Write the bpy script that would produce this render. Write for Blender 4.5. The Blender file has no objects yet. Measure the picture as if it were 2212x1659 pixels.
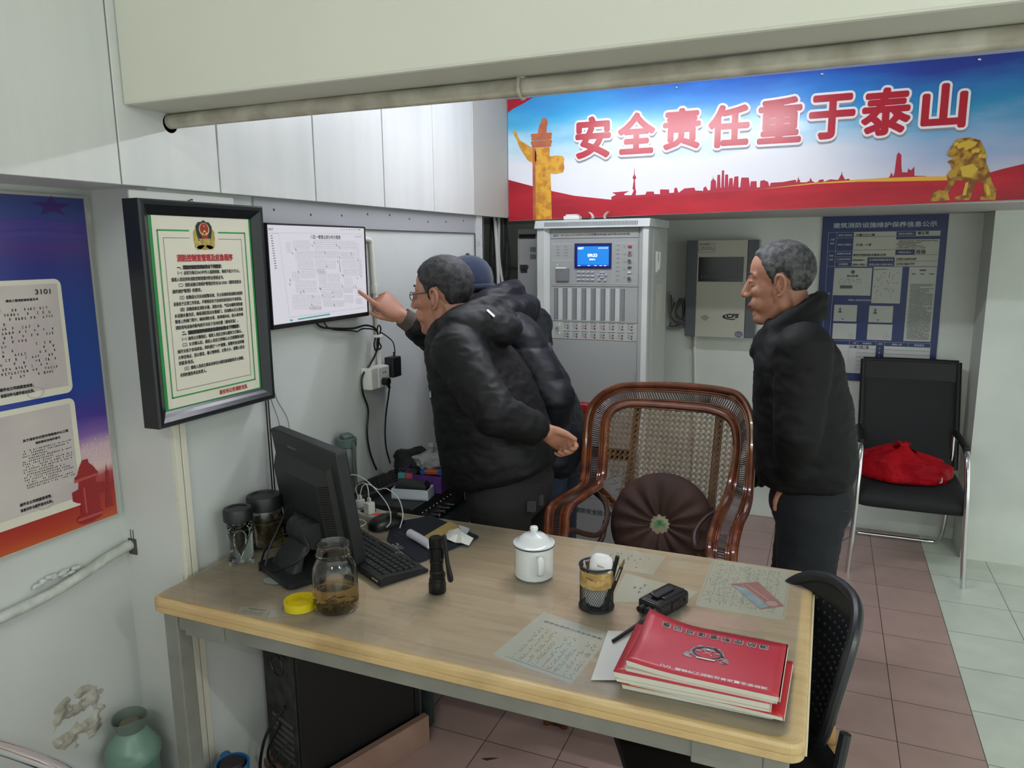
import bpy, bmesh, math, random
from mathutils import Vector, Matrix, Euler, noise
SC = bpy.context.scene
COL = SC.collection
PI = math.pi
random.seed(7)

# ---------------------------------------------------------------- camera, world, exposure
F_PX = 1611.0
yaw, pitch, roll = 0.400515, -0.178615, 0.009747
_R = (Matrix.Rotation(yaw, 3, 'Z') @ Matrix.Rotation(pitch, 3, 'X') @ Matrix.Rotation(roll, 3, 'Y'))
cam_data = bpy.data.cameras.new('camera')
cam_data.sensor_fit = 'HORIZONTAL'
cam_data.sensor_width = 36.0
cam_data.lens = F_PX / 2212.0 * 36.0
cam_data.clip_start = 0.02
cam = bpy.data.objects.new('camera', cam_data)
COL.objects.link(cam)
_m = Matrix((_R.col[0], _R.col[2], -_R.col[1])).transposed().to_4x4()
_m.translation = Vector((0, 0, 1.55))
cam.matrix_world = _m
SC.camera = cam
SC.view_settings.view_transform = 'Standard'
SC.view_settings.look = 'None'
SC.view_settings.gamma = 1.0
SC.view_settings.use_curve_mapping = False
SC.view_settings.exposure = 0.0
world = bpy.data.worlds.new('world')
SC.world = world
world.use_nodes = True
world.node_tree.nodes['Background'].inputs[0].default_value = (0.90, 0.97, 0.93, 1)
world.node_tree.nodes['Background'].inputs[1].default_value = 1.3
BACK_TUBE = 95.0     # emission of the tube behind the beam
FRONT_TUBE = 130.0    # emission of the two tubes on the ceiling on the near side of the beam
RIGHT_TUBE = 230.0

# ---------------------------------------------------------------- materials
def lin(h):
    h = h.lstrip('#')
    v = [int(h[i:i+2], 16) / 255 for i in (0, 2, 4)]
    return tuple((c / 12.92 if c <= .04045 else ((c + .055) / 1.055) ** 2.4) for c in v) + (1,)
MATS = {}
def P(name, col, rough=.5, metal=0, spec=.5, bump=0, bscale=60, bdist=.002, var=None, vscale=6, vdetail=4, vlo=.35, vhi=.65,
      emit=0, ecol=None, trans=0, ior=1.45, alpha=1, coat=0, sss=0, stretch=(1, 1, 1), sheen=0, aniso=0):
    """principled material; var = second colour blended in by noise; bump = strength of a fine noise bump"""
    if name in MATS: return MATS[name]
    m = bpy.data.materials.new(name); m.use_nodes = True
    nt = m.node_tree; b = nt.nodes['Principled BSDF']
    c = lin(col) if isinstance(col, str) else tuple(col) + (1,) * (4 - len(col))
    b.inputs['Base Color'].default_value = c
    b.inputs['Roughness'].default_value = rough
    b.inputs['Metallic'].default_value = metal
    b.inputs['Specular IOR Level'].default_value = spec
    b.inputs['IOR'].default_value = ior
    b.inputs['Transmission Weight'].default_value = trans
    b.inputs['Alpha'].default_value = alpha
    b.inputs['Coat Weight'].default_value = coat
    b.inputs['Sheen Weight'].default_value = sheen
    if sss:
        b.inputs['Subsurface Weight'].default_value = sss
        b.inputs['Subsurface Radius'].default_value = (.012, .004, .002)
        b.inputs['Subsurface Scale'].default_value = 1.0
    if emit:
        b.inputs['Emission Color'].default_value = lin(ecol) if ecol else c
        b.inputs['Emission Strength'].default_value = emit
    if var or bump:
        tc = nt.nodes.new('ShaderNodeTexCoord'); mp = nt.nodes.new('ShaderNodeMapping')
        mp.inputs['Scale'].default_value = stretch
        nt.links.new(tc.outputs['Object'], mp.inputs['Vector'])
    if var:
        n = nt.nodes.new('ShaderNodeTexNoise'); n.inputs['Scale'].default_value = vscale; n.inputs['Detail'].default_value = vdetail
        r = nt.nodes.new('ShaderNodeValToRGB')
        r.color_ramp.elements[0].position = vlo; r.color_ramp.elements[0].color = c
        r.color_ramp.elements[1].position = vhi; r.color_ramp.elements[1].color = lin(var) if isinstance(var, str) else tuple(var) + (1,)
        nt.links.new(mp.outputs[0], n.inputs['Vector']); nt.links.new(n.outputs[0], r.inputs[0]); nt.links.new(r.outputs[0], b.inputs['Base Color'])
    if bump:
        n2 = nt.nodes.new('ShaderNodeTexNoise'); n2.inputs['Scale'].default_value = bscale; n2.inputs['Detail'].default_value = 5
        bp = nt.nodes.new('ShaderNodeBump'); bp.inputs['Strength'].default_value = bump; bp.inputs['Distance'].default_value = bdist
        nt.links.new(mp.outputs[0], n2.inputs['Vector']); nt.links.new(n2.outputs[0], bp.inputs['Height']); nt.links.new(bp.outputs[0], b.inputs['Normal'])
    MATS[name] = m
    return m
def nodes_of(m):
    nt = m.node_tree
    return nt, nt.nodes['Principled BSDF'], nt.nodes.new, nt.links.new

# ---------------------------------------------------------------- mesh helpers (all append to a bmesh)
I4 = Matrix.Identity(4)
def NB(): return bmesh.new()
def frame(o, a, b, c):
    m = Matrix((Vector(a), Vector(b), Vector(c))).transposed().to_4x4(); m.translation = Vector(o); return m
def ML(x): return frame((x, 0, 0), (0, 1, 0), (0, 0, 1), (1, 0, 0))      # sheet on the left wall: (y, z, out)
def MBk(y): return frame((0, y, 0), (1, 0, 0), (0, 0, 1), (0, -1, 0))    # sheet facing the room from the back: (x, z, out)
def T(x, y, z): return Matrix.Translation((x, y, z))
def RZ(a): return Matrix.Rotation(a, 4, 'Z')
def RX(a): return Matrix.Rotation(a, 4, 'X')
def RY(a): return Matrix.Rotation(a, 4, 'Y')
def SCL(x, y, z): return Matrix.Diagonal((x, y, z, 1))
def box(bm, c, s, M=None, bev=0, seg=2):
    r = bmesh.ops.create_cube(bm, size=1)['verts']
    mm = (M or I4) @ Matrix.Translation(c) @ SCL(*s)
    for v in r: v.co = mm @ v.co
    if bev:
        es = list({e for v in r for e in v.link_edges})
        bmesh.ops.bevel(bm, geom=es, offset=bev, segments=seg, affect='EDGES', profile=.5)
def slab(bm, lo, hi, M=None, bev=0, seg=2):
    box(bm, [(a + b) / 2 for a, b in zip(lo, hi)], [b - a for a, b in zip(lo, hi)], M, bev, seg)
def face(bm, pts, M=None):
    mm = M or I4
    vs = [bm.verts.new(mm @ Vector((p[0], p[1], p[2] if len(p) > 2 else 0))) for p in pts]
    return bm.faces.new(vs)
def prism(bm, poly, h, M=None, z0=0):
    mm = M or I4
    lo = [bm.verts.new(mm @ Vector((x, y, z0))) for x, y in poly]
    hi = [bm.verts.new(mm @ Vector((x, y, z0 + h))) for x, y in poly]
    n = len(poly)
    bm.faces.new(hi); bm.faces.new(lo[::-1])
    for i in range(n):
        bm.faces.new((lo[i], lo[(i + 1) % n], hi[(i + 1) % n], hi[i]))
def lathe(bm, prof, n=32, M=None, close=False):
    mm = M or I4
    rings = []
    for r, z in prof:
        if r < 1e-6: rings.append([bm.verts.new(mm @ Vector((0, 0, z)))])
        else: rings.append([bm.verts.new(mm @ Vector((r * math.cos(2 * PI * i / n), r * math.sin(2 * PI * i / n), z))) for i in range(n)])
    pairs = list(zip(rings, rings[1:]))
    if close: pairs.append((rings[-1], rings[0]))
    for a, b in pairs:
        for i in range(n):
            j = (i + 1) % n
            if len(a) == 1 and len(b) == 1: continue
            if len(a) == 1: bm.faces.new((a[0], b[j], b[i]))
            elif len(b) == 1: bm.faces.new((a[i], a[j], b[0]))
            else: bm.faces.new((a[i], a[j], b[j], b[i]))
def cyl(bm, p0, p1, r, n=16, r1=None): tube(bm, [p0, p1], [r, r if r1 is None else r1], n)
def smooth_path(pts, k=6, closed=False):
    P_ = [Vector(p) for p in pts]; n = len(P_); out = []
    segs = n if closed else n - 1
    for i in range(segs):
        if closed: a, b, c, d = P_[(i - 1) % n], P_[i], P_[(i + 1) % n], P_[(i + 2) % n]
        else: a, b, c, d = P_[max(i - 1, 0)], P_[i], P_[i + 1], P_[min(i + 2, n - 1)]
        for j in range(k):
            t = j / k
            out.append(.5 * ((2 * b) + (c - a) * t + (2 * a - 5 * b + 4 * c - d) * t * t + (3 * b - a - 3 * c + d) * t ** 3))
    if not closed: out.append(P_[-1])
    return out
def frames(pts, closed=False, up=None):
    n = len(pts); out = []; prev = None
    for i in range(n):
        if closed: t = pts[(i + 1) % n] - pts[i - 1]
        else: t = pts[min(i + 1, n - 1)] - pts[max(i - 1, 0)]
        t = t.normalized() if t.length > 1e-9 else Vector((0, 0, 1))
        if up is not None:
            b = Vector(up); u = b - t * b.dot(t)
        elif prev is None:
            b = Vector((0, 0, 1)) if abs(t.z) < .9 else Vector((1, 0, 0)); u = b - t * b.dot(t)
        else: u = prev - t * prev.dot(t)
        u.normalize(); prev = u
        out.append((t, u, t.cross(u)))
    return out
def tube(bm, pts, r, n=8, closed=False, M=None, sx=1.0, up=None):
    """swept tube; r a number or one per point; sx widens it across `up`"""
    mm = M or I4
    pts = [Vector(p) for p in pts]
    rr = [r] * len(pts) if not isinstance(r, (list, tuple)) else r
    rings = []
    for p, (t, u, w), q in zip(pts, frames(pts, closed, up), rr):
        rings.append([bm.verts.new(mm @ (p + u * (q * math.cos(2 * PI * i / n)) + w * (q * sx * math.sin(2 * PI * i / n)))) for i in range(n)])
    m = len(rings)
    for k in range(m if closed else m - 1):
        a, b = rings[k], rings[(k + 1) % m]
        for i in range(n):
            j = (i + 1) % n
            bm.faces.new((a[i], a[j], b[j], b[i]))
    if not closed:
        bm.faces.new(rings[0][::-1]); bm.faces.new(rings[-1])
def sweep(bm, pts, prof, up, closed=False, M=None):
    """sweep an open/closed 2d profile (list of (across, up)) along pts"""
    mm = M or I4; pts = [Vector(p) for p in pts]; n = len(prof); rings = []
    for p, (t, u, w) in zip(pts, frames(pts, closed, up)):
        rings.append([bm.verts.new(mm @ (p + w * a + u * b)) for a, b in prof])
    m = len(rings)
    for k in range(m if closed else m - 1):
        a, b = rings[k], rings[(k + 1) % m]
        for i in range(n):
            j = (i + 1) % n
            bm.faces.new((a[i], a[j], b[j], b[i]))
    if not closed:
        bm.faces.new(rings[0][::-1]); bm.faces.new(rings[-1])
def grid(bm, nu, nv, fn, M=None, wrap=False):
    mm = M or I4
    vs = [[bm.verts.new(mm @ Vector(fn(i / nu, j / nv))) for j in range(nv + 1)] for i in range(nu + (0 if wrap else 1))]
    for i in range(nu):
        for j in range(nv):
            i2 = (i + 1) % nu if wrap else i + 1
            bm.faces.new((vs[i][j], vs[i2][j], vs[i2][j + 1], vs[i][j + 1]))
    return vs
def ell(bm, c, r, M=None, n=20, rot=None):
    mm = (M or I4) @ Matrix.Translation(c) @ (rot or I4) @ SCL(*r)
    vs = bmesh.ops.create_uvsphere(bm, u_segments=n, v_segments=max(6, n // 2 + 2), radius=1)['verts']
    for v in vs: v.co = mm @ v.co
def capsule(bm, p0, p1, r0, r1=None, n=16, M=None):
    """tapered capsule with round ends"""
    r1 = r0 if r1 is None else r1
    p0, p1 = Vector(p0), Vector(p1); d = (p1 - p0); L = d.length or 1e-6; d = d / L
    pts, rad = [], []
    for k in range(5):
        a = -PI / 2 + (PI / 2) * k / 4 + 1e-3
        pts.append(p0 + d * (r0 * math.sin(a))); rad.append(max(r0 * math.cos(a), 1e-5))
    for k in range(5):
        a = (PI / 2) * k / 4 - 1e-3
        pts.append(p1 + d * (r1 * math.sin(a))); rad.append(max(r1 * math.cos(a), 1e-5))
    tube(bm, pts, rad, n, M=M)
def rings_loft(bm, rings, M=None, n=28, power=2.0):
    """rings: (centre, half vector a, half vector b); superellipse section; closed ends"""
    mm = M or I4; out = []
    for c, a, b in rings:
        c, a, b = Vector(c), Vector(a), Vector(b); r = []
        for i in range(n):
            th = 2 * PI * i / n; ct, st = math.cos(th), math.sin(th)
            r.append(bm.verts.new(mm @ (c + a * math.copysign(abs(ct) ** (2 / power), ct) + b * math.copysign(abs(st) ** (2 / power), st))))
        out.append(r)
    for a, b in zip(out, out[1:]):
        for i in range(n):
            j = (i + 1) % n; bm.faces.new((a[i], a[j], b[j], b[i]))
    bm.faces.new(out[0][::-1]); bm.faces.new(out[-1])
def rrect(w, h, r, k=5, cx=0, cy=0):
    out = []
    for sx, sy, a0 in ((1, 1, 0), (-1, 1, PI / 2), (-1, -1, PI), (1, -1, 1.5 * PI)):
        for i in range(k + 1):
            a = a0 + PI / 2 * i / k
            out.append((cx + sx * (w / 2 - r) + r * math.cos(a), cy + sy * (h / 2 - r) + r * math.sin(a)))
    return out
def circ(cx, cy, r, n=24, ry=None):
    return [(cx + r * math.cos(2 * PI * i / n), cy + (ry or r) * math.sin(2 * PI * i / n)) for i in range(n)]

# ---------------------------------------------------------------- objects
def world_of(o):
    m = I4.copy()
    while o is not None: m = o.matrix_basis @ m; o = o.parent
    return m
def obj(name, bm, m, parent=None, world=False, smooth=False, ang=35):
    me = bpy.data.meshes.new(name)
    bmesh.ops.recalc_face_normals(bm, faces=bm.faces) if smooth is not None else None
    if parent is not None and world: bm.transform(world_of(parent).inverted())
    bm.to_mesh(me); bm.free()
    for q in (m if isinstance(m, (list, tuple)) else [m]): me.materials.append(q)
    if smooth:
        me.shade_smooth()
        try: me.set_sharp_from_angle(angle=math.radians(ang))
        except Exception: pass
    o = bpy.data.objects.new(name, me); COL.objects.link(o)
    if parent is not None: o.parent = parent
    return o
def tag(o, label, cat, group=None):
    o['label'] = label; o['category'] = cat
    if group: o['group'] = group
    return o
def thing(name, label, cat, loc=(0, 0, 0), rz=0, group=None, rot=None):
    o = bpy.data.objects.new(name, None); COL.objects.link(o)
    o.empty_display_size = .05
    o.location = loc; o.rotation_euler = rot if rot else (0, 0, rz)
    o.matrix_basis = Matrix.Translation(loc) @ (Euler(rot).to_matrix().to_4x4() if rot else RZ(rz))
    return tag(o, label, cat, group)
def struct(name, bm, m, label=None, smooth=False):
    o = obj(name, bm, m, smooth=smooth); o['kind'] = 'structure'
    if label: o['label'] = label
    return o
def dup(root, loc, rz=0, label=None, group=None):
    r = root.copy(); COL.objects.link(r); r.matrix_basis = Matrix.Translation(loc) @ RZ(rz)
    if label: r['label'] = label
    if group: r['group'] = group
    def rec(src, dst):
        for ch in list(src.children):
            c = ch.copy(); COL.objects.link(c); c.parent = dst; rec(ch, c)
    rec(root, r)
    return r
def evaluated(o):
    dg = bpy.context.evaluated_depsgraph_get()
    return bpy.data.meshes.new_from_object(o.evaluated_get(dg))
_TXT = {}
def glyphs(s):
    if s not in _TXT:
        cu = bpy.data.curves.new('t', 'FONT'); cu.body = s; cu.size = 1; cu.resolution_u = 3
        o = bpy.data.objects.new('t', cu); COL.objects.link(o)
        me = evaluated(o)
        xs = [v.co.x for v in me.vertices] or [0]; ys = [v.co.y for v in me.vertices] or [0]
        _TXT[s] = ([v.co.copy() for v in me.vertices], [tuple(p.vertices) for p in me.polygons], min(xs), max(xs), min(ys), max(ys))
        bpy.data.objects.remove(o); bpy.data.curves.remove(cu); bpy.data.meshes.remove(me)
    return _TXT[s]
def text_into(bm, s, x, y, w, h, M=None, bold=0, k=6, rot=0, fit=True, skew=0):
    """string s filling the box whose lower left corner is (x, y); bold = stroke gain in metres"""
    vs, fs, x0, x1, y0, y1 = glyphs(s)
    if not vs: return
    sx = w / max(x1 - x0, 1e-6) if w else None
    sy = h / max(y1 - y0, 1e-6) if h else None
    if sx is None: sx = sy
    if sy is None: sy = sx
    mm = (M or I4) @ T(x, y, 0) @ RZ(rot)
    offs = [(0, 0)] + ([(bold * math.cos(2 * PI * i / k), bold * math.sin(2 * PI * i / k)) for i in range(k)] if bold else [])
    for q, (dx, dy) in enumerate(offs):
        nv = [bm.verts.new(mm @ Vector(((v.x - x0) * sx + skew * (v.y - y0) * sy + dx, (v.y - y0) * sy + dy, q * 2e-5))) for v in vs]
        for f in fs: bm.faces.new([nv[i] for i in f])
def rect(bm, x0, y0, x1, y1, M=None): face(bm, ((x0, y0), (x1, y0), (x1, y1), (x0, y1)), M)
def line(bm, x0, y0, x1, y1, t, M=None):
    d = Vector((x1 - x0, y1 - y0)); n = Vector((-d.y, d.x)).normalized() * (t / 2)
    face(bm, ((x0 + n.x, y0 + n.y), (x0 - n.x, y0 - n.y), (x1 - n.x, y1 - n.y), (x1 + n.x, y1 + n.y))[::-1], M)
def frame_lines(bm, x0, y0, x1, y1, t, M=None):
    rect(bm, x0, y0, x1, y0 + t, M); rect(bm, x0, y1 - t, x1, y1, M); rect(bm, x0, y0 + t, x0 + t, y1 - t, M); rect(bm, x1 - t, y0 + t, x1, y1 - t, M)
def scribble(bm, x0, y0, x1, y1, rows, M=None, t=.0012, seed=1, fill=.85, gap=.35, jit=0):
    """rows of small dashes that read as fine print"""
    rnd = random.Random(seed); h = (y1 - y0) / rows
    for r in range(rows):
        yb = y1 - (r + 1) * h + h * .2; x = x0 + (rnd.random() * .05 if r % 3 else .06) * (x1 - x0); end = x0 + (x1 - x0) * (1 if rnd.random() < .7 else rnd.uniform(.4, 1))
        cw = h * .62
        while x < end - cw:
            if rnd.random() < fill:
                hh = h * .62
                for q in range(2):
                    a = x + rnd.random() * cw * .5; b = yb + rnd.random() * hh
                    rect(bm, x, b, x + cw * .8, min(b + t, yb + hh), M)
                rect(bm, x + cw * .3 * rnd.random(), yb, x + cw * .3 + t, yb + hh, M)
            x += cw * (1 + gap * rnd.random())
def mesh_mods(o, voxel=None, smooth_it=0, fac=.5, subsurf=0):
    """apply a voxel remesh and smoothing to o's mesh"""
    if voxel:
        md = o.modifiers.new('r', 'REMESH'); md.mode = 'VOXEL'; md.voxel_size = voxel
    if smooth_it:
        md = o.modifiers.new('s', 'SMOOTH'); md.iterations = smooth_it; md.factor = fac
    if subsurf:
        md = o.modifiers.new('u', 'SUBSURF'); md.levels = subsurf; md.render_levels = subsurf
    me = evaluated(o); old = o.data; o.modifiers.clear(); mats = list(old.materials)
    o.data = me; me.name = o.name
    bpy.data.meshes.remove(old)
    me.materials.clear()
    for q in mats: me.materials.append(q)
    me.shade_smooth()
    return o
# ================================================================ THE ROOM
M_wall = P('wall_paint', 'c6cac8', rough=.62, bump=.12, bscale=45, bdist=.003, var='bdc1bf', vscale=2.2)
M_wallr = P('wall_paint_brightened', 'dce1db', rough=.65, bump=.12, bscale=40, bdist=.003, var='d0d6cf', vscale=3)  # lighter copy of the wall paint; extra brightness put into the colour
M_beam = P('beam_paint', 'd0d1c8', rough=.55, bump=.05, bscale=30, bdist=.003, var='c8cabf', vscale=1.5)
M_panel = P('soffit_panel', 'cdcfcd', rough=.36, spec=.4, var='c6c9c8', vscale=3, stretch=(1, 5, .5), bump=.03, bscale=20)
M_seam = P('seam_dark_grey', '4b4a47', rough=.8)  # plain dark grey for screw heads and the pipe hole
M_grey = P('grey_board', '9a9b9f', rough=.55, bump=.08)
M_ceil = P('ceiling_paint', 'dcdde0', rough=.7, bump=.08, bscale=50)
M_pvc = P('white_pvc', 'd6d6cf', rough=.42)

def tile_mat(name, c1, c2, mort, ox, oy, w, h, rough):
    m = P(name, c1, rough=rough); nt, b, N, L = nodes_of(m)
    tc = N('ShaderNodeTexCoord'); mp = N('ShaderNodeMapping'); mp.inputs['Location'].default_value = (-ox + 40 * w, -oy + 40 * h, 0)
    br = N('ShaderNodeTexBrick'); br.offset = 0; br.inputs['Scale'].default_value = 1; br.inputs['Mortar Size'].default_value = .0016
    br.inputs['Brick Width'].default_value = w; br.inputs['Row Height'].default_value = h; br.inputs['Mortar Smooth'].default_value = .2
    br.inputs['Color1'].default_value = lin(c1); br.inputs['Color2'].default_value = lin(c2); br.inputs['Mortar'].default_value = lin(mort)
    ns = N('ShaderNodeTexNoise'); ns.inputs['Scale'].default_value = 7; ns.inputs['Detail'].default_value = 6
    mx = N('ShaderNodeMix'); mx.data_type = 'RGBA'; mx.blend_type = 'MULTIPLY'; mx.inputs['Factor'].default_value = .35
    L(tc.outputs['Object'], mp.inputs[0]); L(mp.outputs[0], br.inputs['Vector']); L(tc.outputs['Object'], ns.inputs['Vector'])
    L(br.outputs['Color'], mx.inputs[6]); L(ns.outputs['Color'], mx.inputs[7])
    rmp = N('ShaderNodeValToRGB'); rmp.color_ramp.elements[0].position = .3; rmp.color_ramp.elements[0].color = (.6, .6, .6, 1); rmp.color_ramp.elements[1].position = .7
    L(ns.outputs[0], rmp.inputs[0]); L(rmp.outputs[0], mx.inputs[7]); L(mx.outputs[2], b.inputs['Base Color'])
    bp = N('ShaderNodeBump'); bp.inputs['Strength'].default_value = .4; bp.inputs['Distance'].default_value = .002; bp.invert = True
    L(br.outputs['Fac'], bp.inputs['Height']); L(bp.outputs[0], b.inputs['Normal'])
    return m
M_pink = tile_mat('pink_floor_tile', 'b79b95', 'ae938e', '4b3d39', .53, 2.43, .243, .243, .34)
M_pale = tile_mat('pale_floor_tile', 'dbe2d8', 'd4dbd0', '6b6d66', .53, 3.575, .27, .29, .3)

bm = NB()
for x0, x1, mi in ((-2.4, .53, 0), (.53, 3.3, 1)):
    k = len(bm.faces); slab(bm, (x0, -3.3, -.1), (x1, 4.8, 0))
    bm.faces.ensure_lookup_table()
    for f in bm.faces[k:]: f.material_index = mi
struct('floor', bm, [M_pink, M_pale])

bm = NB(); prism(bm, [(-1.645, -3.2), (-1.645, 1.299), (-1.455, 1.299), (-1.455, 3.09), (-2.4, 3.09), (-2.4, -3.2)], 2.6)
struct('wall_left', bm, M_wall)
bm = NB(); slab(bm, (-2.4, 3.09, 0), (-2.3, 4.6, 2.6)); struct('wall_recess', bm, P('recess_wall_shade', '3c3a3b', rough=.85, var='2a2829', vscale=8))  # shade of the recess painted in as a near-black wall colour
bm = NB(); prism(bm, [(-2.4, 4.40), (.69, 4.40), (.69, 4.13), (3.3, 4.13), (3.3, 4.8), (-2.4, 4.8)], 2.6); struct('wall_back', bm, M_wallr)
# unseen right and near walls left out so world light fills the room
bm = NB(); slab(bm, (-2.4, -3.3, 2.5), (3.3, 1.36, 2.6)); slab(bm, (-2.4, 1.36, 2.235), (3.3, 4.8, 2.6)); struct('ceiling', bm, M_ceil)
# beam across the room
bm = NB(); slab(bm, (-1.43, 1.235, 1.865), (3.2, 1.405, 2.5), bev=.006); struct('ceiling_beam', bm, M_beam)
# boxed-in soffit along the left wall, panelled, with open seams
bm = NB(); ys = [-3.2, -.3, .36, 1.214, 1.504, 1.889, 2.268, 2.623, 2.975, 3.352]
for a, b in zip(ys, ys[1:]): slab(bm, (-1.45, a + .0022, 1.697), (-1.43, b - .0022, 2.5 if b < 1.3 else 2.235), bev=.0012, seg=1)
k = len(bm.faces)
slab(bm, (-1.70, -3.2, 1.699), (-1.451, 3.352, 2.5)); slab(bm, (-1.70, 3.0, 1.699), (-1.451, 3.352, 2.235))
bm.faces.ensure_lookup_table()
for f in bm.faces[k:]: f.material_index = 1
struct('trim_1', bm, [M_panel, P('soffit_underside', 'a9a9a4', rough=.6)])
# bulkhead over the back of the room that carries the banner
bm = NB(); slab(bm, (-2.3, 3.36, 1.705), (3.2, 4.40, 2.235)); struct('trim_2', bm, P('bulkhead_paint', 'b9b4b2', rough=.6))
# grey board under the soffit with screw heads, and the white angle strip at the end of the wall
bm = NB(); slab(bm, (-1.455, 1.64, 1.622), (-1.449, 3.02, 1.697)); k = len(bm.faces)
for i in range(9): ell(bm, (-1.449, 1.72 + i * .15 + .02 * math.sin(i * 7), 1.666 + .008 * math.sin(i * 5)), (.002, .004, .004), n=8)
bm.faces.ensure_lookup_table()
for f in bm.faces[k:]: f.material_index = 1
slab(bm, (-1.4495, 2.0, 1.619), (-1.448, 3.02, 1.622)); slab(bm, (-1.4495, 3.016, .9), (-1.4475, 3.022, 1.62)); 
bm.faces.ensure_lookup_table()
for f in bm.faces[-12:]: f.material_index = 2
struct('trim_3', bm, [M_grey, M_seam, P('dark_joint', '303236', rough=.8)])
bm = NB(); slab(bm, (-1.457, 3.03, 0), (-1.445, 3.10, 1.697)); slab(bm, (-1.52, 3.09, 0), (-1.445, 3.102, 1.697)); struct('trim_4', bm, P('scuffed_white_strip', 'c2c3c4', rough=.5, var='8e8f91', vscale=25, vlo=.55, vhi=.75))

# pipe slung under the beam with a clip
M_oldpipe = P('painted_old_pipe', 'c0bdb0', rough=.5, var='a19c8d', vscale=18, bump=.25, bscale=40)
pr = thing('beam_pipe', 'long off-white painted pipe clipped under the ceiling beam', 'pipe', (-1.46, 1.36, 1.848))
bm = NB(); tube(bm, [(0, 0, 0)] + [(x, .002 * math.sin(x * 3), .002 * math.sin(x * 4.1)) for x in [i * .2 for i in range(1, 23)]], .0165, 14); obj('pipe_run', bm, M_oldpipe, pr, smooth=True)
bm = NB(); cyl(bm, (-.012, 0, -.004), (.03, 0, -.004), .021, 14); slab(bm, (-.014, -.022, -.025), (.004, .022, .018)); obj('end_clip', bm, P('grey_clip', '6f6f6a', rough=.5), pr)
for px in (.91, 2.9):
    bm = NB(); tube(bm, [(px, .021 * math.cos(a), .021 * math.sin(a)) for a in [PI * .15 - PI * 1.3 * i / 12 for i in range(13)]], .0035, 6); slab(bm, (px - .008, -.006, .012), (px + .008, .006, .0175))
    obj('pipe_clip', bm, M_oldpipe, pr)
# painted pipe on the left wall, broken plaster round it
pr = thing('wall_pipe', 'lumpy white painted pipe running along the left wall below the poster', 'pipe', (-1.628, 1.295, .79))
bm = NB(); pts = smooth_path([(-1.628, .30, .785), (-1.628, .7, .772), (-1.628, .9, .766), (-1.627, 1.06, .77), (-1.625, 1.16, .785), (-1.624, 1.23, .80), (-1.625, 1.30, .808)], 8)
tube(bm, pts, [.0125 + .0014 * noise.noise(Vector((0, p.y * 30, 2))) for p in pts], 12); obj('pipe_run', bm, P('white_painted_pipe', 'c9cac6', rough=.5, bump=.4, bscale=60, bdist=.004, var='aeb0aa', vscale=30), pr, world=True, smooth=True)
bm = NB(); rnd = random.Random(4)
for i in range(16): ell(bm, (-1.638 + rnd.random() * .004, 1.04 + rnd.random() * .13, .793 + rnd.random() * .012 + (i % 3) * .002), (.006, .006 + rnd.random() * .008, .005), n=8)
obj('plaster_lump', bm, M_wall, pr, world=True, smooth=True)
bm = NB(); slab(bm, (-1.632, 1.2955, .782), (-1.606, 1.2995, .824)); 
for dx in (0, .006): slab(bm, (-1.624 + dx * 1.5, 1.2975, .824), (-1.6225 + dx * 1.5, 1.2995, .848))
obj('pipe_hole', bm, M_seam, pr, world=True)
# flaked plaster patch low on the left wall
bm = NB()
def patch(u, v):
    y = 1.02 + .19 * u; z = .335 + .17 * v
    d = math.hypot((u - .52) / .42, (v - .5) / .46); e = d + .16 * noise.noise(Vector((u * 4, v * 4, 3)))
    k = max(0, min(1, (1 - e) * 7)); r = noise.turbulence(Vector((u * 5, v * 5, 1)), 4, False)
    return (-1.6465 + k * (.003 + .013 * r), y, z)
grid(bm, 60, 50, patch); tag(obj('plaster_patch', bm, P('flaked_plaster', 'bdbab0', rough=.85, var='8f8b80', vscale=20, bump=.5, bscale=80, bdist=.004), smooth=True), 'rough flaked patch of bare plaster low on the left wall near the green thermos', 'plaster')
# cable trunking on the wall edge
tr = thing('cable_trunking', 'pair of cream plastic cable trunking strips running down the wall under the green notice', 'trunking', (-1.455, 1.32, 0))
for y0, y1 in ((1.302, 1.318), (1.321, 1.338)):
    bm = NB(); slab(bm, (-1.455, y0, 0.002), (-1.443, y1, 1.17), bev=.001); obj('trunking_strip', bm, P('cream_pvc', 'cfccbd', rough=.45), tr, world=True)

# ---------------------------------------------------------------- lamps the room has
def tube_lamp(name, label, loc, length, strength, col, rz=0):
    t = thing(name, label, 'lamp', loc, rz)
    bm = NB(); slab(bm, (-length / 2 - .02, -.03, -.035), (length / 2 + .02, .03, 0), bev=.004); obj('lamp_housing', bm, P('lamp_housing', 'e4e4e2', rough=.4), t)
    bm = NB(); tube(bm, [(-length / 2, 0, -.055), (length / 2, 0, -.055)], .014, 12)
    obj('lamp_tube', bm, P('glow_%s_%g' % (col, strength), 'ffffff', emit=strength, ecol=col), t)
    bm = NB()
    for s in (-1, 1): slab(bm, (s * length / 2 - .012, -.016, -.075), (s * length / 2 + .012, .016, -.03), bev=.003)
    obj('lamp_socket', bm, P('lamp_housing', 'e4e4e2'), t)
    return t
tube_lamp('tube_light', 'lit white tube light on the ceiling just behind the beam', (-.72, 2.45, 2.235), 1.1, BACK_TUBE, 'f4f6ff')
tube_lamp('tube_light', 'tube light on the near ceiling above the left of the desk', (-.2, -1.1, 2.5), 1.2, FRONT_TUBE, 'fdfff0')
tube_lamp('tube_light', 'tube light on the near ceiling at the right of the room', (2.0, .2, 2.5), 1.2, RIGHT_TUBE, 'f6fff2')
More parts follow.
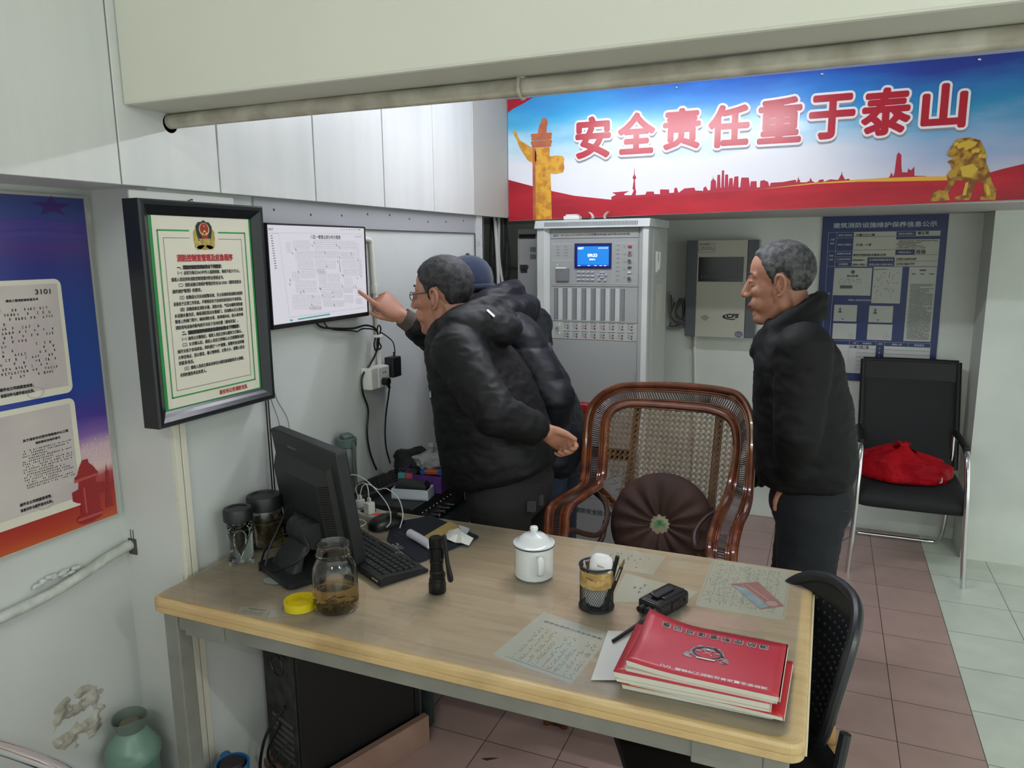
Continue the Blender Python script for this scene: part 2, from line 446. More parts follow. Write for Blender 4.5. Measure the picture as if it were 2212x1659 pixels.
# ================================================================ LEFT WALL
M_white = P('print_white', 'dfe0da', rough=.5)
M_ink = P('print_ink', '26272a', rough=.6)
M_inkg = P('print_ink_grey', '77777a', rough=.6)
M_inkr = P('print_ink_red', 'a3222c', rough=.5)
M_black = P('black_plastic', '141517', rough=.42, bump=.08, bscale=400)
M_blackr = P('black_rubber', '101113', rough=.6)
M_cable = P('black_cable', '0f1012', rough=.5)
M_whitep = P('white_plastic', 'dcdcd8', rough=.38)
M_chrome = P('chrome', 'd9dadc', rough=.12, metal=1)

def ramp_mat(name, stops, axis='Z', lo=0, hi=1, rough=.4, noise_amt=.0, nscale=4, spec=.5):
    """printed colour bands along one axis of the object"""
    m = P(name, stops[0][1], rough=rough, spec=spec); nt, b, N, L = nodes_of(m)
    tc = N('ShaderNodeTexCoord'); sp = N('ShaderNodeSeparateXYZ'); mr = N('ShaderNodeMapRange')
    mr.inputs[1].default_value = lo; mr.inputs[2].default_value = hi
    L(tc.outputs['Object'], sp.inputs[0]); L(sp.outputs[axis], mr.inputs[0])
    src = mr.outputs[0]
    if noise_amt:
        n = N('ShaderNodeTexNoise'); n.inputs['Scale'].default_value = nscale; n.inputs['Detail'].default_value = 5
        L(tc.outputs['Object'], n.inputs['Vector'])
        a = N('ShaderNodeMath'); a.operation = 'MULTIPLY_ADD'; a.inputs[1].default_value = noise_amt; L(n.outputs[0], a.inputs[0]); L(mr.outputs[0], a.inputs[2])
        s = N('ShaderNodeMath'); s.operation = 'SUBTRACT'; s.inputs[1].default_value = noise_amt / 2; L(a.outputs[0], s.inputs[0]); src = s.outputs[0]
    r = N('ShaderNodeValToRGB'); cr = r.color_ramp
    while len(cr.elements) < len(stops): cr.elements.new(.5)
    for e, (p, c) in zip(cr.elements, stops): e.position = p; e.color = lin(c)
    L(src, r.inputs[0]); L(r.outputs[0], b.inputs['Base Color'])
    return m

# ---- big fire-safety poster board
po = thing('poster_board', 'large blue and red fire safety poster with white document panels on the left wall', 'poster', (-1.645, .75, .893))
bm = NB(); slab(bm, (-1.6445, .22, .893), (-1.631, 1.279, 1.683)); obj('board', bm, P('board_edge', 'a9a7a0', rough=.5), po, world=True)
bm = NB(); k = 0
rect(bm, .23, .899, 1.2725, 1.677, ML(-1.6305))
obj('printed_sheet', bm, ramp_mat('poster_print', [(0, 'b4552c'), (.035, 'a83a2c'), (.1, '97282c'), (.14, 'a8444a'), (.17, 'd0b5b6'), (.24, 'c7a9b4'), (.28, '7c5aa0'), (.34, '40308a'), (.44, '20408e'), (.66, '213e86'), (.80, '33387e'), (.86, '4a3a7e'), (.93, '3a4684'), (1, '37437c')], 'Z', 0.006, .784, rough=.3, noise_amt=.05), po, world=True)
W1, W2, W3 = ML(-1.6298), ML(-1.6292), ML(-1.6286)
bm = NB()
pts = []
for i in range(10): pts.append((1.192 + .047 * (1 if i % 2 == 0 else .42) * math.sin(2 * PI * i / 10) * 1.05, 1.655 + .024 * (1 if i % 2 == 0 else .42) * math.cos(2 * PI * i / 10)))
face(bm, pts, W1); obj('star_print', bm, P('print_purple', '40296c', rough=.35), po, world=True)
bm = NB()
for z0, r in ((1.60, .02), (1.575, .012)):
    a = [(.24 + 1.03 * i / 24, z0 - .025 * math.sin(PI * i / 24 * 1.4 + .4) + .004 * math.sin(i)) for i in range(25)]
    face(bm, a + [(y, z - r) for y, z in a[::-1]], W1)
obj('ribbon_print', bm, P('print_violet', '4b3f8c', rough=.35), po, world=True)
bm = NB()
for z0, z1 in ((1.229, 1.494), (.954, 1.216)): face(bm, rrect(1.191 - .36, z1 - z0, .016, cx=(1.191 + .36) / 2, cy=(z0 + z1) / 2), W1)
obj('document_panel', bm, P('panel_cream', 'd6d2c4', rough=.4), po, world=True)
bm = NB(); rect(bm, .45, 1.246, 1.181, 1.483, W2); rect(bm, .45, .975, 1.178, 1.203, W2)
obj('document_print', bm, P('faded_lilac_print', 'b6a8ac', rough=.45, var='c3bcb8', vscale=5), po, world=True)
bm = NB()
text_into(bm, '3101', 1.127, 1.461, .036, .011, W3, bold=.0004)
text_into(bm, '建设工程消防验收意见书', 1.06, 1.448, .072, .0055, W3, bold=.0003)
scribble(bm, .80, 1.28, 1.165, 1.435, 16, W3, seed=3, fill=.45, t=.0006)
text_into(bm, '关于淮安市农贸市场物流中心工程', 1.058, 1.138, .108, .0062, W3, bold=.0004)
text_into(bm, '消防验收合格的意见', 1.085, 1.127, .06, .0058, W3, bold=.0003)
scribble(bm, 1.05, 1.03, 1.172, 1.12, 15, W3, seed=5, fill=.8, t=.0005)
for s, z in (('原件在公司档案室保管，', .996), ('该复印件与原件核对无异。', .983)):
    text_into(bm, s, 1.033, z, .075, .0075, W3, bold=.0004); text_into(bm, s, 1.033 - .01, z + .262, .075, .0075, W3, bold=.0004)
obj('document_text', bm, M_ink, po, world=True)
bm = NB()
for c in ((1.10, 1.243), (1.09, .985)):
    a = circ(c[0], c[1], .019, 28, .012)
    for i in range(28): line(bm, *a[i], *a[(i + 1) % 28], .0009, W3)
obj('seal_print', bm, P('seal_mauve', '9a7f86', rough=.5), po, world=True)
bm = NB()
face(bm, [(1.192, 1.061), (1.207, 1.061), (1.208, 1.051), (1.219, 1.04), (1.227, 1.026), (1.231, 1.022), (1.23, 1.014), (1.223, 1.011), (1.2215, .995), (1.241, .993), (1.253, .985), (1.253, .975), (1.243, .967), (1.226, .968), (1.226, .93), (1.234, .921), (1.229, .910), (1.205, .904), (1.180, .904), (1.164, .911), (1.163, .923), (1.176, .93), (1.176, .958), (1.168, .961), (1.157, .969), (1.157, .990), (1.174, .994), (1.1765, 1.01), (1.167, 1.017), (1.168, 1.024), (1.175, 1.028), (1.182, 1.045)], W3)
obj('hydrant_print', bm, P('hydrant_red', '8e2528', rough=.3), po, world=True)
bm = NB(); W4 = ML(-1.6281); face(bm, [(1.166, 1.018), (1.229, 1.02), (1.229, 1.014), (1.166, 1.011)], W4); face(bm, [(1.164, .922), (1.232, .921), (1.231, .915), (1.164, .915)], W4); face(bm, [(1.186, .994), (1.191, .994), (1.191, .93), (1.186, .93)], W4)
obj('hydrant_band', bm, P('hydrant_light_red', 'b04a48', rough=.3), po, world=True)
bm = NB(); face(bm, [(1.2545, 1.04), (1.2565, 1.02), (1.26, 1.015), (1.257, .982), (1.263, .925), (1.240, .925), (1.252, .982), (1.250, 1.015), (1.2535, 1.02)], W2)
obj('tower_print', bm, P('tower_red', '8a2a2a', rough=.3), po, world=True)
bm = NB(); rnd = random.Random(2)
for i in range(150):
    a = 1.195 + rnd.random() * .075; b = 1.045 + rnd.gauss(.022, .016); r = .0006 + .0014 * rnd.random(); face(bm, circ(a, b, r, 5), ML(-1.6295 + i * 2e-6))
obj('sparkle_print', bm, P('sparkle_pale', 'd9c3c8', rough=.3), po, world=True)

# ---- framed green notice
ce = thing('framed_notice', 'black framed green and white fire control room rules notice hanging on the left wall', 'framed notice', (-1.455, 1.415, 1.15))
y0, y1, z0, z1 = 1.217, 1.609, 1.151, 1.668
prof = [(0, 0), (.034, 0), (.034, .034), (.029, .037), (.022, .043), (.012, .049), (.004, .050), (0, .046)]
bm = NB()
for (a, b, c, d, M) in ((y0, y1, z0, 1, None),):
    cor = [(y0, z0), (y1, z0), (y1, z1), (y0, z1)]; ins = [(1, 1), (-1, 1), (-1, -1), (1, -1)]
    rings = [[bm.verts.new((-1.44 + h, cy + iy * w, cz + iz * w)) for w, h in prof] for (cy, cz), (iy, iz) in zip(cor, ins)]
    for i in range(4):
        A, B = rings[i], rings[(i + 1) % 4]
        for j in range(len(prof)):
            k = (j + 1) % len(prof); bm.faces.new((A[j], A[k], B[k], B[j]))
obj('frame', bm, P('black_lacquer', '1b1e22', rough=.28), ce, world=True)
bm = NB(); slab(bm, (-1.445, y0 + .01, z0 + .01), (-1.412, y1 - .01, z1 - .01)); obj('backing', bm, M_blackr, ce, world=True)
bm = NB(); rect(bm, 1.25, 1.175, 1.58, 1.646, ML(-1.4085)); obj('green_border', bm, P('notice_green', '2f8f4a', rough=.3), ce, world=True)
N1, N2, N3 = ML(-1.4077), ML(-1.4069), ML(-1.4062)
bm = NB(); rect(bm, 1.261, 1.188, 1.568, 1.635, N1); obj('notice_sheet', bm, P('notice_cream', 'd3cfc0', rough=.3), ce, world=True)
bm = NB()
for x in ((1.273, 1.601, 1.367, 1.601), (1.459, 1.598, 1.553, 1.598), (1.2745, 1.601, 1.2745, 1.212), (1.5515, 1.599, 1.5515, 1.212), (1.273, 1.213, 1.553, 1.213)): line(bm, *x, .0034, N2)
obj('green_rule', bm, P('notice_green', '2f8f4a'), ce, world=True)
bm = NB()
for x in ((1.289, 1.584, 1.367, 1.584), (1.459, 1.582, 1.538, 1.582), (1.2895, 1.584, 1.2895, 1.228), (1.5375, 1.582, 1.5375, 1.228), (1.289, 1.228, 1.538, 1.228)): line(bm, *x, .0009, N2)
L_ = [(1.511, 1, 1.322, 1.462, '一、消防控制室管理应符合下列要求：'), (1.498, 0, 1.322, 1.524, '（一）应实行每日24小时专人值班制度，每班不应少于2人，'), (1.4835, 0, 1.302, 1.466, '值班人员应持有消防控制室操作职业资格证书。'),
 (1.470, 0, 1.322, 1.526, '（二）消防设施日常维护管理应符合GB 25201《建筑消防设'), (1.456, 0, 1.302, 1.39, '施的维护管理》的要求。'), (1.4405, 0, 1.322, 1.527, '（三）应确保火灾自动报警系统、灭火系统和其他联动控制'),
 (1.4265, 0, 1.302, 1.524, '设备处于正常工作状态，不得将应处于自动状态的设在手动状态。'), (1.4125, 0, 1.32, 1.525, '（四）应确保高位消防水箱、消防水池、气压水罐等消防储'), (1.399, 0, 1.302, 1.525, '水设施水量充足，确保消防泵出水管阀门、自动喷水灭火系统'),
 (1.385, 0, 1.302, 1.525, '管道上的阀门常开；确保消防水泵、防排烟风机、防火卷帘等'), (1.371, 0, 1.302, 1.505, '消防用电设备的配电柜开关处于自动位置（通电状态）。'), (1.3565, 1, 1.32, 1.508, '二、消防控制室的值班应急程序应符合下列要求：'),
 (1.3425, 0, 1.318, 1.516, '（一）接到火灾警报后，值班人员应立即以最快方式确认。'), (1.329, 0, 1.318, 1.522, '（二）火灾确认后，值班人员应立即确认火灾报警联动控'), (1.3145, 0, 1.302, 1.521, '制开关处于自动状态，同时拨打“119”报警，报警时应说明着'),
 (1.3005, 0, 1.302, 1.520, '火单位地点、起火部位、着火物种类、火势大小、报警人姓名'), (1.2865, 0, 1.302, 1.348, '和联系电话。'), (1.272, 0, 1.318, 1.516, '（三）值班人员应立即启动单位内部应急疏散和灭火预案，'), (1.258, 0, 1.303, 1.385, '并同时报告单位负责人。')]
for z, b, a, e, s in L_: text_into(bm, s, a, z, e - a, .0092, N2, bold=.00085 if b else .0003)
obj('notice_text', bm, M_ink, ce, world=True)
bm = NB(); text_into(bm, '消防控制室管理及应急程序', 1.324, 1.529, .178, .0165, N2, bold=.0008); obj('notice_heading', bm, M_inkr, ce, world=True)
bm = NB(); text_into(bm, '淮安市公安消防支队', 1.421, 1.1945, .1, .0115, N2, bold=.0004); obj('notice_signature', bm, M_inkr, ce, world=True)
# police badge print
bm = NB()
for s in (-1, 1): face(bm, [(1.413 + s * a, b) for a, b in ((0, 1.566), (.012, 1.558), (.024, 1.556), (.031, 1.562), (.034, 1.585), (.033, 1.600), (.026, 1.606), (.018, 1.575), (0, 1.571))][::s], N2)
face(bm, circ(1.413, 1.562, .026, 24, .006), N2)
face(bm, [(1.413 - .02, 1.583), (1.413 + .02, 1.583), (1.413, 1.562)], N3)
obj('badge_wreath', bm, P('badge_gold', 'b7a255', rough=.4, var='8d7a35', vscale=90), ce, world=True)
bm = NB(); face(bm, [(1.413 + a, b) for a, b in ((0, 1.627), (.009, 1.622), (.017, 1.622), (.0255, 1.612), (.025, 1.60), (.022, 1.588), (.018, 1.577), (.012, 1.58), (.006, 1.577), (0, 1.581), (-.006, 1.577), (-.012, 1.58), (-.018, 1.577), (-.022, 1.588), (-.025, 1.60), (-.0255, 1.612), (-.017, 1.622), (-.009, 1.622))], ML(-1.4064)); obj('badge_shield', bm, P('badge_black', '1d1f20', rough=.4), ce, world=True)
bm = NB(); face(bm, circ(1.413, 1.605, .0165, 24, .0155), ML(-1.4059)); obj('badge_ring', bm, P('badge_cream', 'd0b27a', rough=.4), ce, world=True)
bm = NB(); face(bm, circ(1.413, 1.606, .0135, 24, .0135), ML(-1.4056)); face(bm, [(1.4, 1.591), (1.426, 1.591), (1.42, 1.583), (1.406, 1.583)], ML(-1.4056)); obj('badge_disc', bm, P('badge_red', '8d2420', rough=.4), ce, world=True)
bm = NB(); rect(bm, 1.406, 1.5945, 1.420, 1.598, ML(-1.4053)); face(bm, circ(1.413, 1.599, .004, 12), ML(-1.4053)); face(bm, circ(1.413, 1.613, .0022, 5), ML(-1.4053)); obj('badge_gate', bm, P('badge_gold2', 'cfa94a', rough=.4), ce, world=True)
bm = NB(); ell(bm, (-1.437, 1.412, 1.672), (.006, .006, .006), n=10); tube(bm, [(-1.455, 1.412, 1.675), (-1.437, 1.412, 1.672)], .0025, 6); obj('hanging_hook', bm, P('steel', '8a8b8c', rough=.3, metal=1), ce, world=True, smooth=True)
# white sign plate hidden mostly behind the notice
bm = NB(); slab(bm, (-1.4545, 1.245, 1.40), (-1.4475, 1.565, 1.69), bev=.002); tag(obj('white_plate', bm, P('white_gloss_plate', 'd8d8d4', rough=.3)), 'white plate on the wall mostly hidden behind the framed green notice', 'plate')

# ---- wall monitor with the floor plan
tv = thing('wall_monitor', 'thin black wall monitor showing a white floor plan', 'monitor', (-1.455, 1.88, 1.337))
bm = NB(); slab(bm, (-1.442, 1.645, 1.335), (-1.4185, 2.121, 1.628), bev=.003); obj('monitor_casing', bm, M_black, tv, world=True)
bm = NB(); slab(bm, (-1.4555, 1.78, 1.42), (-1.441, 1.98, 1.55)); obj('wall_bracket', bm, M_black, tv, world=True)
bm = NB(); slab(bm, (-1.4186, 1.646, 1.336), (-1.415, 2.12, 1.349), bev=.001); slab(bm, (-1.4186, 1.646, 1.6225), (-1.416, 2.12, 1.627)); slab(bm, (-1.4186, 2.1135, 1.336), (-1.416, 2.12, 1.627)); slab(bm, (-1.4186, 1.646, 1.336), (-1.416, 1.650, 1.627)); obj('bezel', bm, M_black, tv, world=True)
bm = NB(); rect(bm, 1.65, 1.349, 2.1135, 1.6225, ML(-1.4175)); obj('screen', bm, P('screen_white', '111111', rough=.25, emit=.74, ecol='eeecf6'), tv, world=True)
S1, S2 = ML(-1.4169), ML(-1.4163)
def tvp(px, py):
    u = (px - 110) / (1480 - 110); top = 165 + 50 * u; bot = 1540 - 175 * u
    uu = u * 1.0 + .10 * u * (u - 1) * -1 * .35
    return 1.65 + .4635 * uu, 1.6225 - .2735 * (py - top) / (bot - top)
bm = NB()
def tl(x0, y0_, x1, y1_, t=.0007): line(bm, *tvp(x0, y0_), *tvp(x1, y1_), t, S1)
rnd = random.Random(11)
blocks = [(405, 630, 385, 495, 9), (680, 1045, 375, 490, 15), (1060, 1320, 390, 500, 11), (430, 660, 520, 635, 10), (680, 825, 515, 625, 7), (840, 1045, 525, 620, 9), (1065, 1310, 535, 630, 11), (450, 665, 655, 765, 9), (690, 845, 650, 770, 7), (855, 985, 655, 760, 5), (1085, 1310, 650, 750, 10), (470, 680, 780, 890, 8), (730, 840, 800, 960, 5), (860, 1040, 840, 950, 8), (1100, 1320, 770, 860, 10), (410, 690, 935, 1090, 11), (735, 1070, 970, 1080, 14), (1110, 1240, 890, 1010, 5), (360, 735, 1130, 1320, 12), (755, 900, 1100, 1195, 7), (920, 1070, 1085, 1170, 7), (1085, 1240, 1030, 1095, 7), (575, 740, 1295, 1340, 6), (770, 1090, 1210, 1290, 14), (1100, 1240, 1140, 1240, 7), (1310, 1395, 1040, 1140, 4), (1285, 1385, 1180, 1250, 4), (1330, 1375, 420, 860, 2), (320, 375, 400, 540, 2), (370, 460, 810, 920, 4), (700, 820, 775, 835, 6), (1380, 1410, 640, 890, 2)]
for x0, x1, a, b, n in blocks:
    rows = max(2, round((b - a) / 52)); t = .00045
    for j in range(rows + 1): tl(x0, a + (b - a) * j / rows, x1, a + (b - a) * j / rows, t)
    for i in range(n + 1): tl(x0 + (x1 - x0) * i / n, a, x0 + (x1 - x0) * i / n, b, t)
    for i in range(n):
        for j in range(rows):
            cx = x0 + (x1 - x0) * (i + .5) / n; cy = a + (b - a) * (j + .5) / rows
            tl(cx - 4, cy + 6, cx + 5, cy - 7, .0009)
            if rnd.random() < .3: tl(cx + 6, cy, cx + 10, cy + 9, .0009)
for i in range(14): tl(1040 + i * .5, 650 + i * 12, 1050 + i, 655 + i * 12, .0016)
tl(240, 290, 310, 1480, .0006); tl(120, 285, 240, 285, .0006); tl(310, 1440, 1460, 1300, .0005); tl(120, 275, 1460, 290, .0004)
for k in range(14): a, b = tvp(140 + k * 2, 320 + k * 34); rect(bm, a, b, a + .009, b + .0026, S1)
for k in range(8): a, b = tvp(1090 + k * 43, 235); rect(bm, a, b, a + .007, b + .002, S1)
for k in range(5): a, b = tvp(1320 + k * 24, 325 + 12 * (k % 2)); rect(bm, a, b, a + .006, b + .002, S1)
obj('floor_plan', bm, P('screen_ink_grey', '85858d', rough=.4), tv, world=True)
bm = NB()
for (x, y) in ((690, 400), (1020, 440), (660, 440), (1058, 470), (835, 540), (1055, 600), (1245, 560), (1020, 665), (850, 725), (345, 920), (340, 970), (1085, 850), (1100, 865), (735, 1030), (745, 1040), (1080, 1010), (1290, 1000), (1260, 1020), (1300, 1025), (510, 1080), (470, 1090), (925, 1150), (935, 1270), (630, 1145), (610, 1260), (770, 1130), (915, 1095), (440, 490), (395, 545), (455, 800), (1350, 640), (1330, 890)):
    a, b = tvp(x, y); line(bm, a - .003, b + .004 * rnd.random(), a + .002, b - .005, .0017, S1)
a, b = tvp(640, 355); text_into(bm, '八区一楼营业房分布示意图', a, b, .148, .0115, S1, bold=.0003)
a, b = tvp(120, 240); text_into(bm, 'GST', a, b, .02, .006, S1, bold=.0002)
obj('screen_text', bm, P('screen_ink', '3a3a40', rough=.4), tv, world=True)
bm = NB(); a, b = tvp(410, 1480); c, d = tvp(860, 1412); face(bm, [(a, b), (c, d), (c, d + .0045), (a, b + .0045)], S1); a, b = tvp(312, 1495); rect(bm, a, b, a + .011, b + .005, S1); obj('status_bar', bm, P('screen_teal', '58a3a0', emit=.15, ecol='58a3a0'), tv, world=True)
a, b = tvp(1385, 245); bm = NB(); rect(bm, a, b, a + .013, b + .005, S1); obj('status_badge', bm, P('screen_green', '69d060', emit=.35, ecol='69d060'), tv, world=True)
bm = NB(); text_into(bm, 'GST', 1.92, 1.34, .012, .005, ML(-1.4146)); obj('maker_mark', bm, P('dark_grey_mark', '55585c'), tv, world=True)

# ---- conduit, socket, adapter and cables
cd = thing('wall_conduit', 'thin white conduit running from behind the wall monitor down to the socket', 'conduit', (-1.455, 2.2, 1.15))
bm = NB(); tube(bm, smooth_path([(-1.446, 2.10, 1.588), (-1.446, 2.17, 1.589), (-1.446, 2.193, 1.58), (-1.446, 2.197, 1.55), (-1.446, 2.203, 1.43), (-1.446, 2.212, 1.3), (-1.446, 2.217, 1.152)], 6), .0085, 10); obj('conduit_tube', bm, M_pvc, cd, world=True, smooth=True)
bm = NB(); tube(bm, [(-1.446, 2.202, 1.435), (-1.446, 2.2035, 1.405)], .0115, 10); tube(bm, [(-1.446, 2.2145, 1.222), (-1.446, 2.215, 1.20)], .0105, 10); obj('conduit_joint', bm, M_pvc, cd, world=True, smooth=True)
so = thing('wall_socket', 'white surface mounted wall socket box below the wall monitor', 'socket', (-1.455, 2.16, 1.08))
bm = NB(); slab(bm, (-1.4552, 2.112, 1.081), (-1.412, 2.222, 1.155), bev=.004); obj('socket_box', bm, M_whitep, so, world=True)
bm = NB(); slab(bm, (-1.4125, 2.152, 1.083), (-1.408, 2.220, 1.153), bev=.002); obj('socket_plate', bm, M_whitep, so, world=True)
bm = NB()
for dy in (-.006, .006): slab(bm, (-1.4083, 2.186 + dy - .0018, 1.130), (-1.4075, 2.186 + dy + .0018, 1.137))
obj('socket_hole', bm, M_blackr, so, world=True)
ad = thing('power_adapter', 'black rectangular power adapter plugged into the right side of the wall socket', 'adapter', (-1.43, 2.26, 1.115))
bm = NB(); slab(bm, (-1.43, 2.222, 1.108), (-1.392, 2.276, 1.180), bev=.004); obj('adapter_body', bm, M_black, ad, world=True)
bm = NB(); tube(bm, smooth_path([(-1.42, 2.186, 1.275), (-1.41, 2.215, 1.256), (-1.405, 2.245, 1.232), (-1.405, 2.255, 1.20), (-1.408, 2.255, 1.178)], 6), .0022, 6); tube(bm, [(-1.408, 2.255, 1.196), (-1.408, 2.255, 1.178)], .0042, 8); obj('adapter_cord', bm, M_cable, ad, world=True, smooth=True)
pg = thing('power_plug', 'black round power plug in the front of the wall socket, cord hanging down', 'plug', (-1.408, 2.17, 1.1))
bm = NB(); cyl(bm, (-1.4085, 2.178, 1.103), (-1.385, 2.178, 1.103), .0135, 14); tube(bm, [(-1.393, 2.178, 1.1), (-1.388, 2.186, 1.078)], [.009, .004], 8); obj('plug_body', bm, M_black, pg, world=True, smooth=True)
bm = NB(); tube(bm, smooth_path([(-1.389, 2.186, 1.08), (-1.405, 2.20, 1.04), (-1.43, 2.222, .98), (-1.438, 2.222, .91), (-1.436, 2.222, .85), (-1.43, 2.235, .79)], 6), .003, 6); obj('plug_cord', bm, M_cable, pg, world=True, smooth=True)
cb = thing('monitor_cable', 'bundle of black monitor cables looped and tied with a white clip below the wall monitor', 'cable', (-1.44, 2.0, 1.3))
for pts, r in (([(-1.44, 1.86, 1.345), (-1.436, 1.88, 1.322), (-1.43, 1.926, 1.312), (-1.432, 2.045, 1.30), (-1.43, 2.117, 1.303), (-1.428, 2.17, 1.288), (-1.425, 2.184, 1.262), (-1.425, 2.184, 1.24), (-1.432, 2.182, 1.208), (-1.44, 2.15, 1.165), (-1.44, 2.098, 1.13), (-1.44, 2.098, 1.075), (-1.44, 2.125, 1.01), (-1.44, 2.112, .935), (-1.44, 2.124, .86), (-1.43, 2.145, .79)], .0035), ([(-1.44, 1.896, 1.345), (-1.436, 1.92, 1.315), (-1.43, 1.96, 1.303), (-1.432, 2.039, 1.293), (-1.43, 2.069, 1.287), (-1.43, 2.10, 1.293), (-1.425, 2.165, 1.283), (-1.422, 2.18, 1.262)], .0025), ([(-1.423, 2.18, 1.255), (-1.42, 2.172, 1.285), (-1.42, 2.183, 1.297), (-1.42, 2.194, 1.285), (-1.42, 2.186, 1.262), (-1.42, 2.18, 1.24), (-1.42, 2.192, 1.222), (-1.42, 2.178, 1.214), (-1.42, 2.166, 1.23), (-1.42, 2.172, 1.258)], .0028), ([(-1.43, 2.176, 1.258), (-1.43, 2.164, 1.235), (-1.43, 2.17, 1.212), (-1.43, 2.182, 1.22), (-1.43, 2.186, 1.25)], .0028)):
    bm = NB(); tube(bm, smooth_path(pts, 6), r, 6); obj('cable_run', bm, M_cable, cb, world=True, smooth=True)
bm = NB(); slab(bm, (-1.433, 2.166, 1.256), (-1.413, 2.193, 1.265), bev=.001); obj('cable_tie', bm, M_whitep, cb, world=True)
cl = thing('thin_cable', 'thin grey and black cables dropping from behind the framed notice to the desk', 'cable', (-1.45, 1.66, 1.1))
for y, dx, m in ((1.632, 0, M_cable), (1.642, 0, M_cable), (1.652, .03, M_inkg), (1.672, .05, M_inkg)):
    bm = NB(); tube(bm, smooth_path([(-1.448, y - .01, 1.30), (-1.448, y, 1.15), (-1.447, y + dx, 1.05), (-1.446, y + dx * .6, .93), (-1.445, y, .78)], 6), .0022 if m is M_cable else .0013, 6); obj('cable_run', bm, m, cl, world=True, smooth=True)
# ================================================================ BACK OF THE ROOM
# ---- safety banner
ba = thing('safety_banner', 'long blue and red safety slogan banner with big red characters above the control cabinet', 'banner', (-.1, 3.36, 1.683))
BQ = [(-1.428, 1.683), (1.3, 1.722), (1.3, 2.2365), (-1.428, 2.234)]
bm = NB(); prism(bm, BQ, .0075, MBk(3.3595)); obj('banner_board', bm, P('banner_edge', 'c9c6c6', rough=.5), ba, world=True)
def banner_sky():
    m = P('banner_sky', 'ffffff', rough=.2, spec=.6); nt, b, N, L = nodes_of(m)
    tc = N('ShaderNodeTexCoord'); sp = N('ShaderNodeSeparateXYZ'); L(tc.outputs['Object'], sp.inputs[0])
    mp = N('ShaderNodeMapping'); mp.inputs['Scale'].default_value = (1.2, 1, 5); mp.inputs['Rotation'].default_value = (0, -.25, 0); L(tc.outputs['Object'], mp.inputs[0])
    n = N('ShaderNodeTexNoise'); n.inputs['Scale'].default_value = 2.2; n.inputs['Detail'].default_value = 6; L(mp.outputs[0], n.inputs['Vector'])
    z = N('ShaderNodeMapRange'); z.inputs[1].default_value = .08; z.inputs[2].default_value = .55; L(sp.outputs['Z'], z.inputs[0])
    a = N('ShaderNodeMath'); a.operation = 'MULTIPLY_ADD'; a.inputs[1].default_value = .42; L(n.outputs[0], a.inputs[0]); L(z.outputs[0], a.inputs[2])
    s = N('ShaderNodeMath'); s.operation = 'SUBTRACT'; s.inputs[1].default_value = .21; L(a.outputs[0], s.inputs[0])
    def rmp(st):
        r = N('ShaderNodeValToRGB'); cr = r.color_ramp
        while len(cr.elements) < len(st): cr.elements.new(.5)
        for e, (p, c) in zip(cr.elements, st): e.position = p; e.color = lin(c)
        L(s.outputs[0], r.inputs[0]); return r
    l = rmp([(0, 'e8e8ee'), (.38, 'e6e9f0'), (.56, 'b5dcee'), (.74, '58b6e0'), (.88, '3aa0d8'), (1, '3f92d0')])
    c = rmp([(0, 'e6e4ea'), (.34, 'e4e6ee'), (.52, 'b4d6ec'), (.66, '46a8e4'), (.82, '2f86d8'), (1, '2a55b8')])
    r = rmp([(0, 'c8c6d2'), (.25, 'a9b2cf'), (.45, '7aa6cc'), (.62, '2f8ab8'), (.8, '2c6fb4'), (.95, '2a3d94')])
    f1 = N('ShaderNodeMapRange'); f1.interpolation_type = 'SMOOTHSTEP'; f1.inputs[1].default_value = -1.1; f1.inputs[2].default_value = -.35; L(sp.outputs['X'], f1.inputs[0])
    f2 = N('ShaderNodeMapRange'); f2.interpolation_type = 'SMOOTHSTEP'; f2.inputs[1].default_value = -.1; f2.inputs[2].default_value = .5; L(sp.outputs['X'], f2.inputs[0])
    m1 = N('ShaderNodeMix'); m1.data_type = 'RGBA'; L(f1.outputs[0], m1.inputs['Factor']); L(l.outputs[0], m1.inputs[6]); L(c.outputs[0], m1.inputs[7])
    m2 = N('ShaderNodeMix'); m2.data_type = 'RGBA'; L(f2.outputs[0], m2.inputs['Factor']); L(m1.outputs[2], m2.inputs[6]); L(r.outputs[0], m2.inputs[7])
    L(m2.outputs[2], b.inputs['Base Color']); return m
bm = NB(); face(bm, BQ, MBk(3.3515)); obj('sky_print', bm, banner_sky(), ba, world=True)
def bl(k): return MBk(3.3515 - .0006 * k)
M_bred = P('banner_red', 'b3202f', rough=.27, var='941826', vscale=2.5, stretch=(1, 1, 6))
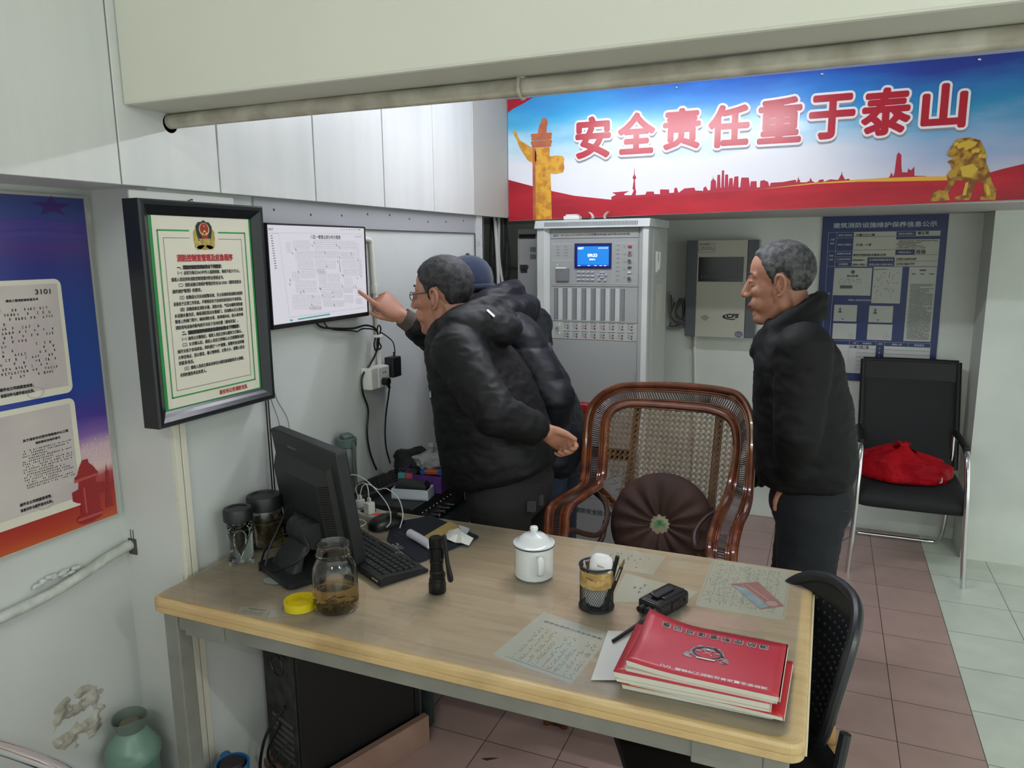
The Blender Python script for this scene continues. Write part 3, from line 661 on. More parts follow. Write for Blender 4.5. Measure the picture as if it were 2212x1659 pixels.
sky = [(-.925, 1.765), (-.925, 1.778), (-.903, 1.786), (-.923, 1.797), (-.843, 1.8), (-.865, 1.79), (-.865, 1.783), (-.833, 1.782), (-.823, 1.802), (-.829, 1.809), (-.824, 1.847), (-.83, 1.857), (-.8235, 1.87), (-.8225, 1.9), (-.8215, 1.9), (-.820, 1.87), (-.813, 1.856), (-.819, 1.847), (-.816, 1.808), (-.812, 1.797), (-.814, 1.781), (-.771, 1.782), (-.765, 1.795), (-.734, 1.794), (-.731, 1.783), (-.706, 1.782), (-.706, 1.802), (-.667, 1.8), (-.666, 1.785), (-.646, 1.786), (-.644, 1.804), (-.635, 1.808), (-.625, 1.785), (-.601, 1.802), (-.559, 1.804), (-.553, 1.791), (-.528, 1.79), (-.522, 1.787), (-.52, 1.801), (-.511, 1.808), (-.5, 1.789), (-.491, 1.792), (-.49, 1.828), (-.482, 1.837), (-.481, 1.851), (-.479, 1.837), (-.469, 1.827), (-.466, 1.797), (-.4645, 1.799), (-.464, 1.852), (-.453, 1.853), (-.449, 1.798), (-.4465, 1.8), (-.446, 1.869), (-.437, 1.87), (-.434, 1.799), (-.4325, 1.801), (-.432, 1.852), (-.42, 1.852), (-.417, 1.8), (-.414, 1.836), (-.401, 1.837), (-.398, 1.8), (-.394, 1.842), (-.378, 1.843), (-.375, 1.797), (-.369, 1.798), (-.366, 1.837), (-.336, 1.836), (-.329, 1.797), (-.327, 1.82), (-.304, 1.82), (-.302, 1.794), (-.29, 1.795), (-.289, 1.82), (-.275, 1.823), (-.258, 1.815), (-.252, 1.795), (-.247, 1.811), (-.2, 1.812), (-.151, 1.819), (-.147, 1.807), (-.141, 1.832), (-.139, 1.818), (-.134, 1.818), (-.134, 1.808), (-.111, 1.807), (-.099, 1.812), (-.095, 1.825), (-.089, 1.812), (-.078, 1.805), (-.065, 1.807), (-.063, 1.814), (-.046, 1.816), (-.045, 1.806), (-.02, 1.815), (0, 1.812), (.009, 1.812), (.018, 1.832), (.02, 1.845), (.022, 1.832), (.034, 1.811), (.046, 1.815), (.053, 1.808), (.19, 1.812), (.193, 1.817), (.198, 1.832), (.205, 1.816), (.209, 1.83), (.210, 1.858), (.212, 1.897), (.217, 1.904), (.218, 1.912), (.219, 1.904), (.228, 1.896), (.231, 1.857), (.235, 1.83), (.24, 1.83), (.2535, 1.829), (.255, 1.844), (.258, 1.841), (.266, 1.836), (.276, 1.85), (.279, 1.815), (.32, 1.812), (.32, 1.76)]
bm = NB(); face(bm, sky, bl(1)); obj('skyline_print', bm, P('skyline_red', 'a6283c', rough=.27), ba, world=True)
bm = NB(); face(bm, [(-1.427, 1.684), (-.5, 1.697), (.5, 1.711), (1.299, 1.7225), (1.299, 1.93), (.9, 1.89), (.634, 1.841), (.566, 1.826), (.531, 1.816), (.48, 1.80), (.388, 1.794), (.19, 1.797), (-.077, 1.797), (-.243, 1.788), (-.4, 1.782), (-.7, 1.775), (-.922, 1.765), (-1.1, 1.789), (-1.208, 1.814), (-1.303, 1.839), (-1.427, 1.874)], bl(2)); face(bm, [(-1.427, 2.233), (-1.301, 2.233), (-1.348, 2.211), (-1.401, 2.191), (-1.427, 2.176)], bl(2)); obj('red_wave_print', bm, M_bred, ba, world=True)
bm = NB(); face(bm, [(-.34, 1.783), (-.243, 1.7885), (-.077, 1.799), (.092, 1.8005), (.19, 1.797), (.388, 1.793), (.45, 1.795), (.45, 1.806), (.387, 1.808), (.296, 1.811), (.189, 1.811), (.042, 1.807), (-.078, 1.804), (-.176, 1.796), (-.277, 1.787)], bl(3)); obj('gold_line_print', bm, P('banner_gold_line', 'd8a53a', rough=.27), ba, world=True)
bm = NB(); face(bm, [(-1.301, 1.684), (-1.208, 1.686), (-1.212, 1.817), (-1.217, 1.93), (-1.219, 2.01), (-1.303, 2.01), (-1.3, 1.849)], bl(4)); face(bm, [(-1.402, 2.088), (-1.394, 2.096), (-1.386, 2.092), (-1.378, 2.07), (-1.365, 2.048), (-1.328, 2.026), (-1.286, 1.996), (-1.284, 1.953), (-1.297, 1.939), (-1.329, 1.96), (-1.366, 2.014), (-1.381, 2.049)], bl(4)); face(bm, [(-1.219, 1.968), (-1.19, 1.972), (-1.157, 1.968), (-1.147, 1.955), (-1.152, 1.935), (-1.147, 1.915), (-1.154, 1.895), (-1.19, 1.89), (-1.216, 1.893)], bl(4))
obj('column_print', bm, P('print_gold', 'd9a438', rough=.3, var='b87a28', vscale=34, vlo=.42, vhi=.62), ba, world=True)
bm = NB(); face(bm, [(-1.302, 1.685), (-1.288, 1.685), (-1.289, 1.85), (-1.291, 2.01), (-1.303, 2.01)], bl(5))
for z, w, h in ((2.012, .048, .012), (2.024, .052, .018), (2.044, .05, .014), (2.058, .052, .016)): face(bm, rrect(w * 2, h, h * .45, cx=-1.259, cy=z + h / 2), bl(5))
face(bm, [(-1.277, 2.074), (-1.234, 2.074), (-1.233, 2.10), (-1.228, 2.117), (-1.233, 2.136), (-1.245, 2.14), (-1.256, 2.138), (-1.262, 2.12), (-1.272, 2.1)], bl(5))
obj('column_cap_print', bm, P('print_redbrown', 'a2503a', rough=.3, var='b96a3c', vscale=25), ba, world=True)
lion = [(.382, 1.884), (.384, 1.895), (.392, 1.913), (.41, 1.942), (.45, 1.947), (.487, 1.934), (.507, 1.895), (.513, 1.851), (.528, 1.816), (.537, 1.782), (.555, 1.752), (.555, 1.714), (.507, 1.716), (.504, 1.727), (.518, 1.73), (.512, 1.776), (.487, 1.786), (.474, 1.728), (.469, 1.717), (.422, 1.719), (.422, 1.73), (.444, 1.737), (.454, 1.788), (.422, 1.792), (.406, 1.761), (.397, 1.746), (.406, 1.719), (.339, 1.716), (.341, 1.735), (.347, 1.748), (.367, 1.759), (.381, 1.755), (.396, 1.781), (.387, 1.812), (.402, 1.834), (.397, 1.849), (.386, 1.861), (.405, 1.872)]
bm = NB(); face(bm, lion, bl(4)); obj('lion_print', bm, P('print_old_gold', 'b08c30', rough=.3, var='7d4a22', vscale=38, vlo=.42, vhi=.6), ba, world=True)
bm = NB()
for pts in ([(.415, 1.925), (.45, 1.938), (.48, 1.926), (.47, 1.912), (.43, 1.91)], [(.43, 1.84), (.47, 1.85), (.49, 1.83), (.47, 1.80), (.44, 1.805)], [(.452, 1.78), (.462, 1.785), (.458, 1.735), (.446, 1.735)], [(.517, 1.775), (.53, 1.765), (.538, 1.735), (.525, 1.73)]): face(bm, pts, bl(5))
for i in range(9): a = .41 + .095 * i / 8; face(bm, circ(a, 1.925 - .05 * (i / 8) ** 2 - (.01 if i % 2 else 0), .008, 10), bl(5.2 + .05 * i))
obj('lion_highlight_print', bm, P('print_yellow_gold', 'c9a93a', rough=.3), ba, world=True)
CH = [('安', -1.013, 2.039, .1651, .1823), ('全', -.816, 2.044, .1677, .176), ('责', -.62, 2.049, .1613, .1701), ('任', -.425, 2.047, .1678, .1728), ('重', -.225, 2.055, .1704, .1803), ('于', -.03, 2.055, .1698, .1708), ('泰', .163, 2.06, .1745, .1784), ('山', .359, 2.065, .1504, .1643)]
for nm, bold, dx, dy, lay, m, k in (('letter_shadow', .0135, .001, -.010, 3, P('print_shadow_grey', '85858c', rough=.4), 14), ('letter_outline', .0155, 0, 0, 4, P('print_outline_white', 'e8e6ea', rough=.27), 16), ('slogan_letter', .0068, 0, 0, 5, P('slogan_red', 'ab2133', rough=.27), 10)):
    for i, (c, cx, cz, w, h) in enumerate(CH):
        bm = NB(); b = .0068; text_into(bm, c, cx - w / 2 + b + dx, cz - h / 2 + b + dy, w - 2 * b, h - 2 * b, bl(lay), bold=bold, k=k); obj(nm, bm, m, ba, world=True)
for x in (-.646, -.075, .46):
    bm = NB(); ell(bm, (x, 3.3505, 2.221), (.006, .004, .006), n=10); obj('screw_head', bm, M_chrome, ba, world=True, smooth=True)

# ---- main fire alarm control cabinet
M_cab = P('cabinet_grey', 'a9aba8', rough=.42, bump=.05, bscale=300)
M_cabl = P('cabinet_light_grey', 'c2c5c3', rough=.4)
M_cabd = P('cabinet_panel_grey', '989a98', rough=.42)
M_gap = P('dark_gap', '2c2d2e', rough=.7)
ca = thing('control_cabinet', 'tall grey fire alarm control cabinet with a lit blue screen under the banner', 'control cabinet', (-1.0, 3.5, 0))
XL, XR, YF, YB = -1.265, -.742, 3.30, 3.72
bm = NB(); slab(bm, (XL, YF + .03, .08), (XR, YB, 1.642)); slab(bm, (XL + .02, YF + .05, 0), (XR - .02, YB - .03, .08)); slab(bm, (XR, YF + .10, .1), (XR + .003, YB - .02, 1.635)); obj('cabinet_body', bm, M_cab, ca, world=True)
for x0, x1, s in ((XL, -1.206, 1), (-.789, XR, -1)):
    bm = NB(); prism(bm, [(x0, YF + .03), (x0, YF + (.004 if s > 0 else 0)), (x1 - (.024 if s > 0 else 0) + (.0 if s > 0 else 0), YF), (x1, YF + .03)] if s > 0 else [(x0, YF + .03), (x0 + .024, YF), (x1, YF + .004), (x1, YF + .03)], 1.542, T(0, 0, .1)); obj('front_post', bm, M_cabl, ca, world=True)
bm = NB(); lid = [(3.285, 1.643), (3.30, 1.679), (3.715, 1.679), (3.715, 1.643)]
prism(bm, lid, XR - XL + .014, frame((XL - .007, 0, 0), (0, 1, 0), (0, 0, 1), (1, 0, 0))); obj('vented_lid', bm, P('lid_grey', 'b9c0bf', rough=.4), ca, world=True)
bm = NB(); mv = frame((0, 3.2925, 1.661), (1, 0, 0), (0, .38, .92), (0, -.92, .38))
for i in range(64): box(bm, (-1.222 + i * .00685, -.001, 0), (.0028, .021, .0016), mv)
obj('vent_slots', bm, M_gap, ca, world=True)
yb = YF + .029
def cpanel(name, z0, z1, m=M_cabd, dep=.008):
    bm = NB(); slab(bm, (-1.205, YF + .03 - dep, z0 + .001), (-.79, YF + .031, z1 - .001), bev=.0012, seg=1); return obj(name, bm, m, ca, world=True)
cpanel('title_panel', 1.596, 1.640); ctl = cpanel('control_panel', 1.385, 1.596); cpanel('divider_rail', 1.379, 1.385, M_cabl, .012); zp = cpanel('zone_panel', 1.214, 1.379); rp = cpanel('relay_panel', 1.131, 1.214, M_cab)
cpanel('blank_panel', .832, 1.131); cpanel('phone_panel', .838 - .075, .832, M_cabd); cpanel('display_panel', .742, .763); cpanel('speaker_panel', .64, .742); cpanel('meter_panel', .565, .64, M_cabd); cpanel('lower_panel', .36, .565); cpanel('base_panel', .1, .36)
Fp = MBk(YF + .0215)
bm = NB(); text_into(bm, 'GST', -1.192, 1.606, .026, .0095, Fp, bold=.0005, skew=.2); text_into(bm, 'JB-QG-GST5000H火灾报警控制器/消防联动控制器', -1.155, 1.607, .325, .0105, Fp, bold=.0003); obj('panel_title', bm, P('panel_ink', '3a3c44', rough=.5), ca, world=True)
# screen
bm = NB(); slab(bm, (-1.085, YF + .012, 1.461), (-.912, YF + .03, 1.574), bev=.002); obj('screen_bezel', bm, P('navy_bezel', '161a5c', rough=.3), ca, world=True)
bm = NB(); rect(bm, -1.072, 1.472, -.922, 1.560, MBk(YF + .0115)); obj('screen', bm, P('screen_blue', '0a1a60', emit=.9, ecol='0f8fe8'), ca, world=True)
bm = NB(); rect(bm, -1.072, 1.4715, -.922, 1.4735, MBk(YF + .0113)); rect(bm, -1.0725, 1.4715, -1.0695, 1.56, MBk(YF + .0113)); rect(bm, -1.072, 1.475, -.922, 1.4775, MBk(YF + .0113)); obj('screen_edge', bm, P('screen_deep_blue', '0a1a60', emit=.8, ecol='1030d8'), ca, world=True)
bm = NB(); Fs = MBk(YF + .0109)
text_into(bm, '09:33', -1.021, 1.513, .044, .0135, Fs, bold=.0007); text_into(bm, 'GST', -1.068, 1.5475, .028, .0085, Fs, bold=.0006); text_into(bm, '监控状态正常', -.972, 1.549, .045, .006, Fs); text_into(bm, '星期三', -1.013, 1.498, .028, .0065, Fs, bold=.0002)
for x in (-1.068, -1.022, -.99, -.965, -.945): rect(bm, x, 1.4725, x + .012, 1.4748, Fs)
obj('screen_text', bm, P('screen_letters', 'ffffff', emit=1.0, ecol='d8f4ff'), ca, world=True)
# printer
bm = NB(); slab(bm, (-1.175, YF + .01, 1.402), (-1.113, YF + .03, 1.462), bev=.002); obj('printer_door', bm, P('printer_grey', '6f7173', rough=.4), ca, world=True)
bm = NB(); grid(bm, 1, 6, lambda u, v: (-1.173 + .052 * u, YF + .010 - .008 * math.sin(v * 2), 1.455 + .011 * v)); obj('printer_paper', bm, P('paper_white', 'eceae6', rough=.6), ca, world=True)
bm = NB(); ell(bm, (-1.172, YF + .021, 1.477), (.0018, .002, .0018), n=8); obj('status_light', bm, P('led_green', '204010', emit=2, ecol='8fe060'), ca, world=True)
def button(x0, z0, x1, z1, m, dep=.008, name='key'):
    bm = NB(); slab(bm, (x0, YF + .0215 - dep, z0), (x1, YF + .024, z1), bev=.0012, seg=1); obj(name, bm, m, ca, world=True)
M_key = P('key_lilac', 'b4b4c4', rough=.4)
for i in range(4):
    for j in range(3): button(-1.073 + i * .0222, 1.4405 - j * .0175, -1.059 + i * .0222, 1.4475 - j * .0175, M_key)
for x, z, w in ((-.954, 1.4425, .02), (-.971, 1.4315, .009), (-.954, 1.4315, .017), (-.936, 1.4315, .009), (-.954, 1.4205, .02), (-.968, 1.408, .014), (-.94, 1.408, .014)): button(x - w / 2, z - .0035, x + w / 2, z + .0035, M_key)
for z, c, h in ((1.558, 'a03040', .009), (1.5285, '8a8c8c', .022), (1.4655, '2c5a48', .008), (1.443, 'c8c8c4', .008)): button(-.836, z - h / 2, -.820, z + h / 2, P('button_' + c, c, rough=.35), name='button')
bm = NB(); slab(bm, (-.832, YF + .0125, 1.522), (-.824, YF + .016, 1.535)); obj('rocker_switch', bm, P('rocker_red', '7a3038', rough=.3), ca, world=True)
for z in (1.4945, 1.4165):
    bm = NB(); cyl(bm, (-.828, YF + .023, z), (-.828, YF + .010, z), .0075, 16); box(bm, (-.828, YF + .0098, z), (.0015, .001, .008)); obj('key_lock', bm, M_chrome, ca, world=True, smooth=True)
bm = NB(); rnd = random.Random(3)
for i in range(9): a = -.890 + .001 * rnd.random(); z = 1.560 - i * .0192; text_into(bm, '火监警屏自声联故复'[i] + '警动', a, z, .014, .0048, Fp)
for i in range(5): text_into(bm, '消音', -.858, 1.555 - i * .034, .011, .0048, Fp)
for j in range(4):
    for i in range(2): text_into(bm, '火警监管', -1.178 + i * .039, 1.557 - j * .0135, .019 - .004 * (j == 0), .005, Fp)
obj('panel_labels', bm, P('panel_ink', '3a3c44'), ca, world=True)
bm = NB()
for z in (1.573, 1.4985): line(bm, -1.198, z, -1.095, z, .0016, Fp)
line(bm, -.903, 1.573, -.8, 1.573, .001, Fp); line(bm, -1.198, 1.391, -.795, 1.391, .001, Fp); line(bm, -1.09, 1.391, -1.09, 1.45, .0007, Fp); line(bm, -.905, 1.391, -.905, 1.57, .0007, Fp)
obj('panel_lines', bm, P('panel_line_light', 'c0c2c0'), ca, world=True)
# zone strips
for i in range(8):
    x = -1.188 + i * .0456
    bm = NB(); rect(bm, x, 1.222, x + .0215, 1.370, MBk(YF + .0212)); obj('indicator_strip', bm, P('indicator_backing', '8a8c8c', rough=.5), zp, world=True)
    bm = NB()
    for r in range(22):
        z = 1.225 + r * .0066
        for q in range(2): rect(bm, x + .002 + q * .008, z, x + .006 + q * .008, z + .0034, MBk(YF + .0208))
        rect(bm, x + .0165, z + .001, x + .0212, z + .0052, MBk(YF + .0208))
    obj('indicator_marks', bm, P('indicator_dark', '3b3d40', rough=.5), zp, world=True)
    if i < 7:
        bm = NB(); rect(bm, x + .0225, 1.222, x + .0405, 1.370, MBk(YF + .0208)); obj('label_strip', bm, P('label_paper', 'c3c5c5', rough=.3), zp, world=True)
        bm = NB(); rnd = random.Random(i)
        for r in range(20): z = 1.226 + r * .0072; line(bm, x + .025, z, x + .031 + rnd.random() * .007, z + .001, .0011, MBk(YF + .0204))
        obj('label_text', bm, P('label_ink', '7c7e80', rough=.5), zp, world=True)
# relay rows
M_led = P('relay_red', '8d3a40', rough=.3)
for r, z in enumerate((1.186, 1.145)):
    for i in range(8):
        x = -1.142 + i * .0436
        bm = NB(); line(bm, x, z + .024, x + .034, z + .024, .0032, Fp)
        for q in range(3): line(bm, x + .004, z + .014 - q * .0075, x + .016, z + .0135 - q * .0075, .0022, Fp)
        obj('relay_label', bm, P('relay_ink', '5e6062', rough=.5), rp, world=True)
        bm = NB(); ell(bm, (x + .0235, YF + .02, z - .0005), (.0042, .004, .0042), n=10); obj('relay_button', bm, M_led, rp, world=True, smooth=True)
        bm = NB(); ell(bm, (x + .0235, YF + .021, z + .0115), (.0038, .003, .0038), n=10); obj('relay_light', bm, P('relay_dark', '3a3c3c', rough=.3), rp, world=True, smooth=True)
    bm = NB(); ell(bm, (-1.159, YF + .021, z + .014), (.002, .002, .002), n=8); obj('status_light', bm, P('led_green', '204010'), rp, world=True)
bm = NB(); cyl(bm, (-1.168, YF + .022, 1.186), (-1.168, YF + .0, 1.184), .004, 10); obj('toggle_switch', bm, M_chrome, rp, world=True, smooth=True)
# lower half
bm = NB(); slab(bm, (-1.19, YF - .008, .852), (-1.006, YF + .03, .902), bev=.012, seg=4)
bm.transform(T(0, 0, -.068)); obj('phone_handset', bm, P('handset_red', '8e1a26', rough=.3), ca, world=True, smooth=True)
for x0, z0, x1, z1 in ((-.985, .785, -.93, .825), (-1.092, .693, -1.033, .722)):
    bm = NB(); slab(bm, (x0, YF + .018, z0), (x1, YF + .03, z1)); obj('dark_display', bm, P('dark_display', '17191a', rough=.25), ca, world=True)
bm = NB()
for i in range(6): slab(bm, (-1.085 + i * .006, YF + .021, .652), (-1.082 + i * .006, YF + .03, .684))
obj('speaker_slots', bm, M_gap, ca, world=True)
bm = NB(); slab(bm, (-1.2, YF + .019, .572), (-.795, YF + .03, .622)); obj('meter_window', bm, P('meter_window', '191514', rough=.3), ca, world=True)
bm = NB(); text_into(bm, '25.6', -1.103, .587, .042, .0195, MBk(YF + .0185), bold=.0012); text_into(bm, '0', -1.045, .588, .01, .018, MBk(YF + .0185), bold=.001); obj('meter_digits', bm, P('led_digits', 'ff2010', emit=6, ecol='ff2a1c'), ca, world=True)
bm = NB(); text_into(bm, '蚌埠依爱消防安全技术有限公司', -1.19, .282, .39, .026, Fp, bold=.0006)
for s, x, z in (('消防电话', -1.085, .742), ('广播', -1.075, .728), ('扬声器', -1.09, .688)): text_into(bm, s, x, z, .03, .006, Fp)
obj('maker_text', bm, P('panel_ink', '3a3c44'), ca, world=True)
# side of the cabinet: tag and torn glue marks
ms = frame((XR + .0036, 0, 0), (0, 1, 0), (0, 0, 1), (1, 0, 0))
bm = NB(); prism(bm, [(3.445, 1.535), (3.55, 1.53), (3.54, 1.455), (3.455, 1.438)], .0015, ms); obj('hanging_tag', bm, P('paper_white', 'eceae6'), ca, world=True)
bm = NB(); line(bm, 3.495, 1.525, 3.498, 1.485, .008, frame((XR + .0056, 0, 0), (0, 1, 0), (0, 0, 1), (1, 0, 0))); obj('tag_print', bm, M_ink, ca, world=True)
bm = NB(); rnd = random.Random(8); pts = [(3.46, 1.36), (3.53, 1.37), (3.6, 1.375), (3.61, 1.32), (3.6, 1.25), (3.55, 1.19), (3.48, 1.17), (3.46, 1.23), (3.47, 1.3)]
face(bm, [(a + rnd.random() * .012, b + rnd.random() * .012) for a, b in pts], ms); obj('torn_label', bm, P('torn_label', 'b9b8ae', rough=.7, var='a8a8a0', vscale=30), ca, world=True)
# things lying on top of it
bm = NB(); slab(bm, (-1.135, 3.298, 1.6795), (-1.06, 3.345, 1.697), bev=.004); slab(bm, (-1.125, 3.30, 1.697), (-1.07, 3.343, 1.704), bev=.003); tag(obj('white_carton', bm, P('carton_white', 'e6e4e2', rough=.4)), 'small white carton lying on top of the control cabinet', 'carton')
for i, (x, r, s) in enumerate(((-1.0, .016, 1), (-.947, .016, -1))):
    bm = NB()
    grid(bm, 14, 1, lambda u, v, r=r, s=s: (s * (r * math.cos(u * 2.6 - .9) - r), v * .04, r + .001 + r * math.sin(u * 2.6 - 1.5)))
    o = obj('paper_curl', bm, P('paper_white', 'eceae6')); md = o.modifiers.new('t', 'SOLIDIFY'); md.thickness = .0006; o.location = (x, 3.30, 1.681)
    tag(o, ('left' if i == 0 else 'right') + ' curl of white paper strip lying on top of the control cabinet', 'paper', 'paper curls on the cabinet')

# ---- narrow cabinet and far cabinet in the recess, black cables
nc = thing('side_cabinet', 'narrow grey cabinet with a lock handle squeezed in left of the control cabinet', 'cabinet', (-1.36, 3.7, 0))
bm = NB(); slab(bm, (-1.445, 3.5, 0), (-1.275, 3.9, 1.65), bev=.004); obj('cabinet_body', bm, M_cabl, nc, world=True)
bm = NB(); slab(bm, (-1.435, 3.492, .02), (-1.30, 3.501, 1.625), bev=.002); obj('cabinet_door', bm, M_cab, nc, world=True)
bm = NB(); slab(bm, (-1.432, 3.4905, 1.60), (-1.345, 3.4925, 1.622)); 
for r in range(2):
    for i in range(5): slab(bm, (-1.372 + i * .0062, 3.4905, 1.535 - r * .035), (-1.369 + i * .0062, 3.4925, 1.56 - r * .035))
obj('door_slots', bm, M_gap, nc, world=True)
bm = NB(); prism(bm, [(-1.425, 1.452), (-1.388, 1.452), (-1.382, 1.463), (-1.388, 1.474), (-1.425, 1.474)], .012, MBk(3.493)); slab(bm, (-1.425, 3.488, 1.435), (-1.39, 3.4925, 1.452)); obj('lock_handle', bm, P('dark_handle', '3a3c3c', rough=.4), nc, world=True)
fc = thing('far_cabinet', 'low grey vented cabinet deep in the dark recess behind the cables', 'cabinet', (-1.85, 4.25, 0))
bm = NB(); slab(bm, (-2.05, 4.12, 0), (-1.62, 4.39, 1.39), bev=.004); obj('cabinet_body', bm, M_cabl, fc, world=True)
bm = NB(); slab(bm, (-2.06, 4.105, 1.39), (-1.61, 4.395, 1.43), bev=.006); obj('cabinet_lid', bm, M_cabl, fc, world=True)
bm = NB()
for i in range(6):
    M = MBk(4.119); prism(bm, rrect(.014, .04, .006, cx=-1.85 + i * .026, cy=1.33), .002, M)
obj('vent_hole', bm, M_gap, fc, world=True)
for i in range(9):
    x = -1.51 + .012 * (i % 5) + .002 * i; y = 3.30 + .05 * (i % 3); rnd = random.Random(i)
    bm = NB(); tube(bm, smooth_path([(x + rnd.uniform(-.02, .02), y, 1.70), (x + rnd.uniform(-.012, .012), y, 1.5), (x + .015 + rnd.uniform(-.02, .02), y, 1.3), (x + .03 + rnd.uniform(-.03, .03), y, 1.0), (x + .04, y, .4)], 8), .0055 + .003 * (i % 2), 7)
    tag(obj('hanging_cable', bm, P('white_cable', 'b9b9b6', rough=.5) if i in (3, 7) else M_cable, smooth=True), 'thick white cable hanging among the black ones in the dark recess' if i in (3, 7) else 'thick black cable hanging in the dark recess at the end of the left wall', 'cable', 'white hanging cables' if i in (3, 7) else 'black hanging cables')

# ---- grey and cream wall box
cf = thing('wall_cabinet', 'cream and dark grey wall box with a black window and a black three letter logo', 'wall cabinet', (-.55, 4.40, 1.056))
bm = NB(); slab(bm, (-.735, 4.262, 1.058), (-.358, 4.3995, 1.587), bev=.004); obj('box_body', bm, P('box_grey', 'a2a39c', rough=.5), cf, world=True)
for x0, x1 in ((-.737, -.681), (-.414, -.356)):
    bm = NB(); slab(bm, (x0, 4.25, 1.058), (x1, 4.264, 1.587), bev=.003); obj('side_strip', bm, P('strip_dark_grey', '565b5e', rough=.45), cf, world=True)
bm = NB(); slab(bm, (-.680, 4.249, 1.058), (-.415, 4.264, 1.589), bev=.002); obj('box_door', bm, P('box_cream', 'b4b3a5', rough=.45), cf, world=True)
bm = NB(); slab(bm, (-.671, 4.2475, 1.364), (-.431, 4.25, 1.498)); obj('dark_window', bm, P('smoked_window', '1d2023', rough=.15), cf, world=True)
FC = MBk(4.2472); bm = NB()
for i in range(14): rect(bm, -.655 + i * .015, 1.385, -.648 + i * .015, 1.397, FC)
for i in range(5): rect(bm, -.52 + i * .018, 1.415, -.515 + i * .018, 1.47, FC)
line(bm, -.537, 1.366, -.537, 1.47, .002, FC); obj('window_marks', bm, P('window_marks', '4a4f54', rough=.4), cf, world=True)
bm = NB(); slab(bm, (-.673, 4.2465, 1.522), (-.585, 4.2495, 1.572)); obj('paper_label', bm, P('label_cream', 'aeaca0', rough=.5), cf, world=True)
FC2 = MBk(4.2461); bm = NB(); text_into(bm, 'NA11-FHAW', -.668, 1.563, .055, .006, FC2, bold=.0003); scribble(bm, -.665, 1.535, -.59, 1.555, 2, FC2, t=.0008); frame_lines(bm, -.673, 1.522, -.585, 1.572, .001, FC2)
FC3 = MBk(4.2485); text_into(bm, 'CFS', -.512, 1.168, .062, .0205, FC3, bold=.0022, skew=.25)
arc = [(-.478 + .055 * math.cos(a), 1.173 + .017 * math.sin(a)) for a in [PI * .62 + PI * .95 * i / 20 for i in range(21)]]
face(bm, arc + [(-.478 + (.055 - .011 * math.sin(PI * (i / 20))) * math.cos(a) + .004, 1.1745 + .0125 * math.sin(a)) for i, a in reversed(list(enumerate([PI * .62 + PI * .95 * i / 20 for i in range(21)])))], FC3)
for i in range(4):
    a = -.649 + i * .0075; b = 1.165 + i * .0052
    line(bm, a, b - 0, a + .0225, b - .0155, .0016, FC3); line(bm, -.649 + i * .0075, 1.165 - i * .0052, -.649 + .0225 + i * .0075, 1.1805 - i * .0052, .0016, FC3)
line(bm, -.443, 1.354, -.434, 1.350, .0022, FC3); obj('box_print', bm, P('box_ink', '1e2022', rough=.5), cf, world=True)
bm = NB(); face(bm, circ(-.442, 1.078, .0225, 28, .0175), FC3); obj('sticker', bm, P('sticker_violet', '4b4668', rough=.4), cf, world=True)
bm = NB(); a = circ(-.442, 1.078, .0195, 28, .0148)
for i in range(28): line(bm, *a[i], *a[(i + 1) % 28], .0014, FC2)
text_into(bm, 'CCC', -.456, 1.071, .028, .0135, FC2, bold=.0006); obj('sticker_print', bm, P('sticker_pale', 'b9b6c4', rough=.4), cf, world=True)
wc = thing('wall_cable', 'grey cable coil running from the control cabinet into the wall box', 'cable', (-.72, 4.38, 1.15))
for k in range(4):
    bm = NB(); tube(bm, smooth_path([(-.82 - .01 * k, 4.385 - .01 * k, 1.24 + .02 * k), (-.84, 4.38, 1.16 - .01 * k), (-.80 - .02 * k, 4.38, 1.12 - .012 * k), (-.77, 4.375, 1.17 - .02 * k), (-.79 + .01 * k, 4.375, 1.26), (-.81, 4.37, 1.17), (-.75, 4.372, 1.12 - .01 * k), (-.735, 4.372, 1.10 - .012 * k)], 6), .004, 6); obj('cable_run', bm, P('grey_cable', '9a9a98', rough=.5) if k % 2 else P('dark_grey_cable', '56565a', rough=.5), wc, world=True, smooth=True)
bm = NB(); tube(bm, smooth_path([(-.70, 4.388, 1.06), (-.70, 4.388, .95), (-.695, 4.388, .88), (-.688, 4.388, .6), (-.685, 4.388, .1)], 6), .010, 10); tube(bm, [(-.70, 4.388, .985), (-.70, 4.388, .96)], .013, 10); tag(obj('box_conduit', bm, M_pvc, smooth=True), 'white conduit dropping from the cream wall box', 'conduit')

# ---- navy information board
ib = thing('notice_board', 'navy blue maintenance notice board with paper forms on the back wall behind the standing man', 'notice board', (.25, 4.40, .832))
bm = NB(); slab(bm, (-.05, 4.388, .832), (.535, 4.3995, 1.712), bev=.002); obj('board', bm, P('board_navy', '1b2a5c', rough=.35, var='1f3068', vscale=2), ib, world=True)
J0, J1, J2, J3 = [MBk(4.3872 - .0007 * i) for i in range(4)]
bm = NB(); rect(bm, -.019, 1.049, .505, 1.623, J0); rect(bm, -.019, .871, .505, 1.045, J0); rect(bm, .105, 1.442, .505, 1.62, J1)
for (a, b, c, d) in ((.205, 1.43, .345, 1.253),): pass
bm.free(); bm = NB(); rect(bm, .105, 1.444, .504, 1.622, J0); obj('form_area', bm, P('board_cream', 'b4b5a8', rough=.4), ib, world=True)
bm = NB(); rect(bm, -.019, .873, .505, 1.026, J0); obj('form_area', bm, P('board_white', 'c2c5c4', rough=.4), ib, world=True)
for q in ((.305, 1.599, .394, 1.622), (.305, 1.581, .504, 1.597), (.307, 1.503, .396, 1.53), (.178, 1.444, .306, 1.49), (.25, .873, .289, 1.026)): bm = NB(); rect(bm, *q, J1); obj('navy_cell', bm, P('cell_navy', '1c2854', rough=.35), ib, world=True)
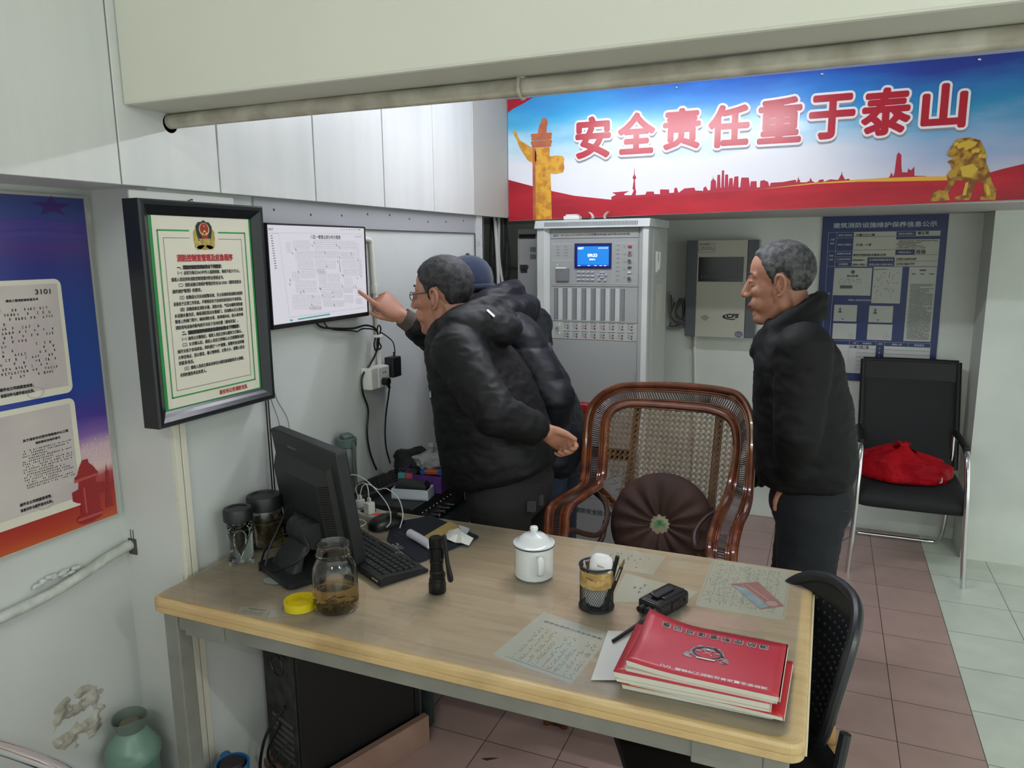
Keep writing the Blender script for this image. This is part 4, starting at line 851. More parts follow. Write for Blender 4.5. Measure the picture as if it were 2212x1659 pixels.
bm = NB(); W = .0014
for q in ((-.019, 1.622, .505, 1.622), (-.019, 1.444, .505, 1.444), (-.019, 1.622, -.014, 1.05), (.022, 1.622, .02, 1.05), (-.019, 1.524, .105, 1.524), (.022, 1.593, .105, 1.593), (.022, 1.495, .105, 1.495), (.022, 1.467, .105, 1.467), (.105, 1.622, .105, 1.444), (-.019, 1.048, .505, 1.048), (.12, 1.048, .12, .873), (.16, 1.048, .16, .873), (.25, 1.048, .25, .873), (.29, 1.048, .29, .873), (.401, 1.048, .401, .873), (.505, 1.048, .505, .873)): line(bm, *q, W, J2)
text_into(bm, '建筑消防设施维护保养信息公示', .003, 1.644, .482, .027, J2, bold=.0009)
for s, x, z, w in (('维保工程名称', .03, 1.602, .066), ('维保工程概况', .03, 1.553, .066), ('维保单位名称', .03, 1.506, .066), ('企业技术资质', .03, 1.477, .066), ('合同期限', .04, 1.451, .045), ('工程', -.008, 1.58, .02), ('信息', -.008, 1.56, .02), ('维保', -.008, 1.495, .02), ('单位', -.008, 1.475, .02), ('人员', -.01, 1.295, .018), ('信息', -.01, 1.27, .018), ('维保人员信息及相关证书', .10, 1.262, .13), ('消防安全管理人', .313, 1.605, .072), ('项目负责人', .322, 1.511, .058), ('企业服务质量监督电话', .186, 1.473, .112), ('项目负责人联系电话', .186, 1.449, .112), ('人员', .135, 1.032, .018), ('维保情况', .185, 1.032, .043), ('月份', .259, 1.032, .02), ('维保人员', .325, 1.032, .046), ('维保情况', .43, 1.032, .045), ('7', .266, 1.006, .005), ('8', .266, .985, .005), ('9', .266, .962, .005)): text_into(bm, s, x, z, w, .0095, J2, bold=.0003)
obj('board_lettering', bm, P('board_white_ink', 'aab0bc', rough=.4), ib, world=True)
bm = NB()
for z in (1.007, .985, .963, .941, .919, .897): line(bm, .16, z, .25, z, .0012, J2); line(bm, .29, z, .505, z, .0012, J2)
for q in ((.105, 1.597, .305, 1.597), (.105, 1.528, .305, 1.53), (.105, 1.493, .305, 1.495), (.305, 1.503, .504, 1.503), (.305, 1.47, .504, 1.471)): line(bm, *q, .0012, J2)
for s, x, z, w, h in (('六建三工二路', .115, 1.60, .09, .013), ('六八区、一二楼', .12, 1.55, .07, .012), ('淮安市消防技术服务公司', .107, 1.498, .155, .011), ('03020051', .108, 1.472, .055, .009), ('2020.1~2021.1', .108, 1.449, .066, .009), ('秦正荣', .402, 1.604, .05, .016), ('周丽', .4, 1.507, .045, .02), ('15951604109', .315, 1.475, .09, .012), ('15751581777', .315, 1.45, .085, .012), ('六区二层', .165, 1.009, .05, .014), ('王小锁', .122, 1.009, .035, .014)): text_into(bm, s, x, z, w, h, J2, bold=.0004)
scribble(bm, .308, 1.533, .50, 1.578, 5, J2, t=.0009, fill=.95, gap=.1)
obj('handwriting', bm, M_ink, ib, world=True)
M_form = P('form_paper', 'b3b6b0', rough=.4)
for nm, q in (('licence_paper', (.021, 1.291, .204, 1.436)), ('report_paper', (.211, 1.252, .346, 1.441)), ('long_form', (.377, 1.057, .503, 1.441)), ('certificate_paper', (.033, 1.152, .146, 1.240)), ('certificate_paper', (.204, 1.151, .318, 1.238)), ('certificate_paper', (.033, 1.056, .149, 1.141)), ('certificate_paper', (.203, 1.057, .321, 1.141))):
    bm = NB(); rect(bm, *q, J2); p = obj(nm, bm, M_form, ib, world=True)
    bm = NB(); w = q[2] - q[0]; h = q[3] - q[1]
    if nm == 'licence_paper':
        face(bm, circ(.113, 1.415, .010, 14), J3); text_into(bm, '营业执照', .085, 1.388, .055, .011, J3, bold=.0005); rect(bm, .055, 1.327, .115, 1.344, J3)
        scribble(bm, .04, 1.352, .19, 1.38, 3, J3, t=.0006, fill=.4)
    elif nm == 'report_paper': scribble(bm, .22, 1.27, .335, 1.415, 14, J3, t=.0006, fill=.25); line(bm, .214, 1.427, .275, 1.43, .003, J3)
    elif nm == 'long_form': scribble(bm, .385, 1.065, .497, 1.355, 42, J3, t=.0011, fill=.97, gap=.05); rect(bm, .425, 1.42, .455, 1.428, J3); rect(bm, .39, 1.403, .408, 1.408, J3); rect(bm, .43, 1.403, .448, 1.408, J3); rect(bm, .47, 1.403, .492, 1.408, J3)
    elif q[3] > 1.2:
        a = q[0] + .03; face(bm, circ(a, q[3] - .022, .006, 12), J3); face(bm, [(a - .010, q[3] - .042), (a + .010, q[3] - .042), (a + .005, q[3] - .03), (a - .005, q[3] - .03)], J3); rect(bm, q[0] + .042, q[1] + .009, q[0] + .05, q[1] + .016, J3)
    else:
        c = circ(q[0] + w * .78, q[1] + .02, .013, 20)
        for i in range(20): line(bm, *c[i], *c[(i + 1) % 20], .0008, J3)
        rect(bm, q[0] + w * .78 - .002, q[1] + .018, q[0] + w * .78 + .002, q[1] + .022, J3)
    obj('paper_print', bm, P('form_ink', '55585a', rough=.5), p, world=True)
# ================================================================ THE DESK AND WHAT LIES ON IT
def wood_mat():
    m = P('desk_wood', 'c0a77c', rough=.42); nt, b, N, L = nodes_of(m)
    tc = N('ShaderNodeTexCoord'); mp = N('ShaderNodeMapping'); mp.inputs['Scale'].default_value = (1.6, 16, 6); L(tc.outputs['Object'], mp.inputs[0])
    n = N('ShaderNodeTexNoise'); n.inputs['Scale'].default_value = 3; n.inputs['Detail'].default_value = 7; n.inputs['Distortion'].default_value = .6; L(mp.outputs[0], n.inputs['Vector'])
    r = N('ShaderNodeValToRGB'); r.color_ramp.elements[0].position = .3; r.color_ramp.elements[0].color = lin('b99d6e'); r.color_ramp.elements[1].position = .7; r.color_ramp.elements[1].color = lin('ccb486')
    L(n.outputs[0], r.inputs[0])
    n2 = N('ShaderNodeTexNoise'); n2.inputs['Scale'].default_value = 4.5; n2.inputs['Detail'].default_value = 6; L(tc.outputs['Object'], n2.inputs['Vector'])
    r2 = N('ShaderNodeValToRGB'); r2.color_ramp.elements[0].position = .30; r2.color_ramp.elements[0].color = (.55, .5, .42, 1); r2.color_ramp.elements[1].position = .5; r2.color_ramp.elements[1].color = (1, 1, 1, 1); L(n2.outputs[0], r2.inputs[0])
    mx = N('ShaderNodeMix'); mx.data_type = 'RGBA'; mx.blend_type = 'MULTIPLY'; mx.inputs['Factor'].default_value = .7; L(r.outputs[0], mx.inputs[6]); L(r2.outputs[0], mx.inputs[7]); L(mx.outputs[2], b.inputs['Base Color'])
    return m
M_wood = wood_mat(); M_steel = P('desk_steel', '84867f', rough=.5, bump=.1, bscale=200, var='777972', vscale=9)
dk = thing('office_desk', 'light wood office desk with a grey steel frame and papers under a clear sheet', 'desk', (-.71, 1.538, 0))
DX0, DX1, DY0, DY1 = -1.436, .010, 1.178, 1.899
def rpoly(x0, y0, x1, y1, r, k=6): return rrect(x1 - x0, y1 - y0, r, k, (x0 + x1) / 2, (y0 + y1) / 2)
bm = NB()
pr_ = [(.004, .714), (.0, .718), (.0, .728), (.003, .7305), (.0, .733), (.0, .744), (.0035, .749), (.009, .75)]
rings = []
for ins, z in pr_: rings.append([bm.verts.new((x, y, z)) for x, y in rpoly(DX0 + ins, DY0 + ins, DX1 - ins, DY1 - ins, .028 - ins * .5)])
for a, b in zip(rings, rings[1:]):
    for i in range(len(a)): j = (i + 1) % len(a); bm.faces.new((a[i], a[j], b[j], b[i]))
bm.faces.new(rings[-1]); bm.faces.new(rings[0][::-1]); obj('tabletop', bm, M_wood, dk, world=True)
bm = NB(); slab(bm, (DX1 - .0005, DY0 + .03, .716), (DX1 + .0035, DY1 - .025, .7455), bev=.001); obj('edge_band', bm, P('edge_band_ivory', 'cfc3a0', rough=.45), dk, world=True)
for x in (-1.425, -.055):
    for y in (1.205, 1.83): bm = NB(); slab(bm, (x, y, 0), (x + .042, y + .042, .714), bev=.003); obj('leg', bm, M_steel, dk, world=True)
bm = NB(); slab(bm, (-1.383, 1.210, .662), (-.055, 1.235, .7135), bev=.002); obj('front_rail', bm, M_steel, dk, world=True)
bm = NB(); slab(bm, (-1.383, 1.84, .662), (-.055, 1.865, .7135), bev=.002); obj('back_rail', bm, M_steel, dk, world=True)
for x in (-1.42, -.05): bm = NB(); slab(bm, (x, 1.247, .662), (x + .03, 1.83, .7135), bev=.002); obj('side_rail', bm, M_steel, dk, world=True)
for x in (-1.36, -.175):
    bm = NB(); slab(bm, (x, 1.2055, .655), (x + .12, 1.2105, .7135), bev=.002); o = obj('corner_bracket', bm, M_steel, dk, world=True)
    for q in (.03, .065):
        bm = NB(); tube(bm, smooth_path([(x + q, 1.2045, .70), (x + q, 1.204, .675), (x + q + .008, 1.204, .668), (x + q + .016, 1.204, .675), (x + q + .016, 1.2045, .69)], 5), .0025, 6); obj('bracket_hook', bm, M_steel, o, smooth=True); bpy.data.objects[-1] if False else None
M_film = None
def film_mat(name, rough=.06, fac=1.0, tint=(1, 1, 1, 1)):
    m = bpy.data.materials.new(name); m.use_nodes = True; nt = m.node_tree; nt.nodes.clear(); N, L = nt.nodes.new, nt.links.new
    out = N('ShaderNodeOutputMaterial'); tr = N('ShaderNodeBsdfTransparent'); tr.inputs[0].default_value = tint; gl = N('ShaderNodeBsdfGlossy'); gl.inputs['Roughness'].default_value = rough
    fr = N('ShaderNodeFresnel'); fr.inputs[0].default_value = 1.4; mx = N('ShaderNodeMixShader')
    tc = N('ShaderNodeTexCoord'); n = N('ShaderNodeTexNoise'); n.inputs['Scale'].default_value = 9; n.inputs['Detail'].default_value = 3; bp = N('ShaderNodeBump'); bp.inputs['Strength'].default_value = .35; bp.inputs['Distance'].default_value = .006
    L(tc.outputs['Object'], n.inputs['Vector']); L(n.outputs[0], bp.inputs['Height']); L(bp.outputs[0], gl.inputs['Normal']); L(bp.outputs[0], fr.inputs['Normal'])
    L(fr.outputs[0], mx.inputs[0]); L(tr.outputs[0], mx.inputs[1]); L(gl.outputs[0], mx.inputs[2]); df = N('ShaderNodeBsdfDiffuse'); df.inputs[0].default_value = (.85, .86, .82, 1); m2 = N('ShaderNodeMixShader'); m2.inputs[0].default_value = .13; L(mx.outputs[0], m2.inputs[1]); L(df.outputs[0], m2.inputs[2]); L(m2.outputs[0], out.inputs[0]); return m  # white diffuse share paints a pale sheen into the film's own colour
# papers pressed under the clear sheet
def paper(name, pts, col, label, z, group=None, scr=None, colink='5d6058', axis=None, extra=None, cat='paper', seed=1):
    c = Vector((sum(p[0] for p in pts) / len(pts), sum(p[1] for p in pts) / len(pts), z))
    t = thing(name, label, cat, c, group=group)
    bm = NB(); prism(bm, pts, .0003, T(0, 0, z)); obj('sheet', bm, P('paper_' + col, col, rough=.7, var=col if False else None), t, world=True)
    if scr:
        o, a, b, w, h = axis; M = frame((o[0], o[1], z + .0006), Vector((*a, 0)).normalized(), Vector((*b, 0)).normalized(), (0, 0, 1))
        bm = NB(); scr(bm, M, w, h); obj('writing', bm, P('pencil_' + colink, colink, rough=.8), t, world=True)
    return t
def colscr(bm, M, w, h):
    for i in range(9):
        scribble(bm, w * (.06 + .098 * i), h * .05, w * (.06 + .098 * i + .075), h * (.95 if i not in (2, 5) else .7), 22, M, t=.0006, seed=20 + i, fill=.62)
    line(bm, w * .03, h * .02, w * .97, h * .02, .0012, M)
A_ = [(-.545, 1.456), (-.385, 1.418), (-.378, 1.40), (-.398, 1.211), (-.56, 1.243), (-.577, 1.25)]
paper('note_sheet', A_, 'c9cbb8', 'pale contact list sheet under the clear desk cover in front of the mesh pen holder', .7501, scr=lambda bm, M, w, h: (colscr(bm, M, w, h * .78), text_into(bm, '淮安市水利公司电话号码', .012, h * .86, w * .85, .008, M, bold=.0003)), axis=((-.395, 1.22), (-.165, .032), (-.012, -.0) if False else (.02, .2), .165, .19))
paper('note_sheet', [(-.542, 1.872), (-.353, 1.862), (-.36, 1.734), (-.549, 1.745)], 'bdb497', 'stained yellowish sheet under the clear desk cover near the rattan chair', .7501, scr=lambda bm, M, w, h: scribble(bm, .02, .02, w - .02, h - .02, 6, M, t=.0008, fill=.25), axis=((-.549, 1.745), (.19, -.01), (.005, .127), .185, .12))
paper('note_sheet', [(-.426, 1.722), (-.239, 1.683), (-.262, 1.622), (-.418, 1.555)], 'c4c2a8', 'creased blank note sheet under the clear desk cover right of the mesh pen holder', .7501, scr=lambda bm, M, w, h: scribble(bm, .02, .0, w - .03, h, 4, M, t=.0008, fill=.35), axis=((-.41, 1.60), (.17, -.0), (.0, .1), .16, .08))
paper('note_sheet', rpoly(-.236, 1.61, -.045, 1.884, .012), 'c2c2a6', 'large handwritten grid sheet under the clear desk cover at the far right corner', .7501, scr=lambda bm, M, w, h: (scribble(bm, .008, .03, w - .015, h - .01, 30, M, t=.00045, fill=.5, gap=.2), [line(bm, .005 + w * .12 * i, .02, .005 + w * .12 * i, h - .01, .0005, M) for i in range(9)]), axis=((-.236, 1.61), (.19, 0), (0, .27), .19, .27))
paper('note_sheet', [(-.223, 1.524), (-.062, 1.513), (-.067, 1.461), (-.222, 1.459)], 'b3a184', 'brown stained strip of paper under the clear desk cover just behind the red book', .7501, scr=lambda bm, M, w, h: scribble(bm, .005, .0, w - .01, h, 8, M, t=.0008, fill=.8), axis=((-.22, 1.461), (.16, 0), (0, .06), .155, .055))
paper('note_sheet', [(-1.199, 1.223), (-1.126, 1.247), (-1.107, 1.201), (-1.179, 1.179 + .008)], 'c4b58f', 'small printed slip under the clear desk cover in front of the yellow lid', .7501, scr=lambda bm, M, w, h: (scribble(bm, .003, .0, w - .006, h * .55, 3, M, t=.0008), line(bm, .02, h * .8, w * .9, h * .8, .004, M)), axis=((-1.18, 1.192), (.07, .013), (-.018, .036), .07, .035))
paper('note_sheet', [(-1.122, 1.236), (-1.06, 1.262), (-1.035, 1.242), (-1.11, 1.20)], 'c9c4b0', 'torn scrap of tape paper under the clear desk cover beside the yellow lid', .7501)
paper('note_sheet', [(-.335, 1.842), (-.285, 1.852), (-.275, 1.802), (-.325, 1.795)], 'c2b48f', 'small square yellow slip under the clear desk cover between two larger sheets', .7501)
paper('note_sheet', [(-.275, 1.60), (-.09, 1.585), (-.10, 1.535), (-.25, 1.53)], 'c7a58a', 'pinkish faded strip under the clear desk cover in front of the bright card', .7501)
card = thing('picture_card', 'colourful red and blue picture card under the clear desk cover at the far right corner', 'card', (-.11, 1.718, .7506))
bm = NB(); cpts = [(-.176, 1.754), (-.115, 1.79), (-.049, 1.682), (-.098, 1.646)]; prism(bm, cpts, .0003, T(0, 0, .7506)); obj('card_sheet', bm, P('card_print', 'b0583f', rough=.5, var='a5443f', vscale=14), card, world=True)
bm = NB(); face(bm, [(-.172, 1.751, .7511), (-.14, 1.744, .7511), (-.082, 1.667, .7511), (-.098, 1.648, .7511)]); obj('blue_band', bm, P('card_blue', '5f93ac', rough=.5, var='9fb7b6', vscale=20), card, world=True)
bm = NB(); face(bm, circ(-.076, 1.684, .013, 20), T(0, 0, .7513)); line(bm, -.14, 1.765, -.085, 1.70, .003, T(0, 0, .7512)); line(bm, -.15, 1.758, -.095, 1.69, .002, T(0, 0, .7512)); obj('card_marks', bm, P('card_pale', 'c49a8c', rough=.5), card, world=True)
bm = NB(); face(bm, [(x, y, .7526) for x, y in rpoly(DX0 + .006, DY0 + .012, -.014, DY1 - .012, .03)]); tag(obj('desk_cover', bm, film_mat('clear_film')), 'clear plastic sheet covering the wooden desk top', 'desk cover')
ZD = .7528

# ---- glassware
M_glass = P('clear_glass', 'f4f7f5', rough=.02, trans=1, ior=1.45)
M_lid = P('black_lid', '1b1d20', rough=.45)
def jar_glass(prof_out, wall=.003, floor=.006):
    inn = [(max(r - wall, .001), z) for r, z in prof_out if z > prof_out[0][1] + floor * .8]
    return [(0, prof_out[0][1])] + prof_out + inn[::-1] + [(0, prof_out[0][1] + floor)]
t = thing('glass_tumbler', 'slim glass tumbler of clear water with a black lid beside the wall', 'tumbler', (-1.386, 1.43, ZD))
bm = NB(); lathe(bm, jar_glass([(.030, 0), (.032, .003), (.032, .118)], .003, .012), 36); obj('glass_body', bm, M_glass, t, smooth=True)
bm = NB(); lathe(bm, [(0, .0115), (.0295, .0115), (.0295, .085), (0, .085)], 36); obj('water', bm, P('water', 'eef4f2', rough=0, trans=1, ior=1.33), t, smooth=True)
bm = NB(); lathe(bm, [(.0335, .108), (.0375, .110), (.0375, .136), (.034, .142), (.024, .143), (.024, .1405), (0, .1405)], 36); lathe(bm, [(.0335, .108), (.030, .118), (0, .118)], 36); obj('lid', bm, M_lid, t, smooth=True)
t = thing('tea_jar', 'wide glass jar of brewed tea leaves with a black lid against the wall', 'jar', (-1.386, 1.53, ZD))
bm = NB(); lathe(bm, jar_glass([(.043, 0), (.046, .004), (.046, .09), (.045, .10), (.042, .108), (.042, .118)], .003, .006), 36); obj('glass_body', bm, M_glass, t, smooth=True)
bm = NB(); lathe(bm, [(0, .0055), (.0434, .0055), (.0434, .074), (0, .074)], 36); obj('tea', bm, P('dark_tea', 'a8966a', rough=.02, trans=.9, ior=1.33), t, smooth=True)
bm = NB(); rnd = random.Random(5)
for i in range(60): a = rnd.random() * 2 * PI; r = .038 * math.sqrt(rnd.random()); ell(bm, (r * math.cos(a), r * math.sin(a), .010 + rnd.random() * .05), (.005, .0018, .002), n=6, rot=RZ(a * 3) @ RX(a))
o = obj('tea_leaves', bm, P('tea_leaf', '4f4a2c', rough=.7), t); o['kind'] = 'stuff'
bm = NB(); lathe(bm, [(.043, .107), (.0475, .109), (.0475, .140), (.044, .146), (.033, .147), (.032, .1445), (0, .1445)], 36); lathe(bm, [(.043, .107), (.04, .118), (0, .118)], 36); obj('lid', bm, M_lid, t, smooth=True)
t = thing('open_jar', 'open glass jar half full of amber tea, without its lid, near the desk front', 'jar', (-.99, 1.30, ZD))
bm = NB(); lathe(bm, jar_glass([(.046, 0), (.0505, .006), (.0515, .02), (.0505, .085), (.048, .10), (.042, .112), (.0385, .118), (.0385, .126), (.0405, .128), (.0405, .131), (.0385, .133), (.0385, .150), (.0395, .152)], .003, .006), 40); obj('glass_body', bm, M_glass, t, smooth=True)
bm = NB(); lathe(bm, [(0, .0055), (.0455, .0055), (.0486, .018), (.0483, .058), (0, .058)], 40); obj('tea', bm, P('amber_tea', 'e8c486', rough=.01, trans=1, ior=1.33), t, smooth=True)
bm = NB(); rnd = random.Random(6)
for i in range(46): a = rnd.random() * 2 * PI; r = .041 * math.sqrt(rnd.random()); ell(bm, (r * math.cos(a), r * math.sin(a), .009 + rnd.random() * .012), (.008, .0022, .0015), n=6, rot=RZ(a * 5) @ RX(a) @ RY(rnd.random()))
o = obj('tea_leaves', bm, P('green_tea_leaf', '6d6a3a', rough=.7), t); o['kind'] = 'stuff'
bm = NB(); lathe(bm, [(0, .003), (.034, .003), (.034, .019), (.0365, .019), (.0365, 0), (0, 0)], 36)
o = obj('jar_lid', bm, P('yellow_plastic', 'c9b51a', rough=.4), smooth=True); o.location = (-1.065, 1.268, ZD); tag(o, 'yellow screw lid lying upturned beside the open jar of tea', 'lid')

# ---- enamel mug
M_en = P('white_enamel', 'd9dde0', rough=.12, coat=.3)
M_rim = P('navy_rim', '1c2340', rough=.2)
t = thing('enamel_mug', 'white enamel mug with a navy rim and a domed lid', 'mug', (-.632, 1.622, ZD))
bm = NB(); lathe(bm, [(0, .0), (.044, 0), (.0475, .004), (.0475, .082), (.0455, .082), (.0455, .006), (0, .006)], 40); obj('mug_body', bm, M_en, t, smooth=True)
bm = NB(); tube(bm, [(.049 * math.cos(a), .049 * math.sin(a), .083) for a in [2 * PI * i / 40 for i in range(40)]], .0028, 8, closed=True); obj('mug_rim', bm, M_rim, t, smooth=True)
bm = NB(); a0 = -.95; tube(bm, [Vector((math.cos(a0) * r, math.sin(a0) * r, z)) for r, z in [(p.x, p.z) for p in smooth_path([(.046, 0, .066), (.062, 0, .067), (.068, 0, .05), (.064, 0, .03), (.046, 0, .022)], 6)]], .0042, 10, sx=1.8); obj('handle', bm, M_en, t, smooth=True)
bm = NB(); lathe(bm, [(.0515, .0845), (.0515, .0875), (.046, .089), (.04, .092), (.034, .101), (.024, .108), (.010, .111), (.008, .113), (.0085, .117), (.0105, .121), (.009, .127), (.004, .129), (0, .129)], 40); lathe(bm, [(.0515, .0845), (.04, .086), (0, .086)], 40); obj('lid', bm, M_en, t, smooth=True)
bm = NB(); a0 = 3.35
def mugpt(u, v): a = a0 + .5 * (u - .5); return (.0479 * math.cos(a), .0479 * math.sin(a), .018 + .05 * v)
for (u0, v0, u1, v1) in ((.55, .0, 1.1, .3),):
    grid(bm, 4, 2, lambda u, v: mugpt(u0 + (u1 - u0) * u, v0 + (v1 - v0) * v))
obj('orange_print', bm, P('mug_orange', 'c07a2c', rough=.2), t)
bm = NB()
for q in range(3): grid(bm, 2, 1, lambda u, v, q=q: mugpt(.75 + .2 * u + .16 * q, .95 - .15 * q + .13 * v))
obj('red_print', bm, P('mug_red', '8d2a3a', rough=.2), t)

# ---- torch
t = thing('torch', 'black metal torch standing on its head with a wrist strap', 'torch', (-.812, 1.452, ZD), rz=.3)
M_tor = P('black_anodised', '0e0f10', rough=.28, metal=.3)
bm = NB(); lathe(bm, [(0, 0), (.0195, 0), (.021, .002), (.021, .024), (.0195, .028), (.0195, .033), (.0175, .036), (.0175, .052), (.016, .055), (.0155, .072), (.0165, .074), (.0165, .078), (.015, .08), (.015, .112), (.017, .115), (.0175, .133), (.014, .137), (0, .137)], 12); obj('torch_body', bm, M_tor, t, smooth=True, ang=20)
bm = NB()
for i in range(8): a = 2 * PI * i / 8; box(bm, (.0158 * math.cos(a), .0158 * math.sin(a), .096), (.004, .004, .026), None)
obj('grip_rib', bm, M_tor, t)
bm = NB(); tube(bm, [(.014, 0, .044), (.0195, 0, .044)], .006, 10); obj('side_switch', bm, M_blackr, t)
bm = NB(); tube(bm, smooth_path([(.014, -.002, .134), (.021, -.004, .142), (.024, -.006, .12), (.028, -.008, .08), (.036, -.01, .045), (.036, -.008, .032), (.029, -.006, .035), (.025, -.004, .07), (.0215, -.002, .10)], 6), .003, 6, sx=1.7); obj('wrist_strap', bm, M_blackr, t, smooth=True)

# ---- mesh pen holder and its contents
t = thing('pen_holder', 'round black wire mesh pen holder with a brown paper band', 'pen holder', (-.442, 1.522, ZD))
bm = NB(); n, k = 44, 22
vs = [[bm.verts.new((.0375 * math.cos(2 * PI * (i + .5 * (j % 2)) / n), .0375 * math.sin(2 * PI * (i + .5 * (j % 2)) / n), .003 + .096 * j / k)) for i in range(n)] for j in range(k + 1)]
for j in range(0, k - 1):
    for i in range(n):
        if j % 2 == 0: bm.faces.new((vs[j][i], vs[j + 1][i], vs[j + 2][i], vs[j + 1][(i - 1) % n]))
        else: bm.faces.new((vs[j][i], vs[j + 1][(i + 1) % n], vs[j + 2][i], vs[j + 1][i]))
o = obj('wire_mesh', bm, M_black, t); md = o.modifiers.new('w', 'WIREFRAME'); md.thickness = .0011; md.use_replace = True; me = evaluated(o); o.modifiers.clear(); o.data = me
for z, r in ((.1, .0026), (.003, .0022)):
    bm = NB(); tube(bm, [(.0385 * math.cos(a), .0385 * math.sin(a), z) for a in [2 * PI * i / 36 for i in range(36)]], r, 8, closed=True); obj('rim' if z > .05 else 'base_ring', bm, M_black, t, smooth=True)
bm = NB(); lathe(bm, [(0, .0015), (.037, .0015), (.037, .0025), (0, .0025)], 32); obj('base_plate', bm, M_black, t)
bm = NB(); lathe(bm, [(.0385, .055), (.0385, .093)], 40); obj('paper_band', bm, P('kraft_band', '9c7c46', rough=.6, var='b79a62', vscale=60, vlo=.42, vhi=.6), t, smooth=True)
bm = NB()
for i in range(7): a = -1.9 + i * .06; box(bm, (.0388 * math.cos(a), .0388 * math.sin(a), .082 - i * .0006), (.0022, .0004, .0016), None)
obj('band_text', bm, M_ink, t)
w = thing('temperature_gauge', 'white rounded handheld gauge standing in the mesh pen holder', 'gauge', (-.444, 1.515, ZD + .006), rot=(.08, .14, .15))
bm = NB(); rings_loft(bm, [((0, 0, z), (a, 0, 0), (0, b, 0)) for z, a, b in ((0, .014, .008), (.01, .019, .011), (.05, .022, .012), (.09, .0255, .0135), (.112, .0255, .0135), (.122, .022, .011), (.127, .014, .007), (.128, .005, .002))], n=24, power=2.6); obj('gauge_body', bm, P('glossy_white', 'dcdce0', rough=.2), w, smooth=True, ang=60)
bm = NB(); Mw = frame((.002, -.0139, .018), (1, 0, 0), (0, 0, 1), (0, -1, 0)); text_into(bm, 'EUROSW', -.009, .060, .022, .0055, Mw, bold=.0003); frame_lines(bm, -.011, .058, .015, .067, .0005, Mw)
for i in range(5): rect(bm, -.008 + i * .003, .0845, -.0068 + i * .003, .0905 - .0008 * i, Mw)
obj('gauge_print', bm, M_ink, w)
bm = NB(); cyl(bm, (.004, -.0105, .099), (.004, -.006, .1005), .0024, 8); obj('sensor_hole', bm, M_blackr, w)
for i, (x, y, tilt, col, ln, lab) in enumerate(((-.42, 1.528, (.02, .2), '17181a', .122, 'black pen with a square cap leaning right in the mesh pen holder'), (-.418, 1.517, (.05, .33), '1d1f22', .128, 'black pen with a brass tip leaning out lowest over the holder rim'), (-.462, 1.52, (-.02, -.1), 'cfcfd0', .10, 'white pen standing at the left inside the mesh pen holder'))):
    p = thing('pen', lab, 'pen', (x, y, ZD + .006), rot=(tilt[0], tilt[1], 0))
    bm = NB(); tube(bm, [(0, 0, 0), (0, 0, ln * .85)], .0042, 10); obj('barrel', bm, P('pen_' + col, col, rough=.35), p, smooth=True)
    bm = NB(); tube(bm, [(0, 0, ln * .85), (0, 0, ln)], [.0048 if i == 0 else .0035, .0048 if i == 0 else .0012], 10); obj('pen_end', bm, P('brass', '9a8250', rough=.3, metal=1) if i == 1 else P('pen_' + col, col), p, smooth=True)
    bm = NB(); box(bm, (0, -.0055, ln * .7), (.003, .002, .03)); obj('pen_clip', bm, M_chrome if i else M_black, p)

# ---- walkie-talkie lying on its back
t = thing('walkie_talkie', 'black walkie-talkie lying face up with its antenna pointing toward the red books', 'radio', (-.30, 1.567, ZD), rz=math.atan2(-.91, -.41))
bm = NB(); slab(bm, (-.058, -.03, 0), (.055, .03, .034), bev=.007, seg=3); obj('radio_body', bm, P('radio_black', '121315', rough=.3), t)
bm = NB(); slab(bm, (-.052, -.022, .032), (.022, .022, .0375), bev=.003); slab(bm, (.028, -.024, .031), (.05, .024, .036), bev=.002); obj('battery_pack', bm, P('radio_gloss', '17181b', rough=.18), t)
bm = NB(); slab(bm, (-.03, -.009, .037), (.035, .009, .042), bev=.002); obj('belt_clip', bm, M_blackr, t)
for y in (-.014, 0, .014): bm = NB(); cyl(bm, (-.059, y, .028), (-.0575, y, .028), .0025, 8); obj('charge_contact', bm, P('brass', '9a8250'), t)
for y, l in ((-.012, .018), (.004, .014)): bm = NB(); cyl(bm, (.054, y, .018), (.054 + l, y, .018), .0075, 14); obj('knob', bm, M_blackr, t, smooth=True)
bm = NB(); tube(bm, [(.052, .02, .018), (.07, .02, .018), (.09, .02, .015), (.12, .02, .011), (.20, .02, .0055)], [.0085, .0085, .007, .0045, .0038], 12); obj('antenna', bm, M_blackr, t, smooth=True)
bm = NB(); slab(bm, (-.02, .029, .01), (.01, .032, .026), bev=.001); cyl(bm, (-.04, .028, .018), (-.04, .032, .018), .004, 10); obj('side_keys', bm, P('radio_gloss', '17181b'), t)

